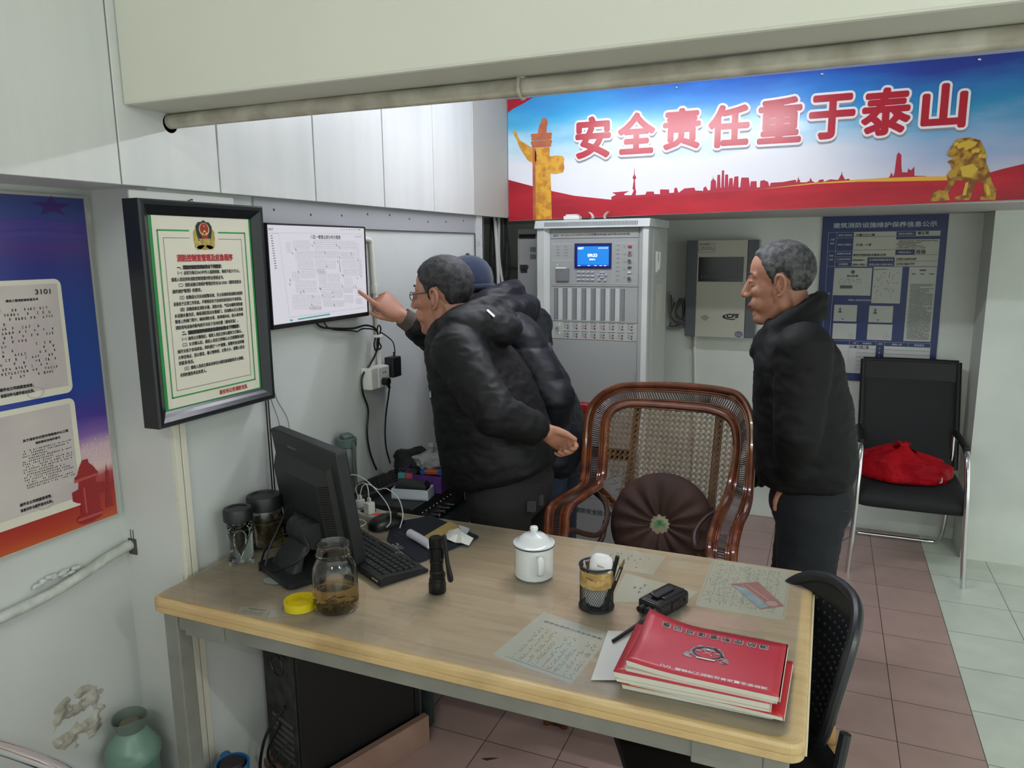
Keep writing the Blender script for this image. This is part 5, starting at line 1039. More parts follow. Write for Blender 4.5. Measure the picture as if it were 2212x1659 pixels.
# ---- stack of duty books
M_page = P('book_pages', 'cfccc2', rough=.7, var='bdb9ac', vscale=200, stretch=(.05, .05, 6))
def curl(x, y, w, h, amt): u = max(0, 1 - (x + w / 2) / (w * .42)); v = max(0, (y + h * .1) / (h * .6)); return amt * u * u * (.35 + .65 * min(1, v))
def book(name, label, cx, cy, z, rz, w, h, th, cover, amt=0, group=None, sag=0):
    """pages plus cover; amt lifts the corner at the far left"""
    t = thing(name, label, 'book', (cx, cy, z), rz, group)
    nx, ny = 16, 10
    def zz(x, y): return curl(x, y, w, h, amt)
    bm = NB(); top = [[None] * (ny + 1) for _ in range(nx + 1)]; lo = [[None] * (ny + 1) for _ in range(nx + 1)]
    for i in range(nx + 1):
        for j in range(ny + 1):
            x = -w / 2 + w * i / nx; y = -h / 2 + h * j / ny
            lo[i][j] = bm.verts.new((x + .002, y, zz(x, y) * .8)); top[i][j] = bm.verts.new((x, y, th - .0006 + zz(x, y)))
    for i in range(nx):
        for j in range(ny):
            bm.faces.new((top[i][j], top[i + 1][j], top[i + 1][j + 1], top[i][j + 1])); bm.faces.new((lo[i][j], lo[i][j + 1], lo[i + 1][j + 1], lo[i + 1][j]))
    for i in range(nx): bm.faces.new((lo[i][0], lo[i + 1][0], top[i + 1][0], top[i][0])); bm.faces.new((lo[i + 1][ny], lo[i][ny], top[i][ny], top[i + 1][ny]))
    for j in range(ny): bm.faces.new((lo[0][j + 1], lo[0][j], top[0][j], top[0][j + 1])); bm.faces.new((lo[nx][j], lo[nx][j + 1], top[nx][j + 1], top[nx][j]))
    obj('pages', bm, M_page, t)
    if cover:
        bm = NB(); grid(bm, nx, ny, lambda u, v: (-w / 2 - .001 + (w + .002) * u, -h / 2 + h * v, th + zz(-w / 2 + w * u, -h / 2 + h * v)))
        o = obj('cover', bm, cover, t, smooth=True); md = o.modifiers.new('s', 'SOLIDIFY'); md.thickness = .0006; md.offset = 1
        bm = NB(); slab(bm, (w / 2 - .001, -h / 2, 0), (w / 2 + .001, h / 2, th)); obj('spine', bm, cover, t)
    return t, zz
M_redc = P('red_cover', 'ab2c3a', rough=.32, var='b23a48', vscale=5)
M_redc2 = P('bright_red_cover', 'b3202a', rough=.35)
G = 'duty books in the stack'
book('paper_pad', 'cream pad with an orange edge at the very bottom of the book stack', -.178, 1.322, ZD, .02, .262, .18, .008, P('orange_cover', 'c0622c', rough=.5), group=G)
book('duty_book', 'bright red book sticking out to the right near the bottom of the stack', -.158, 1.322, ZD + .0088, -.03, .268, .188, .007, M_redc2, group=G)
book('duty_book', 'thin grey-white booklet third from the bottom of the stack', -.185, 1.318, ZD + .0166, .025, .268, .186, .006, P('pale_cover', 'c2bfb6', rough=.6), group=G)
book('duty_book', 'worn red book with bent left corner directly under the top red book', -.186, 1.320, ZD + .0234, .01, .272, .19, .010, M_redc, group=G)
book('duty_book', 'grey-edged booklet sliding out at the right just under the top book', -.170, 1.322, ZD + .0342, -.015, .262, .182, .006, P('pale_cover', 'c2bfb6'), group=G)
tb, zf = book('duty_book', 'topmost red duty record book with a crest and a curled up corner', -.166, 1.321, ZD + .041, -.02, .265, .186, .009, M_redc, amt=.022, group=G)
Wb, Hb = .265, .186
def onbook(bm, dz=.0009):
    for v in bm.verts: v.co.z += .009 + zf(v.co.x, v.co.y) + dz
MB180 = RZ(PI)
for nm, b, dz, m in (('title_outline', .0017, .0009, P('cover_white', 'd6d2d0', rough=.5)), ('title_letters', .00055, .0014, M_ink)):
    bm = NB()
    for i, c in enumerate('消防控制室值班记录'): text_into(bm, c, -.100 + i * .0232, -.070, .0145, .0145, MB180, bold=b, k=8)
    onbook(bm, dz); obj(nm, bm, m, tb)
bm = NB(); text_into(bm, '消防安全重点单位消防工作档案（六）', -.112, .072, .185, .0085, MB180, bold=.0003); onbook(bm); obj('subtitle_letters', bm, P('cover_white', 'd6d2d0'), tb)
bm = NB(); cx, cy = -.002, .0
for s in (-1, 1):
    for i in range(9): a = PI * (.05 + .1 * i); r = .036; x = cx + s * r * math.cos(a - PI / 2 + .9) ; y = cy + .024 * math.sin(a - PI / 2); face(bm, [(x + .007 * math.cos(q + a * s) , y + .003 * math.sin(q + a * s)) for q in [2 * PI * k / 6 for k in range(6)]])
ring = [(cx + .028 * math.cos(2 * PI * i / 10), cy + .0225 * math.sin(2 * PI * i / 10)) for i in range(10)]
for i in range(10): line(bm, *ring[i], *ring[(i + 1) % 10], .007)
onbook(bm); obj('crest_print', bm, P('crest_grey', '8f9096', rough=.4), tb)
bm = NB(); ring = [(cx + .0265 * math.cos(2 * PI * i / 10), cy + .021 * math.sin(2 * PI * i / 10)) for i in range(10)]
for i in range(10): line(bm, *ring[i], *ring[(i + 1) % 10], .0045)
onbook(bm, .0013); obj('crest_ring', bm, P('crest_dark', '23242c', rough=.4), tb)
bm = NB(); rect(bm, cx - .017, cy - .025, cx + .017, cy - .0205); line(bm, cx - .007, cy - .006, cx + .007, cy + .006, .0008); line(bm, cx - .007, cy + .006, cx + .007, cy - .006, .0008); face(bm, circ(cx + .008, cy - .007, .0012, 8)); face(bm, circ(cx, cy + .012, .003, 10)); onbook(bm, .0017); obj('crest_detail', bm, P('cover_white', 'd6d2d0'), tb)
bm = NB(); grid(bm, 4, 6, lambda u, v: (-.345 + .09 * u - .02 * v * (1 - u), 1.262 + .19 * v - .03 * (1 - u), ZD + .0005 + .004 * u)); o = obj('loose_sheet', bm, P('sheet_white', 'c6c8c4', rough=.6)); md = o.modifiers.new('s', 'SOLIDIFY'); md.thickness = .0004; md.offset = 1
for v in o.data.vertices: v.co.z = max(v.co.z, ZD + .0004)
o.location.x = -.022
tag(o, 'loose white sheet poking out at the left of the book stack', 'paper')
# ================================================================ COMPUTER, CLUTTER AND THE SIDE TABLE
M_mon = P('monitor_black', '1e2022', rough=.5, bump=.06, bscale=500)
mn = thing('desk_monitor', 'black desktop monitor seen from behind on its tilted stand at the left of the desk', 'monitor', (-1.205, 1.468, ZD), rz=-.447)
tilt = RX(.141)
Mp = T(-.047, .075, .018) @ RX(.141)             # panel frame: x across, y toward the screen, z up
bm = NB(); slab(bm, (-.185, -.008, 0), (.185, .026, .303), Mp, bev=.006); obj('screen_frame', bm, M_mon, mn)
bm = NB(); rect(bm, -.172, .02, .172, .288, Mp @ frame((0, .0262, 0), (-1, 0, 0), (0, 0, 1), (0, 1, 0))); obj('screen', bm, P('dark_screen', '0b0c0e', rough=.15), mn)
bm = NB()
hull = [(-.15, .02, .15, .262, -.008), (-.142, .03, .142, .25, -.02), (-.125, .04, .118, .215, -.042)]
rr_ = []
for x0, z0, x1, z1, y in hull: rr_.append([bm.verts.new(Mp @ Vector(p)) for p in ((x0, y, z0), (x1, y, z0), (x1, y, z1), (x0, y, z1))])
for a, b in zip(rr_, rr_[1:]):
    for i in range(4): j = (i + 1) % 4; bm.faces.new((a[i], a[j], b[j], b[i]))
bm.faces.new(rr_[-1]); bm.faces.new(rr_[0][::-1]); obj('rear_housing', bm, M_mon, mn)
bm = NB()
for i in range(26):
    z = .045 + i * .0066
    t0 = Mp @ Vector((.1205, -.0405, z)); t1 = Mp @ Vector((.141, -.0208, z))
    tube(bm, [t0, t1], .0017, 5)
obj('vent_ribs', bm, P('vent_black', '08090a', rough=.6), mn)
bm = NB(); slab(bm, (-.04, -.05, .03), (.05, -.04, .105), Mp, bev=.003); obj('stand_plate', bm, M_mon, mn)
bm = NB(); text_into(bm, 'lenovo', -.085, .266, .045, .008, Mp @ frame((0, -.0084, 0), (1, 0, 0), (0, 0, 1), (0, -1, 0)), bold=.0003); obj('maker_mark', bm, P('dim_silver_mark', '77797b', rough=.4), mn)
bm = NB(); face(bm, circ(.068, .058, .009, 20, .0125), Mp @ frame((0, -.0425, 0), (1, 0, 0), (0, 0, 1), (0, -1, 0))); obj('round_sticker', bm, M_white, mn)
hz, hy = .088, .006
bm = NB(); cyl(bm, (-.05, hy, hz), (.052, hy, hz), .034, 28); obj('hinge', bm, M_mon, mn, smooth=True, ang=40)
bm = NB()
for x in (-.022, .018): tube(bm, [(x + .0, hy + .0345 * math.cos(a), hz + .0345 * math.sin(a)) for a in [2 * PI * i / 28 for i in range(28)]], .0012, 5, closed=True)
obj('hinge_groove', bm, P('vent_black', '08090a'), mn)
bm = NB(); rings_loft(bm, [((.005, -.055, .012), (.062, 0, 0), (0, .018, 0)), ((.004, -.045, .035), (.055, 0, 0), (0, .016, .004)), ((.002, -.025, .06), (.046, 0, 0), (0, .015, .008)), ((0, 0, .084), (.040, 0, 0), (0, .018, .01))], n=24, power=5); obj('stand_neck', bm, M_mon, mn, smooth=True, ang=40)
bm = NB(); prism(bm, rrect(.19, .17, .02, cx=.025, cy=-.02), .013, T(0, 0, 0)); obj('stand_base', bm, M_mon, mn)
for k, pts in enumerate(([(-.03, -.10, .004), (-.05, -.075, .05), (-.052, -.05, .09), (-.04, -.035, .13), (-.02, -.03, .16)], [(-.02, -.105, .004), (.03, -.09, .02), (.07, -.06, .045), (.08, -.03, .07), (.06, -.03, .10)], [(-.035, -.11, .004), (-.09, -.07, .03), (-.115, -.02, .045), (-.10, .03, .05), (-.05, .04, .06)])):
    bm = NB(); tube(bm, smooth_path(pts, 6), .0028, 6); obj('signal_cable', bm, M_cable, mn, smooth=True)
bm = NB(); face(bm, [(.03 * math.cos(a) * (1 + .15 * math.sin(3 * a)), .017 * math.sin(a), 0) for a in [2 * PI * i / 24 for i in range(24)]]); o = obj('cable_hole_tape', bm, P('pale_tape', '8d9490', rough=.5)); o.location = (-1.215, 1.352, ZD + .0003); tag(o, 'grey crumpled tape patch where the monitor cables enter the desk', 'tape')

# ---- keyboards
def keyboard(name, label, loc, rz, z, L_=.44, D_=.135, brand=True):
    t = thing(name, label, 'keyboard', (loc[0], loc[1], z), rz)
    bm = NB(); prism(bm, [(-L_ / 2, -D_ / 2), (L_ / 2, -D_ / 2), (L_ / 2, D_ / 2), (-L_ / 2, D_ / 2)], .001)
    bm.free(); bm = NB(); sec = [(-D_ / 2, 0), (D_ / 2, 0), (D_ / 2, .007), (D_ / 2 - .012, .013), (-D_ / 2 + .014, .022), (-D_ / 2, .018)]
    prism(bm, sec, L_, frame((-L_ / 2, 0, 0), (0, 1, 0), (0, 0, 1), (1, 0, 0))); obj('keyboard_case', bm, P('keyboard_black', '191b1d', rough=.45), t)
    proto = None
    for r in range(6):
        y = -D_ / 2 + .024 + r * .0178 + (.005 if r else 0)
        z0 = .0205 - (y + D_ / 2) * .075
        xs = []
        if r < 5:
            x = L_ / 2 - .012
            widths = ([.0185] * 15 if r else [.0185] * 13)
            for w in widths: xs.append((x - w / 2, w)); x -= w + .0008
            for q in range(3): xs.append((-.075 - q * .0193, .0185))
            for q in range(4): xs.append((-.142 - q * .0193, .0185))
        else:
            xs = [(.19, .024), (.16, .024), (.13, .024), (.055, .105), (-.018, .024), (-.045, .024), (-.075, .0185), (-.0943, .0185), (-.1136, .0185), (-.1517, .0378), (-.1806, .0185), (-.1999, .0185)]
        for x, w in xs[:20]:
            if proto is None:
                bm = NB(); b0 = [bm.verts.new(p) for p in ((-.5, -.5, 0), (.5, -.5, 0), (.5, .5, 0), (-.5, .5, 0))]; b1 = [bm.verts.new(p) for p in ((-.37, -.40, 1), (.37, -.40, 1), (.37, .36, 1), (-.37, .36, 1))]
                bm.faces.new(b1)
                for i in range(4): j = (i + 1) % 4; bm.faces.new((b0[i], b0[j], b1[j], b1[i]))
                k = proto = obj('key', bm, P('key_black', '17181a', rough=.4), t)
            else:
                k = proto.copy(); COL.objects.link(k); k.parent = t
            k.location = (x, y, z0 - .002); k.scale = (w, .0168, .0085)
    if brand:
        bm = NB(); text_into(bm, 'lenovo', -.02, 0, .028, .0055, frame((L_ / 2 - .035, -D_ / 2 + .0, .0), (-1, 0, 0), (0, 0, 1), (0, -1, 0)) @ T(0, .0075, .0004), bold=.0003); obj('maker_mark', bm, M_white, t)
    return t
keyboard('keyboard', 'black keyboard on the wooden desk to the right of the monitor', (-1.112, 1.585), -.49 + 0, ZD)

# ---- mouse mat, mouse and what is on it
t = thing('mouse_mat', 'dark navy mouse mat lying on the desk behind the keyboard', 'mouse mat', (-.99, 1.74, ZD))
bm = NB(); prism(bm, [(-1.094, 1.678), (-.945, 1.583), (-.936, 1.583), (-.931, 1.59), (-.866, 1.785), (-.868, 1.798), (-.88, 1.805), (-1.068, 1.892), (-1.08, 1.893), (-1.10, 1.862), (-1.155, 1.80)], .0025, T(0, 0, ZD)); obj('mat', bm, P('navy_mat', '181c2a', rough=.8, bump=.2, bscale=900), t, world=True)
bm = NB(); Mt = frame((-1.02, 1.646, ZD + .0028), (-.84, .54, 0), (-.54, -.84, 0), (0, 0, 1)); text_into(bm, 'iTC', 0, 0, .042, .017, Mt, bold=.0009)
obj('mat_logo', bm, P('mat_print', '9a9ea8', rough=.6), t, world=True)
bm = NB(); Mt = frame((-1.04, 1.70, ZD + .0028), (-.84, .54, 0), (-.54, -.84, 0), (0, 0, 1)); text_into(bm, 'YOKE', 0, -.012, .075, .012, Mt); text_into(bm, '专业音响', .01, .008, .05, .008, Mt); obj('mat_lettering', bm, P('mat_print_dim', '42464f', rough=.6), t, world=True)
t = thing('computer_mouse', 'black computer mouse at the back left of the mouse mat', 'mouse', (-1.155, 1.772, ZD + .0028), rz=1.15)
bm = NB(); rings_loft(bm, [((x, 0, 0), (0, a, 0), (0, 0, h)) for x, a, h in ((-.054, .012, .012), (-.05, .022, .022), (-.035, .029, .033), (-.005, .031, .037), (.025, .029, .031), (.046, .024, .021), (.054, .012, .012))], n=24, power=2.4)
for v in bm.verts: v.co.z = max(v.co.z, 0)
obj('mouse_body', bm, P('mouse_black', '121315', rough=.35), t, smooth=True, ang=70)
bm = NB(); cyl(bm, (.03, -.004, .029), (.03, .004, .029), .008, 12); obj('scroll_wheel', bm, M_blackr, t)
t = thing('kraft_scrap', 'torn piece of brown kraft paper on the mouse mat under the white tissue', 'paper', (-.97, 1.76, ZD + .003))
bm = NB(); pts = [(-1.011, 1.712), (-1.003, 1.801), (-.996, 1.866), (-.965, 1.852), (-.937, 1.825), (-.95, 1.78), (-.958, 1.736), (-.985, 1.72)]
prism(bm, pts, .0012, T(0, 0, ZD + .003)); obj('scrap', bm, P('kraft_paper', 'b29a62', rough=.7, bump=.5, bscale=30, bdist=.01), t, world=True)
bm = NB(); rnd = random.Random(12); P_tis = [(-.949, 1.738), (-.958, 1.79), (-.947, 1.812), (-.918, 1.80), (-.89, 1.782), (-.864, 1.757), (-.861, 1.722), (-.88, 1.716), (-.905, 1.726), (-.93, 1.728)]
cv = [bm.verts.new((-.908, 1.765, ZD + .022))]; ins = [bm.verts.new((x * .5 - .454, y * .5 + .8825, ZD + .013 + .012 * rnd.random())) for x, y in P_tis]; out = [bm.verts.new((x, y, ZD + .0046 + .008 * (i % 2) * rnd.random())) for i, (x, y) in enumerate(P_tis)]
n = len(P_tis)
for i in range(n): j = (i + 1) % n; bm.faces.new((cv[0], ins[i], ins[j])); bm.faces.new((ins[i], out[i], out[j], ins[j]))
o = obj('crumpled_tissue', bm, P('tissue_white', 'e6e6e4', rough=.8)); md = o.modifiers.new('s', 'SOLIDIFY'); md.thickness = .0005; tag(o, 'crumpled white tissue at the front right corner of the mouse mat', 'tissue')
bm = NB(); tube(bm, smooth_path([(-1.043, 1.716, ZD + .016), (-1.0, 1.694, ZD + .015), (-.945, 1.662, ZD + .014)], 5), [.012] * 11, 12); tag(obj('paper_roll', bm, P('roll_lilac_white', 'cfcfdc', rough=.6), smooth=True), 'rolled up pale paper lying across the mouse mat left of the torch', 'paper roll')
bm = NB(); prism(bm, [(-.955, 1.845), (-.925, 1.838), (-.912, 1.83), (-.903, 1.797), (-.922, 1.80)], .0015, T(0, 0, ZD + .0045)); tag(obj('paper_flake', bm, P('roll_lilac_white', 'cfcfdc')), 'flat white paper flake at the back right of the mouse mat', 'paper')

# ---- power strip with chargers
t = thing('power_strip', 'white power strip lying on the desk behind the monitor', 'power strip', (-1.27, 1.815, ZD), rz=-.28)
bm = NB(); prism(bm, rrect(.19, .062, .028), .024); obj('strip_body', bm, P('aged_white_plastic', 'bdbbb0', rough=.45), t)
bm = NB()
for x in (-.05, .0, .05): slab(bm, (x - .004, -.008, .0238), (x - .002, .0, .0246)); slab(bm, (x + .002, -.008, .0238), (x + .004, 0, .0246))
obj('outlet_holes', bm, M_blackr, t)
bm = NB(); slab(bm, (.075, -.014, .0238), (.085, .002, .028)); obj('strip_switch', bm, P('switch_red', '7a2a28', rough=.3, emit=.3, ecol='ff3020'), t)
Ms = T(-1.27, 1.815, ZD) @ RZ(-.28)
for i, (x, y, lab, cb) in enumerate(((-.055, -.006, 'left white phone charger standing in the power strip', [(0, 0, .05), (.004, -.002, .085), (.03, .0, .105), (.075, .01, .095), (.13, .02, .055), (.175, .012, .025), (.215, -.02, .004), (.232, -.05, .0)]), (.052, -.012, 'right white phone charger standing in the power strip', [(0, 0, .05), (-.004, 0, .082), (-.02, .0, .092), (-.06, .01, .075), (-.085, .02, .055), (-.09, .03, .03), (-.08, .02, .0)]), (-.012, .006, 'small white charger cube between the two larger chargers', [(0, 0, .045), (.01, .005, .07), (.03, .015, .075), (.05, .03, .06), (.09, .03, .07), (.14, .03, .05), (.19, .0, .02), (.225, -.045, .001)]))):
    w = .018 if i == 2 else .024
    loc = Ms @ Vector((x, y, .0246))
    c = thing('phone_charger', lab, 'charger', loc, rz=-.28)
    bm = NB(); slab(bm, (-w / 2, -.013, 0), (w / 2, .013, .026 if i == 2 else .036), bev=.003); obj('charger_body', bm, M_whitep, c)
    h = .026 if i == 2 else .036
    bm = NB(); slab(bm, (-.006, -.003, h), (.006, .003, h + .014), bev=.001); obj('usb_plug', bm, M_whitep, c)
    bm = NB(); tube(bm, smooth_path([Vector(p) + Vector((0, 0, h - .036 if k == 0 else 0)) for k, p in enumerate(cb)], 7), .0016, 6); obj('charging_cable', bm, P('cable_white', 'd4d4d0', rough=.45), c, smooth=True)
bm = NB(); tube(bm, smooth_path([(-1.242, 1.712, ZD + .025), (-1.21, 1.728, ZD + .028), (-1.185, 1.71, ZD + .026), (-1.19, 1.67, ZD + .026), (-1.205, 1.648, ZD + .025), (-1.225, 1.655, ZD + .025)], 7), .0016, 6); tag(obj('loose_cable', bm, P('cable_white', 'd4d4d0'), smooth=True), 'loop of thin white cable lying over the far end of the keyboard', 'cable')
bm = NB(); tube(bm, smooth_path([(-1.325, 1.79, ZD + .012), (-1.285, 1.772, ZD + .012), (-1.262, 1.80, ZD + .03 - .012), (-1.24, 1.80, ZD + .03), (-1.225, 1.812, ZD + .027), (-1.222, 1.79, ZD + .006)], 7), .007, 8, sx=1.5); tag(obj('black_strap', bm, M_blackr, smooth=True), 'black plastic strap lying in front of the power strip', 'strap')

# ---- side table with the amplifier
M_tfr = P('teal_steel', '2b3a3b', rough=.5)
t = thing('side_table', 'dark teal steel side table carrying the amplifier behind the desk', 'table', (-1.28, 2.2, 0))
bm = NB(); slab(bm, (-1.44, 1.93, .648), (-1.12, 2.46, .67), bev=.003); obj('table_top', bm, M_tfr, t, world=True)
for x in (-1.435, -1.155):
    for y in (1.935, 2.425): bm = NB(); slab(bm, (x, y, 0), (x + .03, y + .03, .65)); obj('leg', bm, M_tfr, t, world=True)
bm = NB(); slab(bm, (-1.145, 1.965, .60), (-1.125, 2.425, .648)); obj('table_rail', bm, M_tfr, t, world=True)
am = thing('amplifier', 'black amplifier with a row of silver knobs on the teal side table', 'amplifier', (-1.29, 2.12, .671))
bm = NB(); slab(bm, (-1.44, 1.918, .6712), (-1.158, 2.30, .757), bev=.003); obj('amplifier_case', bm, P('amp_case', '232527', rough=.5), am, world=True)
bm = NB(); slab(bm, (-1.1585, 1.912, .673), (-1.150, 2.265, .757), bev=.0015); obj('front_panel', bm, P('amp_front', '1a1b1c', rough=.35), am, world=True)
bm = NB(); slab(bm, (-1.1585, 2.268, .672), (-1.146, 2.302, .760), bev=.002); slab(bm, (-1.152, 2.276, .674), (-1.1445, 2.28, .758)); obj('rack_ear', bm, P('amp_silver', '6f7173', rough=.35, metal=.6), am, world=True)
for i in range(6):
    y = 1.985 + i * .036
    bm = NB(); cyl(bm, (-1.150, y, .693), (-1.134, y, .693), .0065, 12); obj('knob', bm, M_chrome, am, world=True, smooth=True)
for i in range(9):
    bm = NB(); ell(bm, (-1.1495, 1.975 + i * .024, .727), (.003, .0035, .0035), n=8); obj('small_knob', bm, M_chrome, am, world=True, smooth=True)
bm = NB(); slab(bm, (-1.1505, 2.215, .685), (-1.147, 2.245, .722)); slab(bm, (-1.148, 2.224, .70), (-1.142, 2.236, .712)); obj('rocker_switch', bm, M_blackr, am, world=True)
bm = NB(); FA = frame((-1.1495, 0, 0), (0, 1, 0), (0, 0, 1), (1, 0, 0))
for i in range(5): text_into(bm, 'MIC', 1.925 + i * .016, .715 - .004 * i * 0, .010, .004, FA)
line(bm, 1.93, .69, 1.93, .71, .001, FA); obj('panel_text', bm, P('amp_text', '9a9c9c', rough=.5), am, world=True)
keyboard('keyboard', 'second black keyboard lying on top of the amplifier by the wall', (-1.365, 2.06), 1.42, .758, L_=.36, D_=.125, brand=False)
t = thing('white_tray', 'small white plastic tray holding a black pouch on the amplifier', 'tray', (-1.21, 2.02, .758), rz=.19)
bm = NB()
for lo, hi in (((-.062, -.032, 0), (.062, .032, .004)), ((-.062, -.032, 0), (.062, -.028, .034)), ((-.062, .028, 0), (.062, .032, .034)), ((-.062, -.028, 0), (-.058, .028, .034)), ((.058, -.028, 0), (.062, .028, .034))): slab(bm, lo, hi)
obj('tray_body', bm, P('tray_white', 'b9c2cc', rough=.5), t)
bm = NB(); rings_loft(bm, [((x, 0, .03), (0, .024, 0), (0, 0, h)) for x, h in ((-.052, .008), (-.045, .018), (-.01, .022), (.02, .016), (.045, .02), (.052, .01))], n=20, power=3); 
o = obj('black_pouch', bm, P('pouch_black', '15161a', rough=.6, bump=.4, bscale=60), smooth=True); o.matrix_basis = T(-1.21, 2.02, .758 + .006) @ RZ(.19); o.location.z = .764; tag(o, 'black soft pouch lying in the small white tray', 'pouch')
for v in o.data.vertices: v.co.z = max(v.co.z, 0)
t = thing('purple_box', 'open purple box full of odds and ends on the amplifier', 'box', (-1.222, 2.135, .758), rz=.12)
for nm, lo, hi in (('box_floor', (-.078, -.065, 0), (.078, .065, .003)), ('box_side', (-.078, -.065, .003), (.078, -.062, .058)), ('box_side', (-.078, .062, .003), (.078, .065, .058)), ('box_side', (-.078, -.062, .003), (-.075, .062, .058)), ('box_side', (.075, -.062, .003), (.078, .062, .058))):
    bm = NB(); slab(bm, lo, hi); obj(nm, bm, P('purple_card', '4b2a72', rough=.45, var='5a3680', vscale=40), t)
for x, c, lab in ((-.062, '3f8f86', 'teal binder clip on the near rim of the purple box'), (-.036, 'a8485c', 'pink binder clip on the near rim of the purple box')):
    o = thing('binder_clip', lab, 'clip', T(-1.222, 2.135, .758) @ RZ(.12) @ Vector((x, -.0655, .05)), rz=.12)
    bm = NB(); prism(bm, [(-.004, -.006), (.0065, -.006), (.004, .012), (-.0015, .012)], .024, frame((-.012, 0, 0), (0, 1, 0), (0, 0, 1), (1, 0, 0))); obj('clip_body', bm, P('clip_' + c, c, rough=.4), o)
    bm = NB(); tube(bm, [(-.006, -.002, .011), (-.005, -.006, .028), (.005, -.006, .028), (.006, -.002, .011)], .0009, 5); obj('clip_wire', bm, M_chrome, o)
def blob(name, label, cat, loc, r, col, rough, seed, amp, rz=0, bumpn=0, trans=0, n=40, freq=3, flat=True, flatz=0):
    bm = NB(); ell(bm, (0, 0, 0), r, n=n)
    for v in bm.verts:
        d = 1 + amp * noise.turbulence(v.co * freq / max(r) + Vector((seed, 0, 0)), 4, False) - amp * .5; v.co *= d
        if flat: v.co.z = max(v.co.z, -r[2] * .75)
    o = obj(name, bm, col if not isinstance(col, str) else P(name + '_' + col, col, rough=rough, bump=bumpn, bscale=70, trans=trans), smooth=True, ang=60)
    o.matrix_basis = T(*loc) @ RZ(rz); return tag(o, label, cat)
blob('black_bag', 'black cloth bag on the amplifier against the wall behind the purple box', 'bag', (-1.325, 2.235, .80), (.095, .075, .062), '14151a', .7, 3, .22, .5, .4, freq=1.5)
cb_ = P('bag_film', 'b9bdbf', rough=.22, trans=.35, ior=1.2, bump=1.0, bscale=45, bdist=.02)
blob('plastic_bag', 'crumpled clear plastic bag lying on top of the purple box', 'bag', (-1.212, 2.165, .848), (.085, .06, .035), cb_, .2, 9, .4, .2, freq=1.6)
bm = NB(); rings_loft(bm, [((0, 0, z), (a, 0, 0), (0, a, 0)) for z, a in ((0, .012), (.012, .008), (.02, .013), (.03, .010))], n=12); o = obj('bag_knot', bm, cb_, bpy.data.objects['plastic_bag'], smooth=True); o.location = (.0, -.02, .03)
o = thing('orange_case', 'small orange case with blue ends lying in the purple box', 'case', (-1.182, 2.105, .815), rz=.15)
bm = NB(); slab(bm, (-.026, -.016, 0), (.024, .016, .014), bev=.004); obj('case_body', bm, P('case_orange', '9c4522', rough=.4), o)
for x in (-.031, .03): bm = NB(); cyl(bm, (x, -.014, .008), (x, .014, .008), .009, 12); obj('case_end', bm, P('case_blue', '1f54a0', rough=.35), o)
bm = NB(); slab(bm, (-.05, -.025, -.012), (.0, .03, .012), bev=.003); o = obj('black_wallet', bm, P('pouch_black', '15161a')); o.matrix_basis = T(-1.242, 2.115, .802) @ RZ(.12); tag(o, 'black wallet standing in the near left of the purple box', 'wallet')
# water bottle, cup and brush by the wall
t = thing('water_bottle', 'grey green plastic water bottle with a dark wave print standing by the wall', 'bottle', (-1.408, 1.945, .758), rz=-.6)
bm = NB(); lathe(bm, [(0, 0), (.030, 0), (.0325, .004), (.0325, .012), (.0315, .014), (.0305, .06), (.0315, .12), (.0315, .165), (.028, .172), (0, .172)], 36); obj('bottle_body', bm, P('bottle_smoke', '565d5a', rough=.2, spec=.5), t, smooth=True)
bm = NB(); lathe(bm, [(.031, .168), (.034, .172), (.034, .196), (.031, .20), (0, .20)], 36); slab(bm, (-.012, -.018, .198), (.028, .018, .214), bev=.006); obj('bottle_cap', bm, P('cap_teal_grey', '4f5f5c', rough=.4), t, smooth=True)
bm = NB(); grid(bm, 4, 20, lambda u, v: ((.0326) * math.cos(-1.0 + .55 * math.sin(v * 4.4) + .55 * u), .0326 * math.sin(-1.0 + .55 * math.sin(v * 4.4) + .55 * u), .012 + .15 * v)); obj('wave_print', bm, P('wave_dark', '1c211f', rough=.3), t, smooth=True)
bm = NB(); tube(bm, smooth_path([(.03, .01, .19), (.045, .012, .17), (.048, .014, .1), (.042, .012, .03), (.038, .01, .09), (.034, .01, .18)], 6), .0014, 5); obj('carry_cord', bm, P('cord_grey', '6f7775', rough=.6), t, smooth=True)
t = thing('clear_cup', 'squat clear plastic cup with a coil of white wire behind the monitor', 'cup', (-1.385, 1.865, ZD))
bm = NB(); lathe(bm, jar_glass([(.030, 0), (.033, .004), (.037, .06)], .002, .004), 28); obj('cup_body', bm, M_glass, t, smooth=True)
bm = NB(); tube(bm, smooth_path([(.0, .02, .02), (.02, .0, .03), (.0, -.02, .04), (-.02, 0, .05), (.0, .022, .058), (.03, .01, .066), (.036, -.01, .05), (.03, -.03, .02)], 6), .002, 6); obj('wire_coil', bm, P('cable_white', 'd4d4d0'), t, smooth=True)
t = thing('bamboo_back_scratcher', 'tan bamboo stick leaning against the wall just behind the monitor edge', 'stick', (-1.383, 1.80, ZD), rot=(-.02, -.17, 0))
bm = NB(); rings_loft(bm, [((0, 0, z), (.004, 0, 0), (0, w, 0)) for z, w in ((0.002, .009), (.06, .012), (.12, .014), (.19, .011), (.21, .006))], n=12); obj('stick_body', bm, P('bamboo', 'a8803c', rough=.5, var='8a6428', vscale=12), t, smooth=True)
bm = NB(); tube(bm, [(.0075 * math.cos(a), .0165 * math.sin(a), .135) for a in [2 * PI * i / 16 for i in range(16)]], .0013, 5, closed=True); obj('tie_wire', bm, P('cable_white', 'd4d4d0'), t)
t = thing('wall_router', 'small black router box behind the tea jar against the wall', 'router', (-1.40, 1.66, ZD))
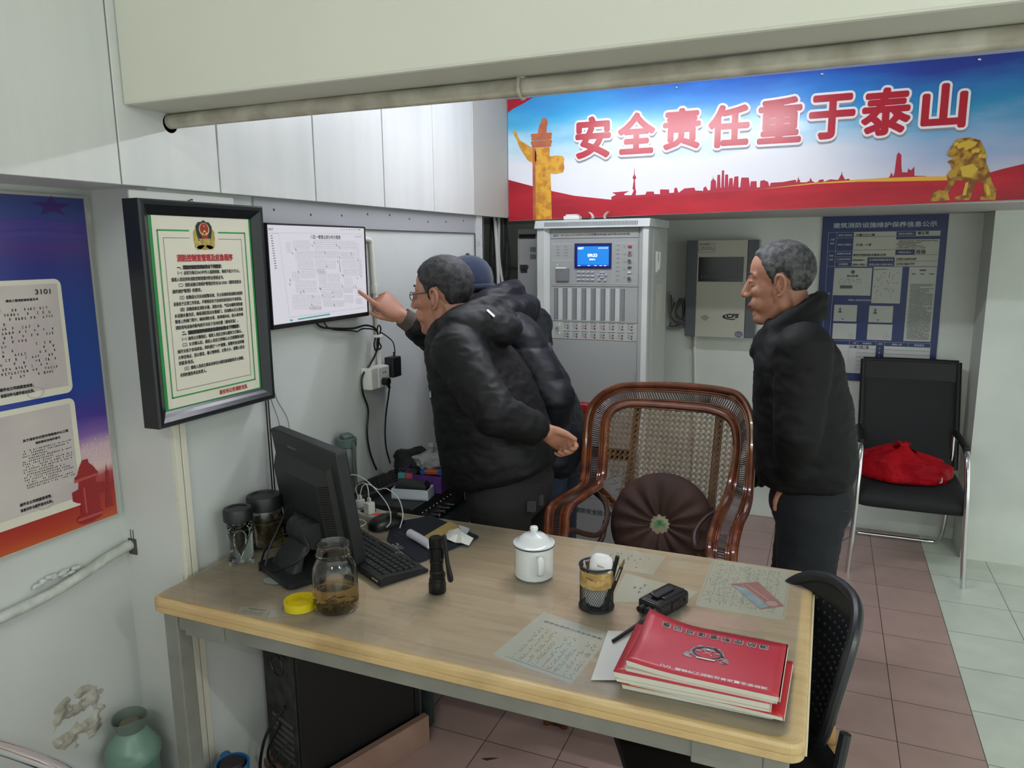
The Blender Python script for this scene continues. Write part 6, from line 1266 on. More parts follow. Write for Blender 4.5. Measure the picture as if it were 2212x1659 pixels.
bm = NB(); slab(bm, (-.035, -.06, 0), (.03, .06, .042), bev=.004); obj('router_case', bm, M_black, t)
bm = NB(); slab(bm, (-.025, -.05, .042), (.02, .05, .048), bev=.002); obj('router_top', bm, P('dusty_black', '2a2b2c', rough=.8), t)

# ================================================================ UNDER AND AROUND THE DESK
t = thing('computer_tower', 'dusty black computer tower standing under the desk', 'computer', (-1.29, 1.70, .075), rz=-.357)
bm = NB(); slab(bm, (-.09, -.20, 0), (.09, .205, .40), bev=.005); obj('tower_case', bm, P('tower_black', '0d0e0f', rough=.5), t)
bm = NB(); slab(bm, (-.082, -.2035, .01), (.082, -.199, .39)); obj('rear_panel', bm, P('rear_dusty', '3a3936', rough=.8, var='201f1e', vscale=20), t)
bm = NB(); slab(bm, (-.06, -.206, .29), (.05, -.2025, .375)); obj('power_supply', bm, P('rear_dusty', '3a3936'), t)
bm = NB(); tube(bm, [(.0 + .032 * math.cos(a), -.207, .335 + .032 * math.sin(a)) for a in [2 * PI * i / 24 for i in range(24)]], .003, 6, closed=True); obj('fan_ring', bm, M_black, t)
for i in range(6): bm = NB(); slab(bm, (-.05, -.2055, .05 + i * .022), (.06, -.2025, .06 + i * .022)); obj('slot_cover', bm, P('slot_grey', '55534f', rough=.6), t)
bm = NB(); slab(bm, (.0895, -.18, .388), (.092, -.02, .40)); obj('side_label', bm, P('silver_label', '8d8f90', rough=.4), t)
bm = NB(); slab(bm, (.0895, .165, .17), (.0915, .178, .27)); obj('warranty_strip', bm, P('silver_label', '8d8f90'), t)
bm = NB()
for i in range(5): slab(bm, (.0912, .168, .18 + i * .017), (.092, .175, .19 + i * .017))
obj('strip_print', bm, M_blackr, t)
bm = NB(); slab(bm, (-.092, .205, 0), (.092, .225, .40), bev=.006); obj('front_bezel', bm, M_black, t)
t = thing('wooden_stand', 'low pinkish wooden plank stand under the computer tower', 'stand', (-1.29, 1.70, 0), rz=-.357)
bm = NB(); slab(bm, (-.10, -.22, .05), (.125, .225, .0745), bev=.002); obj('plank', bm, P('pink_wood', '8a6a5c', rough=.6, var='7a5a4e', vscale=10, stretch=(8, 1, 1)), t)
bm = NB(); slab(bm, (.103, -.225, .0), (.128, .23, .094), bev=.002); obj('side_board', bm, P('pale_pink_wood', '9c7f72', rough=.6, var='8f7062', vscale=8, stretch=(8, 1, 1)), t)
bm = NB(); slab(bm, (-.10, -.2, 0), (-.075, .22, .05)); obj('rear_board', bm, P('pink_wood', '8a6a5c'), t)
for i, pts in enumerate(([(-1.33, 1.49, .30), (-1.37, 1.45, .22), (-1.39, 1.44, .10), (-1.38, 1.46, .01)], [(-1.35, 1.49, .24), (-1.385, 1.47, .15), (-1.39, 1.52, .05), (-1.40, 1.55, .008)], [(-1.31, 1.48, .20), (-1.345, 1.44, .15), (-1.37, 1.42, .06), (-1.36, 1.40, .008)], [(-1.29, 1.475, .17), (-1.31, 1.43, .12), (-1.33, 1.40, .03), (-1.30, 1.38, .008)], [(-1.26, 1.46, .13), (-1.27, 1.42, .06), (-1.30, 1.42, .008), (-1.36, 1.50, .008)])):
    bm = NB(); tube(bm, smooth_path(pts, 8), .0045 - .0006 * i, 7); tag(obj('floor_cable', bm, M_cable, smooth=True), 'black cable hanging from the back of the computer tower to the floor', 'cable', 'cables behind the computer tower')
t = thing('blue_kettle', 'bright blue thermos jug with a dark stopper on the floor under the desk', 'jug', (-1.335, 1.29, 0), rz=-.6)
M_blue = P('jug_blue', '1f66a8', rough=.35)
bm = NB(); lathe(bm, [(0, 0), (.062, 0), (.066, .01), (.066, .17), (.058, .20), (.044, .222), (.040, .235), (.043, .262), (.038, .262), (.036, .24), (0, .235)], 32); obj('jug_body', bm, M_blue, t, smooth=True)
bm = NB(); lathe(bm, [(0, .237), (.031, .237), (.031, .262), (.026, .268), (0, .268)], 28); obj('stopper', bm, P('stopper_brown', '2a2427', rough=.6), t, smooth=True)
bm = NB(); prism(bm, [(.03, -.018), (.058, 0), (.03, .018)], .02, T(0, 0, .243)); obj('spout', bm, M_blue, t)
bm = NB(); tube(bm, smooth_path([(-.04, 0, .24), (-.085, 0, .235), (-.10, 0, .19), (-.09, 0, .10), (-.064, 0, .06)], 6), .009, 10, sx=1.4); obj('handle', bm, M_blue, t, smooth=True)
t = thing('green_thermos', 'pale green enamel thermos flask standing in the corner by the left wall', 'thermos', (-1.568, 1.195, 0), rz=-.5)
M_gr = P('thermos_green', '5f8a7c', rough=.3, var='557d70', vscale=12)
bm = NB(); lathe(bm, [(0, 0), (.056, 0), (.060, .006), (.060, .285), (.061, .29), (0, .29)], 36); obj('flask_body', bm, M_gr, t, smooth=True)
bm = NB(); lathe(bm, [(.060, .282), (.064, .285), (.066, .292), (.066, .306), (.062, .312), (.058, .322), (.056, .324), (.044, .345), (.036, .353), (.034, .362), (0, .362)], 36); obj('shoulder', bm, P('thermos_grey_green', '6f8f82', rough=.35), t, smooth=True)
bm = NB()
n = 32; rA = []
for (r, z, tl) in ((.033, .358, 0), (.036, .370, .1), (.043, .390, .35), (.040, .390, .35), (.033, .370, .1), (.030, .360, 0)):
    rA.append([bm.verts.new((r * math.cos(2 * PI * i / n), r * math.sin(2 * PI * i / n), z + tl * .03 * (max(0, math.cos(2 * PI * i / n)) ** 3 + .6 * max(0, -math.cos(2 * PI * i / n))))) for i in range(n)])
for a, b in zip(rA, rA[1:]):
    for i in range(n): j = (i + 1) % n; bm.faces.new((a[i], a[j], b[j], b[i]))
obj('pouring_lip', bm, P('thermos_lip', '5f6f68', rough=.4), t, smooth=True)
bm = NB(); lathe(bm, [(0, .362), (.026, .362), (.026, .378), (.02, .383), (0, .383)], 24); obj('cork', bm, P('cork_stopper', '6a6558', rough=.8), t, smooth=True)
bm = NB(); tube(bm, smooth_path([(.060, 0, .26), (.094, 0, .255), (.102, 0, .21), (.099, 0, .10), (.060, 0, .06)], 6), .006, 10, sx=2.4, up=(0, 0, 1)); o = obj('handle', bm, M_gr, t, smooth=True); o.rotation_euler = (0, 0, -.55)
t = thing('slatted_chair', 'chrome framed chair with a dark slatted back at the lower left edge', 'chair', (-1.285, .70, 0), rz=.06)
bm = NB(); tube(bm, smooth_path([(-.24, .0, .0), (-.24, 0, .50), (-.238, .01, .62), (-.215, .015, .685), (-.15, .02, .702), (.0, .025, .705), (.15, .02, .702), (.215, .015, .685), (.238, .01, .62), (.24, 0, .50), (.24, 0, .0)], 7), .0125, 12); obj('chrome_frame', bm, M_chrome, t, smooth=True)
for i in range(14):
    bm = NB(); slab(bm, (-.21, .006, .662 - i * .018), (.21, .014, .674 - i * .018), bev=.002); obj('back_slat', bm, P('slat_dark', '241f20', rough=.5), t)
bm = NB(); slab(bm, (-.23, -.42, .40), (.23, -.01, .43), bev=.01); obj('seat', bm, P('slat_dark', '241f20'), t)
for x in (-.22, .22): bm = NB(); tube(bm, [(x, -.40, .40), (x, -.40, 0.0)], .0125, 10); obj('leg', bm, M_chrome, t, smooth=True)
bm = NB(); prism(bm, [(0, 0), (.02, .008), (.035, .045), (.02, .03)], .0006); o = obj('dry_leaf', bm, P('leaf_brown', '3a2c28', rough=.8)); o.location = (-.905, 1.86, .0006); o.rotation_euler = (0, 0, -.5); tag(o, 'small dark scrap lying on the pink tiles under the desk', 'scrap')
# ================================================================ CHAIRS
# ---- rattan armchair behind the desk
M_rat = P('rattan_lacquer', '4c2417', rough=.2, var='6b3a1f', vscale=14, coat=.4)
M_rib = P('rattan_ribs', '33201a', rough=.38)
M_cane = P('cane_strand', '7a5c3c', rough=.5, var='5d432b', vscale=30)
rc = thing('rattan_armchair', 'big lacquered brown rattan armchair with a woven cane back behind the desk', 'armchair', (-.5, 2.4, 0))
OUT = [(-.775, 2.10, .0), (-.77, 2.07, .42), (-.764, 2.06, .62), (-.772, 2.09, .685), (-.791, 2.16, .722), (-.792, 2.26, .722), (-.785, 2.46, .706), (-.794, 2.54, .722), (-.807, 2.6, .811), (-.81, 2.64, .927), (-.781, 2.66, .99), (-.721, 2.675, 1.034), (-.646, 2.68, 1.05), (-.474, 2.68, 1.059), (-.317, 2.675, 1.052), (-.258, 2.665, 1.03), (-.22, 2.64, .96), (-.209, 2.6, .84), (-.204, 2.53, .735), (-.202, 2.42, .713), (-.207, 2.26, .715), (-.207, 2.14, .70), (-.203, 2.06, .66), (-.205, 2.07, .42), (-.21, 2.10, .0)]
INN = [(-.715, 2.10, .0), (-.712, 2.07, .42), (-.707, 2.06, .62), (-.71, 2.09, .688), (-.723, 2.16, .732), (-.705, 2.28, .742), (-.705, 2.44, .727), (-.712, 2.52, .738), (-.722, 2.58, .816), (-.728, 2.62, .908), (-.713, 2.635, .953), (-.674, 2.645, .977), (-.617, 2.65, .985), (-.431, 2.65, .985), (-.348, 2.645, .980), (-.288, 2.63, .955), (-.265, 2.61, .900), (-.263, 2.585, .82), (-.270, 2.53, .752), (-.274, 2.44, .73), (-.278, 2.26, .722), (-.276, 2.15, .706), (-.268, 2.06, .665), (-.268, 2.07, .42), (-.27, 2.10, .0)]
so_, si_ = smooth_path(OUT, 10), smooth_path(INN, 10)
def mixp(k): return [o.lerp(i, k) for o, i in zip(so_, si_)]
for k, r, nm in ((0, .0125, 'frame_pole'), (1, .0125, 'frame_pole'), (.2, .0042, 'trim_cane'), (.30, .0042, 'trim_cane'), (.72, .0042, 'trim_cane'), (.82, .0042, 'trim_cane')):
    bm = NB(); tube(bm, mixp(k), r, 10 if r > .01 else 6); obj(nm, bm, M_rat, rc, world=True, smooth=True)
bm = NB(); a_, b_ = mixp(.28), mixp(.74); acc = 0; last = a_[0]
fine = smooth_path(OUT, 60); fi = smooth_path(INN, 60); acc = 1
for o, i, o2 in zip(fine, fi, fine[1:]):
    acc += (o2 - o).length
    if acc > .0075: acc = 0; p, q = o.lerp(i, .29), o.lerp(i, .73); tube(bm, [p, q], .0027, 5)
obj('ribbed_band', bm, M_rib, rc, world=True)
def back_y(z): return 2.50 + (z - .65) * .45
def inside(x, z):
    xl = -.722 + max(0, (.70 - z)) * .42; xr = -.272 - max(0, (.74 - z)) * .40
    if not (xl < x < xr and .56 < z < .976): return False
    for cx, s in ((-.66, -1), (-.335, 1)):
        if (x - cx) * s > 0 and z > .91 and math.hypot(x - cx, z - .91) > .066: return False
    return True
bm = NB(); rnd = random.Random(21)
def strand(x0, z0, x1, z1, w, off):
    n = 80; run = []
    def flush():
        if len(run) > 1:
            d = Vector((run[-1][0] - run[0][0], 0, run[-1][1] - run[0][1])).normalized(); nn = Vector((-d.z, 0, d.x)) * (w / 2)
            L, R = [], []
            for x, z in (run[0], run[len(run) // 2], run[-1]):
                p = Vector((x, back_y(z) - off, z)); L.append(bm.verts.new(p + nn)); R.append(bm.verts.new(p - nn))
            for a in range(2): bm.faces.new((L[a], L[a + 1], R[a + 1], R[a]))
        run.clear()
    for i in range(n + 1):
        x = x0 + (x1 - x0) * i / n; z = z0 + (z1 - z0) * i / n
        torn = x < -.655 + .05 * noise.noise(Vector((x * 9, z * 9, 1))) and z < .76 + .05 * noise.noise(Vector((x * 20, z * 20, 4)))
        if inside(x, z) and not torn: run.append((x, z))
        else: flush()
    flush()
S = .0185
for i in range(32):
    x = -.74 + i * S
    for dx in (-.0022, .0022): strand(x + dx, .55, x + dx, .99, .0017, .001)
for i in range(29):
    z = .55 + i * S
    for dz in (-.0022, .0022): strand(-.75, z + dz, -.25, z + dz, .0017, .002)
for i in range(64):
    c = -1.35 + i * S
    strand(c + S / 2, .55, c + S / 2 + .45, 1.0, .0021, .003); strand(c + .45 + S / 2, .55, c + S / 2, 1.0, .0021, .0036)
for i in range(26):
    x = -.70 + rnd.random() * .07; z = .62 + rnd.random() * .13; a = rnd.uniform(-.8, .8); l = .02 + .035 * rnd.random()
    tube(bm, [(x, back_y(z) - .004, z), (x + l * math.cos(a) * .6, back_y(z) - .012, z + l * math.sin(a)), (x + l * math.cos(a), back_y(z) - .006 - .02 * rnd.random(), z + l * math.sin(a) + .006)], .0012, 4)
obj('cane_panel', bm, M_cane, rc, world=True)
edge = [(x, back_y(z) - .004, z) for x, z in ((-.60, .56), (-.66, .63), (-.718, .69), (-.719, .76), (-.722, .85), (-.724, .91), (-.706, .955), (-.66, .974), (-.50, .975), (-.335, .974), (-.29, .955), (-.271, .91), (-.27, .82), (-.274, .74), (-.30, .67), (-.34, .58))]
bm = NB(); sp_ = smooth_path(edge, 24); tube(bm, [p + Vector((.0016 * math.sin(i * 1.3), 0, .0016 * math.cos(i * 1.3))) for i, p in enumerate(sp_)], .0038, 5); obj('wrapped_edge', bm, M_cane, rc, world=True)
for x in (-.635, -.335): bm = NB(); slab(bm, (x - .014, -.006, -.27), (x + .014, .006, .27), T(0, 2.605, .72) @ RX(-.42), bev=.003); obj('back_slat', bm, P('slat_brown', '4a3020', rough=.5), rc, world=True)
bm = NB(); rings_loft(bm, [((-.49, 2.32, z), (.24, 0, 0), (0, .24, 0)) for z in (.40, .41, .435, .445)], n=40, power=5); obj('seat', bm, M_cane, rc, world=True)
bm = NB(); tube(bm, [(-.72, 2.09, .41), (-.26, 2.09, .41), (-.25, 2.55, .41), (-.73, 2.55, .41)], .014, 10, closed=True); obj('seat_frame', bm, M_rat, rc, world=True, smooth=True)
for s, x in ((1, -.725), (-1, -.255)):
    bm = NB(); tube(bm, smooth_path([(x, 2.45, .70), (x + s * .06, 2.38, .69), (x + s * .09, 2.30, .66), (x + s * .08, 2.24, .63), (x + s * .05, 2.19, .645), (x + s * .02, 2.13, .675), (x + s * .0, 2.09, .66)], 7), .009, 8); tube(bm, smooth_path([(x + s * .085, 2.30, .655), (x + s * .08, 2.27, .60), (x + s * .04, 2.25, .56), (x + s * .0, 2.2, .5)], 6), .009, 8); obj('arm_scroll', bm, M_rib, rc, world=True, smooth=True)
    bm = NB(); tube(bm, smooth_path([(x, 2.5, .705), (x + s * .05, 2.53, .64), (x + s * .10, 2.52, .56), (x + s * .06, 2.54, .42), (x + s * .02, 2.60, .0)], 7), .012, 8); obj('rear_leg', bm, M_rat, rc, world=True, smooth=True)
# brown cushion with a patch
cu = thing('round_cushion', 'round brown pleated cushion with a pale patch leaning in the rattan armchair', 'cushion', (-.48, 2.44, .615), rot=(-.35, 0, 0))
bm = NB()
def cus(u, v):
    a = 2 * PI * u; r = .178 * math.sin(min(1, v) * PI / 2) if v <= 1 else .178 * math.sin((2 - v) * PI / 2)
    q = r / .178; front = v <= 1
    h = .055 * (1 - q ** 4) ** .5 * (1 - .45 * math.exp(-(q / .28) ** 2)); pl = .006 * math.cos(13 * a + 1.5 * math.sin(2 * a)) * min(1, q * 2.2) * (1 - q ** 6)
    wr = .004 * noise.noise(Vector((math.cos(a) * 3, math.sin(a) * 3, q * 3)))
    return (r * math.cos(a), -(h + pl + wr) if front else h + pl, r * math.sin(a))
grid(bm, 120, 40, lambda u, v: cus(u, v * 2), wrap=True); bmesh.ops.remove_doubles(bm, verts=bm.verts, dist=1e-5)
obj('cushion_body', bm, P('brown_velour', '2c1914', rough=.8, bump=.3, bscale=120, var='371f18', vscale=9), cu, smooth=True, ang=180)
bm = NB(); lathe(bm, [(0, .041), (.028, .0405), (.036, .036)], 24, RX(PI / 2)); obj('patch', bm, P('patch_beige', '86806c', rough=.8, bump=.4, bscale=120), cu, smooth=True)
bm = NB()
for (x, z, r, a) in ((-.006, .006, .012, .3), (.004, .010, .011, 1.6), (.013, .001, .011, .0), (-.008, -.008, .010, 2.3), (.001, 0, .008, 0)): face(bm, [(x + r * math.cos(q) * (1.3 if k % 2 else .8), z + r * .62 * math.sin(q)) for k, q in enumerate([2 * PI * i / 9 for i in range(9)])], frame((0, -.0422, 0), (1, 0, 0), (0, 0, 1), (0, -1, 0)))
obj('leaf_print', bm, P('patch_green', '4f7a52', rough=.8), cu)

# ---- black visitor chair with chrome tubes at the back right
M_mesh = P('black_mesh', '17191c', rough=.7, bump=.3, bscale=700)
vc = thing('visitor_chair', 'black mesh visitor chair with chrome tube frame against the back wall', 'chair', (.41, 4.0, 0))
bm = NB()
def vb(u, v): x = .2 + .436 * u - .008 * v + .016 * v * u * 0; z = .44 + .525 * v; return (x, 4.17 + .13 * v + .02 * math.sin(PI * u), z)
grid(bm, 12, 14, vb); o = obj('back_mesh', bm, M_mesh, vc, world=True, smooth=True); md = o.modifiers.new('s', 'SOLIDIFY'); md.thickness = .006
bm = NB()
for u in (0, 1): tube(bm, [Vector(vb(u, v / 10)) for v in range(11)], .014, 10)
tube(bm, [Vector(vb(u / 8, 1)) for u in range(9)], .012, 10); obj('back_border', bm, P('black_trim', '0e0f11', rough=.55), vc, world=True, smooth=True)
bm = NB(); grid(bm, 8, 2, lambda u, v: (vb(u, .82 + .18 * v)[0], vb(u, .82 + .18 * v)[1] - .008, vb(u, .82 + .18 * v)[2])); obj('head_band', bm, P('black_trim', '0e0f11'), vc, world=True, smooth=True)
bm = NB()
def sec(y, zt, th): return ((.415, y, zt - th / 2), (.228, 0, 0), (0, 0, th / 2))
rings_loft(bm, [sec(3.76, .375, .03), sec(3.77, .392, .06), sec(3.80, .415, .085), sec(3.9, .435, .085), sec(4.05, .436, .08), sec(4.17, .43, .06)], n=32, power=6); obj('seat', bm, P('black_seat_fabric', '14161a', rough=.75, bump=.25, bscale=400), vc, world=True, smooth=True, ang=50)
for s, x in ((-1, .165), (1, .648)):
    bm = NB(); tube(bm, smooth_path([(x, 3.742, 0), (x - s * .012, 3.75, .25), (x - s * .018, 3.76, .45), (x - s * .022, 3.80, .585), (x - s * .022, 3.86, .62), (x - s * .022, 4.0, .628), (x - s * .022, 4.2, .62)], 7), .0125, 12); obj('front_leg', bm, M_chrome, vc, world=True, smooth=True)
    bm = NB(); slab(bm, (x - s * .022 - .014, 3.84, .622), (x - s * .022 + .014, 4.18, .642), bev=.006); obj('armrest', bm, P('black_trim', '0e0f11'), vc, world=True, smooth=True)
bm = NB(); tube(bm, smooth_path([(.19, 4.19, .62), (.19, 4.19, .3), (.195, 4.22, .10), (.21, 4.27, .025), (.25, 4.285, .013), (.41, 4.285, .013), (.57, 4.285, .013), (.605, 4.27, .025), (.615, 4.22, .10), (.62, 4.19, .3), (.62, 4.19, .62)], 7), .0115, 12); obj('sled_frame', bm, M_chrome, vc, world=True, smooth=True)
# red plastic bag on it
M_bag = P('red_bag_film', 'd4202c', rough=.2, trans=.35, ior=1.15, bump=.7, bscale=18, bdist=.03, var='b01624', vscale=9)
rb = thing('red_bag', 'knotted red plastic bag lying on the black visitor chair seat', 'bag', (.39, 3.96, .437))
bm = NB()
def bagp(u, v):
    a = 2 * PI * u; t = v
    w = (.20 - .02 * math.cos(a * 2)) * math.sin(PI * min(t * .96 + .04, 1)) ** .55 if t < .98 else .008
    r = 1 - .75 * max(0, t - .55) / .45
    fold = .10 * math.sin(9 * a + 3 * t) * t + .06 * noise.noise(Vector((math.cos(a) * 2, math.sin(a) * 2, t * 3)))
    return (.205 * r * (1 + fold) * math.cos(a) * (1 if t > .06 else .93), .115 * r * (1 + fold) * math.sin(a), .155 * t ** .75 + .012 * math.sin(a * 3) * t - .05 * t * max(0, math.cos(a)) ** 2)
grid(bm, 72, 26, bagp, wrap=True); bmesh.ops.contextual_create(bm, geom=[e for e in bm.edges if e.is_boundary and all(v.co.z < .01 for v in e.verts)]); obj('bag_body', bm, M_bag, rb, smooth=True, ang=180)
bm = NB()
for a0, l in ((.3, .05), (1.9, .045), (3.6, .04), (5.2, .035)):
    d = Vector((math.cos(a0), math.sin(a0), 0)); n_ = Vector((-d.y, d.x, 0)) * .016
    b0 = Vector((-.02, 0, .142)); pts = [b0, b0 + d * l * .5 + Vector((0, 0, .03)), b0 + d * l + Vector((0, 0, .018))]
    q = [(bm.verts.new(p - n_ * (k * .6 + .2)), bm.verts.new(p + n_ * (k * .6 + .2) + Vector((0, 0, .008)))) for k, p in enumerate(pts)]
    for (a, b), (c, e) in zip(q, q[1:]): bm.faces.new((a, b, e, c))
ell(bm, (-.02, 0, .142), (.016, .014, .014), n=12); obj('bag_knot', bm, M_bag, rb, smooth=True)
bm = NB(); slab(bm, (-.15, -.075, .006), (.16, .08, .055), bev=.01); o = obj('bag_contents', bm, P('bag_contents', 'b9b0a8', rough=.6), rb)

# ---- black plastic chair tucked under the right end of the desk
pc = thing('plastic_chair', 'black perforated plastic chair tucked under the right end of the desk', 'chair', (-.158, 1.60, 0), rz=-1.10)
M_pl = P('black_grey_plastic', '1d1f22', rough=.38)
W_, Z0, Z1 = .165, .47, .80
def pb(x, z, off=0):
    t = (z - Z0) / (Z1 - Z0)
    return Vector((x, .185 + .075 * t - .06 * (x / W_) ** 2 + off, z))
def outline(n=56, k=1.0):
    pts = []
    for i in range(n):
        a = 2 * PI * i / n; c, s = math.cos(a), math.sin(a); e = 2 / 2.9
        z = (Z0 + Z1) / 2 + k * (Z1 - Z0) / 2 * math.copysign(abs(s) ** e, s); w = W_ * (.80 + .20 * min(1, (z - Z0) / .14)); w *= 1 if z < .72 else 1 - .16 * ((z - .72) / .155) ** 2
        pts.append((k * w * math.copysign(abs(c) ** e, c), z))
    return pts
bm = NB(); levels = [1.0, .9, .75, .55, .35, .15]
rgs = [[bm.verts.new(pb(x, z)) for x, z in outline(56, k)] for k in levels]
for a, b in zip(rgs, rgs[1:]):
    for i in range(56): j = (i + 1) % 56; bm.faces.new((a[i], a[j], b[j], b[i]))
bm.faces.new(rgs[-1]); o = obj('backrest', bm, M_pl, pc, smooth=True, ang=60); md = o.modifiers.new('s', 'SOLIDIFY'); md.thickness = .012; md.offset = 1
bm = NB(); tube(bm, [pb(x, z) for x, z in outline(72, 1.0)], .013, 10, closed=True); obj('back_rim', bm, M_pl, pc, smooth=True)
bm = NB()
for j in range(15):
    for i in range(15):
        x = -.155 + .0222 * i + (.011 if j % 2 else 0); z = .535 + j * .021
        if (abs(x) / .125) ** 3 + (abs(z - .64) / .125) ** 3 < 1: ell(bm, pb(x, z, -.0065), (.0042, .003, .0042), n=6)
obj('back_perforation', bm, P('stud_black', '303338', rough=.25), pc, smooth=True)
bm = NB(); rings_loft(bm, [((0, y, .44 - d), (w, 0, 0), (0, 0, .016)) for y, w, d in ((-.24, .16, .02), (-.23, .19, .012), (-.1, .215, .004), (.08, .215, .008), (.17, .20, 0), (.20, .17, -.02))], n=36, power=5); obj('seat', bm, P('black_seat', '0d0e10', rough=.6), pc, smooth=True, ang=50)
for sx in (-1, 1):
    bm = NB(); tube(bm, smooth_path([(sx * .15, .20, .55), (sx * .16, .18, .46), (sx * .165, .16, .42)], 5), .012, 8); obj('back_stay', bm, M_pl, pc, smooth=True)
    for sy in (-1, 1): bm = NB(); tube(bm, [(sx * .16, sy * .15, .43), (sx * .205, sy * .20, 0)], .011, 8); obj('leg', bm, M_pl, pc, smooth=True)
# ================================================================ PEOPLE
M_skin = P('skin', 'ab7d67', rough=.5, sss=.12, bump=.12, bscale=260, bdist=.001, var='9f6c58', vscale=22)
M_lips = P('lips', '965f54', rough=.5)
def V(*a): return Vector(a)
def hand(bm, o, x, th, curls, thumb=(.55, .75, -.25), s=1.0):
    """o wrist, x finger direction, th thumb side; curls = three bends per finger (index first)"""
    X = Vector(x).normalized(); Y = Vector(th); Y = (Y - X * Y.dot(X)).normalized(); Z = X.cross(Y)
    if len(thumb) > 3 and thumb[3] < 0: Z = -Z
    M = frame(o, X, Y, Z) @ SCL(s, s, s)
    rings_loft(bm, [((-.02, 0, 0), (0, .026, 0), (0, 0, .020)), ((.0, 0, 0), (0, .028, 0), (0, 0, .018)), ((.03, .002, 0), (0, .037, 0), (0, 0, .017)), ((.065, .001, .001), (0, .042, 0), (0, 0, .015)), ((.09, 0, .001), (0, .040, 0), (0, 0, .012))], M, n=24, power=2.8)
    for (y, L, r), c in zip(((.0305, .076, .0090), (.0105, .084, .0093), (-.0100, .078, .0088), (-.0295, .062, .0078)), curls):
        p = V(.086, y, 0); a = 0
        for seg, (f, b) in enumerate(zip((.45, .31, .24), c)):
            a += b; d = V(math.cos(a), 0, -math.sin(a)); q = p + d * (L * f)
            capsule(bm, p, q, r * (1 - .08 * seg), r * (.93 - .09 * seg), 12, M); p = q
    t0 = V(.018, .026, -.006); d1 = V(*thumb[:3]).normalized(); t1 = t0 + d1 * .044; d2 = (d1 + V(.35, -.25, -.1)).normalized(); t2 = t1 + d2 * .032
    capsule(bm, t0, t1, .0125, .0105, 12, M); capsule(bm, t1, t2, .0104, .0082, 12, M)
def head_parts(bm, M, jowl=1.0):
    E = lambda c, r, rot=None, n=24: ell(bm, c, r, M, n, rot)
    E((-.006, 0, .044), (.094, .077, .086)); E((.034, 0, .0), (.055, .064, .078)); E((.03, 0, -.045), (.055, .058, .058))
    for s in (-1, 1):
        capsule(bm, (-.012, s * .055, -.055), (.048, s * .018, -.100), .020 * jowl, .020, 14, M)
        capsule(bm, (.0, s * .052, -.02), (-.012, s * .053, -.06), .022, .022 * jowl, 14, M)
        E((.058, s * .040, -.014), (.026, .022, .020)); E((.062, s * .030, -.05), (.026, .022 * jowl, .026))
        E((-.002, s * .076, -.004), (.012, .007, .024))
        E((.100, s * .0115, -.026), (.010, .0085, .008)); capsule(bm, (.080, s * .012, .034), (.066, s * .050, .034), .012, .009, 10, M)
        E((.0755, s * .031, .0155), (.012, .015, .0115))
    capsule(bm, (.086, 0, .024), (.106, 0, -.018), .0095, .0125, 14, M); E((.108, 0, -.022), (.012, .0115, .0105))
    E((.062, 0, -.100), (.026, .026, .020)); E((.084, 0, -.053), (.013, .024, .011)); E((.090, 0, -.0555), (.0105, .021, .0062)); E((.0865, 0, -.068), (.011, .019, .0065)); E((.077, 0, -.083), (.012, .02, .012))
def ear_parts(bm, M):
    for s in (-1, 1):
        tube(bm, smooth_path([M @ V(*q) for q in ((.002, s * .079, -.006), (.006, s * .081, .012), (.002, s * .087, .026), (-.010, s * .092, .029), (-.020, s * .095, .018), (-.021, s * .094, .0), (-.016, s * .090, -.016), (-.006, s * .085, -.029), (.001, s * .081, -.030))], 5), [.003] + [.0042] * 10 + [.0046] * 20 + [.0055] * 8 + [.0062, .005], 10)
        ell(bm, (-.008, s * .0835, -.001), (.0125, .0045, .024), M, 16, RZ(s * .42)); tube(bm, smooth_path([M @ V(*q) for q in ((.0, s * .082, .004), (-.008, s * .0885, .014), (-.014, s * .0905, .004), (-.010, s * .087, -.012))], 4), .003, 8)
        ell(bm, (.0035, s * .081, -.006), (.004, .004, .006), M, 10)
def head_M(H, yaw, pitch, roll=0): return T(*H) @ RZ(PI + yaw) @ RX(roll) @ RY(pitch)
def finish(o, voxel, it, wr=None, fac=.5):
    mesh_mods(o, voxel, it, fac)
    if wr:
        me = o.data; cos = [v.co.copy() for v in me.vertices]; nos = [v.normal.copy() for v in me.vertices]
        for v, c, n in zip(me.vertices, cos, nos): v.co = c + n * wr(c)
    return o
def hair_cap(parent, Mh, col, keep, name='hair', thick=.005, jowl=1.0):
    bm = NB(); head_parts(bm, I4, jowl); o = obj('tmp', bm, col); mesh_mods(o, .0045, 3); me = o.data
    bm = NB(); bm.from_mesh(me); bpy.data.objects.remove(o); bpy.data.meshes.remove(me)
    val = {v: keep(v.co) for v in bm.verts}
    bmesh.ops.delete(bm, geom=[f for f in bm.faces if all(val[v] < -.014 for v in f.verts)], context='FACES'); bm.normal_update()
    for v in list(bm.verts):
        t = max(0, min(1, (val[v] + .005) / .016)); t = t * t * (3 - 2 * t); n = v.normal.copy()
        v.co += n * (-.0035 + t * (thick + .0035 + .0014 * noise.noise(v.co * 90)))
    return _hair_obj(bm, name, col, parent, Mh)
def _hair_obj(bm, name, col, parent, Mh):
    bm.transform(Mh); return obj(name, bm, col, parent, world=True, smooth=True, ang=180)
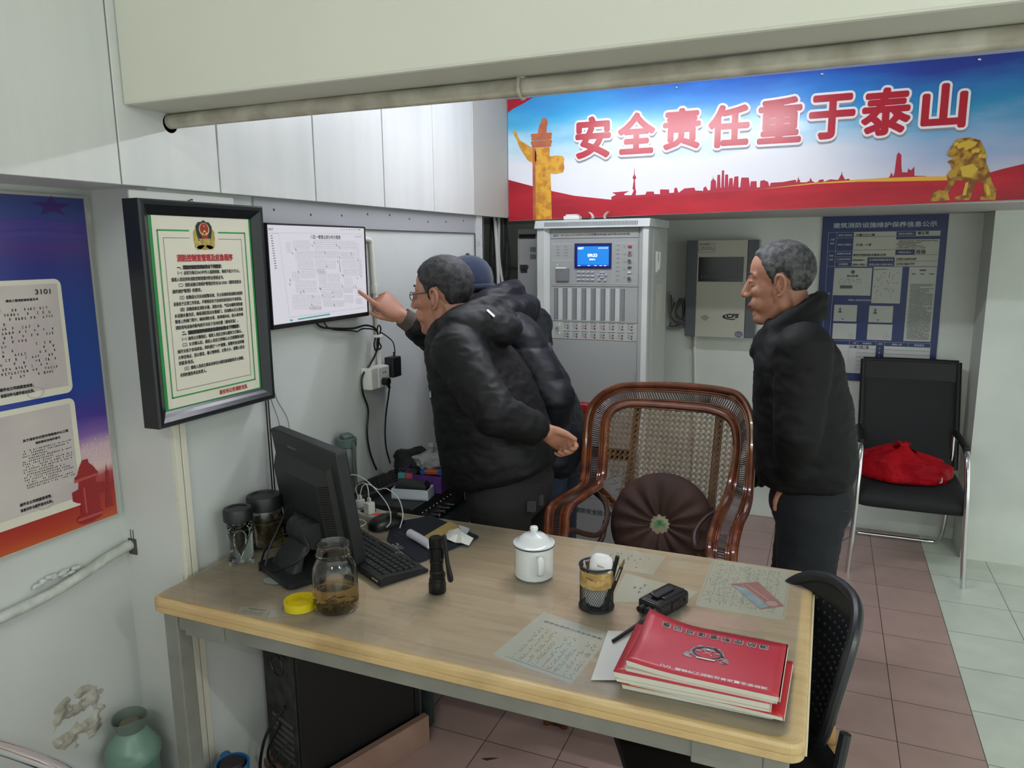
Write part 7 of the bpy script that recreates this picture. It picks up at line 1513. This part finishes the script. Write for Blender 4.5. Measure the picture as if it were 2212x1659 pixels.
def face_bits(p, Mh, brow_col, look=0):
    for s in (-1, 1):
        bm = NB(); ell(bm, (.0765, s * .031, .0120), (.0105, .0115, .0058), Mh, 16); e = obj('eye', bm, P('eye_white', 'b9aea6', rough=.25), p, world=True, smooth=True)
        bm = NB(); ell(bm, (.0852, s * .031, .0118), (.0030, .0046, .0050), Mh, 12); obj('iris', bm, P('iris_dark', '14100e', rough=.15), e, world=True, smooth=True)
        bm = NB(); tube(bm, [Mh @ V(.0815 + .004 * math.sin(q * PI) - .014 * max(0, q - .5), s * (.017 + .034 * q), .0165 + .003 * math.sin(q * PI)) for q in [i / 8 for i in range(9)]], [.001, .0026, .0036, .004, .004, .004, .0034, .0024, .001], 8); tube(bm, [Mh @ V(.0805 + .003 * math.sin(q * PI) - .013 * max(0, q - .5), s * (.018 + .032 * q), .0065 - .001 * math.sin(q * PI)) for q in [i / 8 for i in range(9)]], [.001, .002, .003, .0034, .0034, .0034, .003, .002, .001], 8); obj('eyelid', bm, M_skin, p, world=True, smooth=True)
        bm = NB(); tube(bm, [Mh @ V(.0905 + .002 * math.sin(q * PI) - .016 * q, s * (.012 + .042 * q), .0375 + .006 * math.sin(q * PI * .8)) for q in [i / 8 for i in range(9)]], [.0014 + .0016 * math.sin(PI * (i + 1) / 10) for i in range(9)], 8); obj('eyebrow', bm, brow_col, p, world=True, smooth=True)
    bm = NB(); tube(bm, [Mh @ V(.0965 - .9 * y * y * 14 * .5, y, -.0615) for y in [-.022 + .0055 * i for i in range(9)]], .0016, 6); obj('mouth_line', bm, P('mouth_dark', '4a2a26', rough=.6), p, world=True, smooth=True)
def wrinkle(seed, amp, fx=(9, 9, 22)):
    def f(c):
        q = Vector((c.x * fx[0], c.y * fx[1], c.z * fx[2])) + Vector((seed, 0, 0))
        w = noise.noise(q); r = 1 - abs(noise.noise(q * 1.9 + Vector((5, 1, seed)))) * 2.2
        return amp * (.7 * w + .55 * max(0, r) - .2)
    return f
def shoe(p, heel, toe, col, sole, name='shoe'):
    heel, toe = Vector(heel), Vector(toe); d = (toe - heel); L = d.length; d.normalize(); n = V(-d.y, d.x, 0); M = frame(heel, d, n, (0, 0, 1))
    bm = NB(); rings_loft(bm, [((x * L, 0, z), (0, w, 0), (0, 0, h)) for x, w, z, h in ((.0, .018, .04, .022), (.03, .032, .045, .032), (.2, .037, .058, .045), (.38, .039, .052, .040), (.55, .043, .042, .030), (.75, .047, .034, .022), (.92, .038, .03, .017), (1, .014, .026, .010))], M, n=24, power=2.5); s = obj(name, bm, col, p, world=True, smooth=True, ang=60)
    bm = NB(); prism(bm, [(x * L, w) for x, w in ((-.01, .02), (.04, .036), (.3, .038), (.55, .045), (.78, .049), (.94, .036), (1.01, 0), (.94, -.036), (.78, -.049), (.55, -.045), (.3, -.038), (.04, -.036), (-.01, -.02))], .022, M); obj('sole', bm, sole, s, world=True)
def person(label, J, Mh, jacket, trousers, shoes, hands, spine, wr, neck_r=.054, jowl=1.0, sleeve=(.075, .066, .052), collar=None, extra=None, hem_power=2.6, skip_hand=()):
    p = thing('person', label, 'person', (J['pelvis'][0], J['pelvis'][1], 0))
    # one continuous body
    bm = NB(); head_parts(bm, Mh, jowl)
    nb = Vector(J['neck']); capsule(bm, Mh @ V(-.022, 0, -.03), nb, neck_r * .95, neck_r * 1.05, 20)
    pel, ch = Vector(J['pelvis']), Vector(J['chest'])
    capsule(bm, pel, ch, .095, .085, 24); capsule(bm, ch, nb, .075, .055, 20); capsule(bm, pel + V(0, -.07, 0), pel + V(0, .07, 0), .095, .095, 20)
    for s in 'LR':
        sh, el, wr_, hp, kn, an = [Vector(J[k + s]) for k in ('sh', 'el', 'wr', 'hip', 'knee', 'ank')]
        capsule(bm, ch, sh, .06, .045, 16); capsule(bm, sh, el, .048, .038, 16); capsule(bm, el, wr_, .038, .026, 16)
        capsule(bm, hp, kn, .072, .052, 16); capsule(bm, kn, an, .05, .036, 16); capsule(bm, an, Vector(J['toe' + s]) * .8 + an * .2 - V(0, 0, .02), .034, .026, 12)
        if s not in skip_hand: hand(bm, wr_, *hands[s])
    body = obj('body', bm, [M_skin, M_lips], p, world=True); finish(body, .0042, 2, None, .45)
    bm = NB(); bm.from_mesh(body.data); ear_parts(bm, world_of(p).inverted() @ Mh); bm.to_mesh(body.data); bm.free(); body.data.shade_smooth()
    Mi = (world_of(p).inverted() @ Mh).inverted()
    for f in body.data.polygons:
        c = Mi @ f.center
        if .11 > c.x > .078 and abs(c.y) < .023 and -.074 < c.z < -.049: f.material_index = 1
    # trousers
    bm = NB(); capsule(bm, pel + V(0, -.06, -.02), pel + V(0, .06, -.02), .122, .122, 24); capsule(bm, pel + V(.0, -.05, .05), pel + V(0, .05, .05), .09, .09, 20)
    for s in 'LR':
        hp, kn, an = [Vector(J[k + s]) for k in ('hip', 'knee', 'ank')]
        capsule(bm, hp + V(0, 0, -.02), kn, .102, .076, 20); capsule(bm, kn, an + V(0, 0, .012), .074, .06, 20)
    tr_ = obj('trousers', bm, trousers, p, world=True); finish(tr_, .009, 4, wrinkle(11 + len(label), .004, (8, 8, 26)))
    # jacket
    bm = NB(); rings_loft(bm, spine, n=36, power=hem_power)
    for s in 'LR':
        sh, el, wr_ = [Vector(J[k + s]) for k in ('sh', 'el', 'wr')]
        capsule(bm, ch, sh, .10, sleeve[0], 20); capsule(bm, sh, el, sleeve[0] * 1.06, sleeve[1], 20); capsule(bm, el, wr_.lerp(el, .26), sleeve[1], sleeve[2], 20)
    if collar: collar(bm)
    jk = obj('jacket', bm, jacket, p, world=True); finish(jk, .008, 9, wr)
    for s in 'LR': shoe(p, Vector(J['ank' + s]) * V(1, 1, 0).x * 0 + V(J['ank' + s][0] + .06, J['ank' + s][1], 0), V(J['toe' + s][0], J['toe' + s][1], 0), *shoes)
    return p, jk, tr_, body
M_jkA = P('jacket_black', '0a0b0e', rough=.6, spec=.35, bump=.35, bscale=35, bdist=.004)
M_jkB = P('jacket_navy', '0b0f18', rough=.5, spec=.4, bump=.25, bscale=25, bdist=.005)
M_jkC = P('jacket_black_matte', '08090b', rough=.7, spec=.3, bump=.25, bscale=40, bdist=.003)
M_jeans = P('dark_jeans', '0d1016', rough=.85, bump=.2, bscale=500, var='12161d', vscale=10)
M_trA = P('charcoal_trousers', '121214', rough=.85, bump=.2, bscale=400, var='18181a', vscale=8)
M_jeansB = P('blue_jeans', '1f2a3a', rough=.85, bump=.2, bscale=500, var='27354a', vscale=10)
def hairmat(n, a, b): return P(n, a, rough=.6, var=b, vscale=55, vlo=.4, vhi=.62, bump=.8, bscale=420, bdist=.003, stretch=(1, 1, 1))
RELAX = [(.45, .6, .4), (.5, .7, .45), (.55, .75, .5), (.6, .8, .5)]

# ---- the man pointing at the wall monitor
HA = (-1.128, 2.115, 1.402); MhA = head_M(HA, .05, .06)
JA = dict(pelvis=(-.905, 2.12, .82), chest=(-1.01, 2.12, 1.19), neck=(-1.065, 2.12, 1.30),
    shL=(-1.0, 1.945, 1.255), elL=(-.845, 1.865, 1.095), wrL=(-.742, 1.995, 1.025), shR=(-1.06, 2.285, 1.255), elR=(-1.165, 2.345, 1.165), wrR=(-1.318, 2.165, 1.332),
    hipL=(-.905, 2.03, .80), kneeL=(-.93, 2.12, .44), ankL=(-.88, 2.235, .085), toeL=(-1.06, 2.25, .03), hipR=(-.905, 2.21, .80), kneeR=(-.94, 2.27, .44), ankR=(-.89, 2.37, .085), toeR=(-1.07, 2.39, .03))
spA = [((-.928, 2.12, .835), (.145, 0, .038), (0, .178, 0)), ((-.932, 2.12, .858), (.168, 0, .036), (0, .198, 0)), ((-.942, 2.12, .91), (.174, 0, .02), (0, .205, 0)), ((-.955, 2.12, .98), (.170, 0, -.01), (0, .205, 0)), ((-.980, 2.12, 1.09), (.158, 0, -.04), (0, .21, 0)), ((-1.008, 2.12, 1.19), (.146, 0, -.05), (0, .205, 0)), ((-1.033, 2.12, 1.26), (.125, 0, -.05), (0, .165, 0)), ((-1.05, 2.12, 1.305), (.095, 0, -.03), (0, .095, 0))]
def colA(bm):
    # stand-up collar and the hood lying on the back
    tube(bm, smooth_path([(-1.135, 2.12, 1.275), (-1.115, 2.195, 1.30), (-1.04, 2.215, 1.35), (-.985, 2.17, 1.375), (-.97, 2.12, 1.38), (-.985, 2.07, 1.375), (-1.04, 2.025, 1.35), (-1.115, 2.045, 1.30)], 5, True), .030, 12, closed=True)
    for q in range(9): a = -1.2 + 2.4 * q / 8; ell(bm, (-.955 - .05 * (1 - math.cos(a)) * 2, 2.12 + .135 * math.sin(a), 1.315 + .012 * math.cos(a)), (.062, .05, .055), n=16)
    ell(bm, (-.925, 2.12, 1.305), (.055, .09, .055), n=18)
pA, jA, tA, bA = person('man in a black hooded jacket pointing at the wall monitor, one hand behind his back', JA, MhA, M_jkA, M_trA, (M_blackr, M_black),
    {'R': ((-.58, -.45, .66), (-.1, -.85, -.5), [(.02, .08, .05), (1.25, 1.55, .9), (1.3, 1.6, .9), (1.3, 1.55, .9)], (.92, .25, -.62)),
     'L': ((.50, .42, -.42), (.55, -.2, .75), [(.9, 1.1, .6), (1.0, 1.2, .7), (1.1, 1.3, .7), (1.2, 1.3, .7)], (.8, .45, -.3, -1), .9)}, spA, wrinkle(3, .0058, (12, 12, 26)), collar=colA)
M_hairA = hairmat('hair_black_grey', '17171a', '3a3a3d')
def hairline(pts):
    def keep(c):
        x = c.x + .004 * noise.noise(c * 70); z = c.z + .003 * noise.noise(c * 60 + Vector((3, 0, 0)))
        if x <= pts[0][0]: return z - pts[0][1]
        for (a, b), (d, e) in zip(pts, pts[1:]):
            if x <= d: q = (x - a) / (d - a); sl = (e - b) / (d - a); return (z - b - (e - b) * q) / math.sqrt(1 + sl * sl)
        return z - pts[-1][1]
    return keep
keepA = hairline([(-.10, -.075), (-.07, -.062), (-.042, -.045), (-.033, -.012), (-.026, .020), (-.012, .034), (.002, .032), (.010, .010), (.015, -.006), (.022, -.004), (.030, .020), (.040, .045), (.056, .060), (.064, .074), (.09, .080)])
hair_cap(pA, MhA, M_hairA, keepA); face_bits(pA, MhA, M_hairA)
bm = NB(); FR = [MhA @ V(x, s * y, z) for s in (1,) for x, y, z in ((.094, .004, .014),)]
for s in (-1, 1):
    tube(bm, [MhA @ V(.098 - .004 * math.cos(a), s * (.031 + .020 * math.cos(a)), .010 + .013 * math.sin(a)) for a in [2 * PI * i / 20 for i in range(20)]], .0014, 6, closed=True)
    tube(bm, [MhA @ V(*q) for q in ((.094, s * .051, .014), (.06, s * .071, .017), (.0, s * .083, .022), (-.012, s * .084, .012))], .0014, 6)
tube(bm, [MhA @ V(.098, .009, .014), MhA @ V(.102, 0, .016), MhA @ V(.098, -.009, .014)], .0014, 6); obj('glasses', bm, M_black, pA, world=True, smooth=True)
M_tag = P('tag_silver', 'a9adb0', rough=.4)
def snap(o, origin, d):
    """point and normal where a line meets the surface of o"""
    mi = o.matrix_basis if o.parent is None else world_of(o); inv = mi.inverted(); p = inv @ Vector(origin); q = (inv.to_3x3() @ Vector(d)).normalized()
    ok, loc, nr, _ = o.ray_cast(p, q) if False else bvh_hit(o, p, q)
    return mi @ loc, (mi.to_3x3() @ nr).normalized()
def bvh_hit(o, p, q):
    from mathutils.bvhtree import BVHTree
    me = o.data; t = BVHTree.FromPolygons([v.co.copy() for v in me.vertices], [tuple(f.vertices) for f in me.polygons]); loc, nr, i, dist = t.ray_cast(p, q)
    return loc is not None, loc, nr, i
def decal(o, origin, d, up, off=.0015):
    c, n = snap(o, origin, d)
    if n.dot(Vector(d)) > 0: n = -n
    u = Vector(up); u = (u - n * u.dot(n)).normalized(); return frame(c + n * off, u.cross(n), u, n)
bm = NB(); prism(bm, rrect(.03, .013, .002), .001, decal(jA, (-.93, 2.03, 1.6), (0, .02, -1), (-.4, 1, 0), .002)); obj('hood_tag', bm, M_white, jA, world=True)
bm = NB(); M_ = decal(jA, (-1.09, 1.6, 1.12), (0, 1, 0), (0, 0, 1), .002); prism(bm, rrect(.02, .016, .001), .001, M_); rect(bm, -.008, .009, .008, .013, M_); obj('chest_label', bm, M_tag, jA, world=True)
bm = NB(); d_ = (V(*JA['elR']) - V(*JA['wrR'])).normalized(); w_ = V(*JA['wrR']); tube(bm, [w_ + d_ * .005, w_ + d_ * .05], [.034, .037], 20); obj('knit_cuff', bm, P('cuff_brown_grey', '5a504c', rough=.9, bump=.5, bscale=300), jA, world=True, smooth=True)
bm = NB()
for y0_, y1_ in ((1.995, 2.01), (2.06, 2.075)): slab(bm, (-.80, y0_, .77), (-.776, y1_, .80))
obj('pocket_stitch', bm, P('stitch_grey', '3a3a3c', rough=.8), tA, world=True)

# ---- the man in the blue knit hat bending beside him
HB = (-1.283, 2.60, 1.395); MhB = head_M(HB, -.35, .22)
JB = dict(pelvis=(-.945, 2.60, .82), chest=(-1.07, 2.60, 1.17), neck=(-1.19, 2.60, 1.31),
    shL=(-1.0, 2.40, 1.245), elL=(-.845, 2.345, 1.045), wrL=(-.92, 2.40, .83), shR=(-1.10, 2.79, 1.245), elR=(-1.12, 2.85, .99), wrR=(-1.22, 2.80, .80),
    hipL=(-.945, 2.51, .80), kneeL=(-.93, 2.50, .44), ankL=(-.90, 2.50, .085), toeL=(-1.10, 2.49, .03), hipR=(-.945, 2.69, .80), kneeR=(-.95, 2.70, .44), ankR=(-.91, 2.70, .085), toeR=(-1.11, 2.72, .03))
spB = [((-.965, 2.60, .735), (.14, 0, -.02), (0, .17, 0)), ((-.965, 2.60, .755), (.17, 0, -.02), (0, .195, 0)), ((-.972, 2.60, .88), (.178, 0, -.03), (0, .205, 0)), ((-1.01, 2.60, 1.0), (.165, 0, -.05), (0, .21, 0)), ((-1.05, 2.60, 1.11), (.160, 0, -.07), (0, .215, 0)), ((-1.09, 2.60, 1.20), (.145, 0, -.075), (0, .21, 0)), ((-1.13, 2.60, 1.27), (.12, 0, -.06), (0, .165, 0)), ((-1.165, 2.60, 1.315), (.09, 0, -.04), (0, .10, 0))]
def colB(bm):
    tube(bm, smooth_path([(-1.25, 2.60, 1.275), (-1.24, 2.68, 1.30), (-1.17, 2.705, 1.36), (-1.11, 2.66, 1.395), (-1.095, 2.60, 1.40), (-1.11, 2.54, 1.395), (-1.17, 2.495, 1.36), (-1.24, 2.52, 1.30)], 5, True), .040, 12, closed=True)
    for q in range(7): a = -1.2 + 2.4 * q / 6; ell(bm, (-1.06 - .08 * (1 - math.cos(a)), 2.60 + .14 * math.sin(a), 1.325), (.065, .055, .055), n=16)
def quilt(c):
    base = wrinkle(8, .005, (11, 11, 20))(c); s = abs(math.sin(c.z * 31 + .5 * c.x)); return base + .007 * (s ** .5 - .7)
_k = 1.022
def _far(q): return (q[0] * _k, q[1] * _k, 1.55 + (q[2] - 1.55) * _k)
JB = {k: (_far(v) if v[2] > .2 else (v[0] * _k, v[1] * _k, v[2])) for k, v in JB.items()}; spB = [(_far(c), a, b) for c, a, b in spB]; HB = _far(HB); MhB = head_M(HB, -.35, .22)
_colB = colB
def colB(bm):
    b2 = NB(); _colB(b2); b2.transform(T(0, 0, 1.55) @ SCL(_k, _k, _k) @ T(0, 0, -1.55)); me = bpy.data.meshes.new('c'); b2.to_mesh(me); b2.free(); bm.from_mesh(me); bpy.data.meshes.remove(me)
pB, jB, tB, bB = person('man in a navy padded coat and blue knit hat bending toward the wall monitor', JB, MhB, M_jkB, M_jeansB, (M_blackr, M_black),
    {'L': ((-.25, .2, -.9), (-.9, 0, .2), RELAX, (.55, .75, -.25)), 'R': ((-.4, -.1, -.85), (-.8, -.2, .4), RELAX, (.55, .75, -.25, -1))}, spB, quilt, collar=colB, sleeve=(.088, .082, .062))
M_hat = P('hat_blue', '1c2840', rough=.95, bump=.6, bscale=260, bdist=.003, sheen=.3)
bm = NB(); rings_loft(bm, [((-.004, 0, z), (a, 0, 0), (0, b, 0)) for z, a, b in ((.012, .103, .086), (.018, .107, .090), (.05, .108, .091), (.085, .100, .084), (.112, .080, .068), (.130, .050, .043), (.138, .016, .014))], MhB @ RY(-.22), n=40); obj('knit_hat', bm, M_hat, pB, world=True, smooth=True, ang=180)
bm = NB(); tube(bm, [MhB @ RY(-.22) @ V(-.004 + .106 * math.cos(a), .089 * math.sin(a), .02) for a in [2 * PI * i / 40 for i in range(40)]], .011, 10, closed=True); ell(bm, MhB @ RY(-.22) @ V(-.004, 0, .139), (.009, .009, .007)); obj('hat_band', bm, M_hat, pB, world=True, smooth=True)
face_bits(pB, MhB, M_hairA)
def keepB(c): return min(-.02 - c.x, .02 - c.z, c.z + .06 + .3 * (c.x + .09))
hair_cap(pB, MhB, M_hairA, keepB)
# sleeve badge
MT = decal(jB, (-.44, 1.2, 1.388), (-.435, 1.2, -.165), (-.45, -.1, .9), .004)
shape_ = [(0, -.036), (.018, -.024), (.031, -.004), (.035, .020), (.018, .029), (0, .033), (-.018, .029), (-.035, .020), (-.031, -.004), (-.018, -.024)]
for nm, k, off, m in (('badge_border', 1.0, .0, P('badge_white', 'b9c0cc', rough=.6)), ('badge_field', .92, .0012, P('badge_navy', '10131c', rough=.6)), ('badge_ring', .66, .0024, P('badge_white', 'b9c0cc')), ('badge_centre', .58, .0036, P('badge_navy', '10131c'))):
    bm = NB(); prism(bm, [(x * k, z * k) for x, z in shape_], .0008, MT @ T(0, 0, off - .003)); obj(nm, bm, m, jB, world=True)
MT = MT @ T(0, 0, .0022)
bm = NB(); rect(bm, -.013, .004, .013, .0075, MT); 
for x in (-.0055, .0, .0055): rect(bm, x - .0014, -.012, x + .0014, .004, MT)
text_into(bm, 'TAMBOER', -.019, .0215, .038, .0048, MT, bold=.0003)
for i in range(5): rect(bm, -.012 + i * .0055, -.0255 + abs(i - 2) * .0035, -.009 + i * .0055, -.0225 + abs(i - 2) * .0035, MT)
obj('badge_print', bm, P('badge_white', 'b9c0cc'), jB, world=True)

# ---- the man standing on the right with his hand in his pocket
HC = (-.135, 2.425, 1.438); MhC = head_M(HC, -.04, .10)
JC = dict(pelvis=(-.012, 2.42, .80), chest=(-.06, 2.42, 1.18), neck=(-.082, 2.42, 1.31),
    shL=(-.055, 2.245, 1.262), elL=(-.055, 2.20, 1.04), wrL=(-.070, 2.285, .858), shR=(-.07, 2.61, 1.245), elR=(-.115, 2.68, 1.02), wrR=(-.165, 2.70, .835),
    hipL=(-.01, 2.33, .80), kneeL=(-.015, 2.32, .44), ankL=(.045, 2.33, .085), toeL=(-.17, 2.32, .03), hipR=(-.01, 2.51, .80), kneeR=(-.05, 2.52, .44), ankR=(-.01, 2.52, .085), toeR=(-.21, 2.53, .03))
spC = [((-.035, 2.42, .83), (.125, 0, 0), (0, .165, 0)), ((-.035, 2.42, .85), (.143, 0, 0), (0, .188, 0)), ((-.036, 2.42, .90), (.152, 0, 0), (0, .195, 0)), ((-.045, 2.42, 1.0), (.148, 0, 0), (0, .198, 0)), ((-.055, 2.42, 1.1), (.142, 0, -.01), (0, .203, 0)), ((-.068, 2.42, 1.19), (.132, 0, -.02), (0, .2, 0)), ((-.07, 2.42, 1.26), (.118, 0, -.03), (0, .165, 0)), ((-.078, 2.42, 1.31), (.092, 0, -.03), (0, .10, 0))]
def colC(bm):
    pts = smooth_path([(-.182, 2.42, 1.262), (-.165, 2.485, 1.288), (-.10, 2.51, 1.345), (-.04, 2.475, 1.385), (-.022, 2.42, 1.395), (-.04, 2.365, 1.385), (-.10, 2.33, 1.345), (-.165, 2.355, 1.288)], 5, True)
    tube(bm, pts, .026, 12, closed=True); tube(bm, [p + V(-.004, 0, -.035) for p in pts], .032, 12, closed=True)
POCK = [(.3, .4, .2)] * 4
pC, jC, tC, bC = person('man in a plain black jacket standing at the right, looking left, hand in pocket', JC, MhC, M_jkC, M_jeans, (P('tan_leather', 'a58452', rough=.6, bump=.3, bscale=120), P('sole_tan', '8f7446', rough=.7)),
    {'L': ((.10, .42, -.85), (-.9, -.1, .1), POCK, (.7, .4, -.3), .95), 'R': ((-.15, -.08, -.95), (-.9, -.2, .1), RELAX, (.6, .75, -.25, -1))}, spC, wrinkle(5, .006, (9, 9, 20)), jowl=1.12, collar=colC, sleeve=(.076, .068, .052), skip_hand=('R',))
M_hairC = hairmat('hair_grey', '232325', '59595b')
keepC = hairline([(-.10, -.075), (-.07, -.062), (-.042, -.045), (-.033, -.012), (-.026, .020), (-.012, .034), (.002, .032), (.010, .012), (.015, .0), (.021, .006), (.028, .028), (.040, .055), (.052, .078), (.062, .090), (.09, .098)])
hair_cap(pC, MhC, M_hairC, keepC, jowl=1.12); face_bits(pC, MhC, M_hairC)
bm = NB(); w_ = V(*JC['wrR']); hand(bm, w_, (-.15, -.08, -.95), (-.9, -.2, .1), RELAX, (.6, .75, -.25, -1), 1.08); capsule(bm, w_ + V(.02, .01, .05), w_, .036, .034); g_ = obj('glove', bm, P('black_glove', '101113', rough=.7), pC, world=True); finish(g_, .0045, 2)
for x0, x1, z0, z1, pr in ((-.02, .10, .705, .80, [(.012, .79), (.105, .79), (.10, .715), (.062, .685), (.015, .715)]),):
    bm = NB(); q = [(a, 2.298 - .02 * math.sin((a - x0) * 12), b) for a, b in pr]
    for i in range(len(q)): tube(bm, [q[i], q[(i + 1) % len(q)]], .0012, 4)
    obj('back_pocket_stitch', bm, P('stitch_blue', '39414c', rough=.8), tC, world=True)
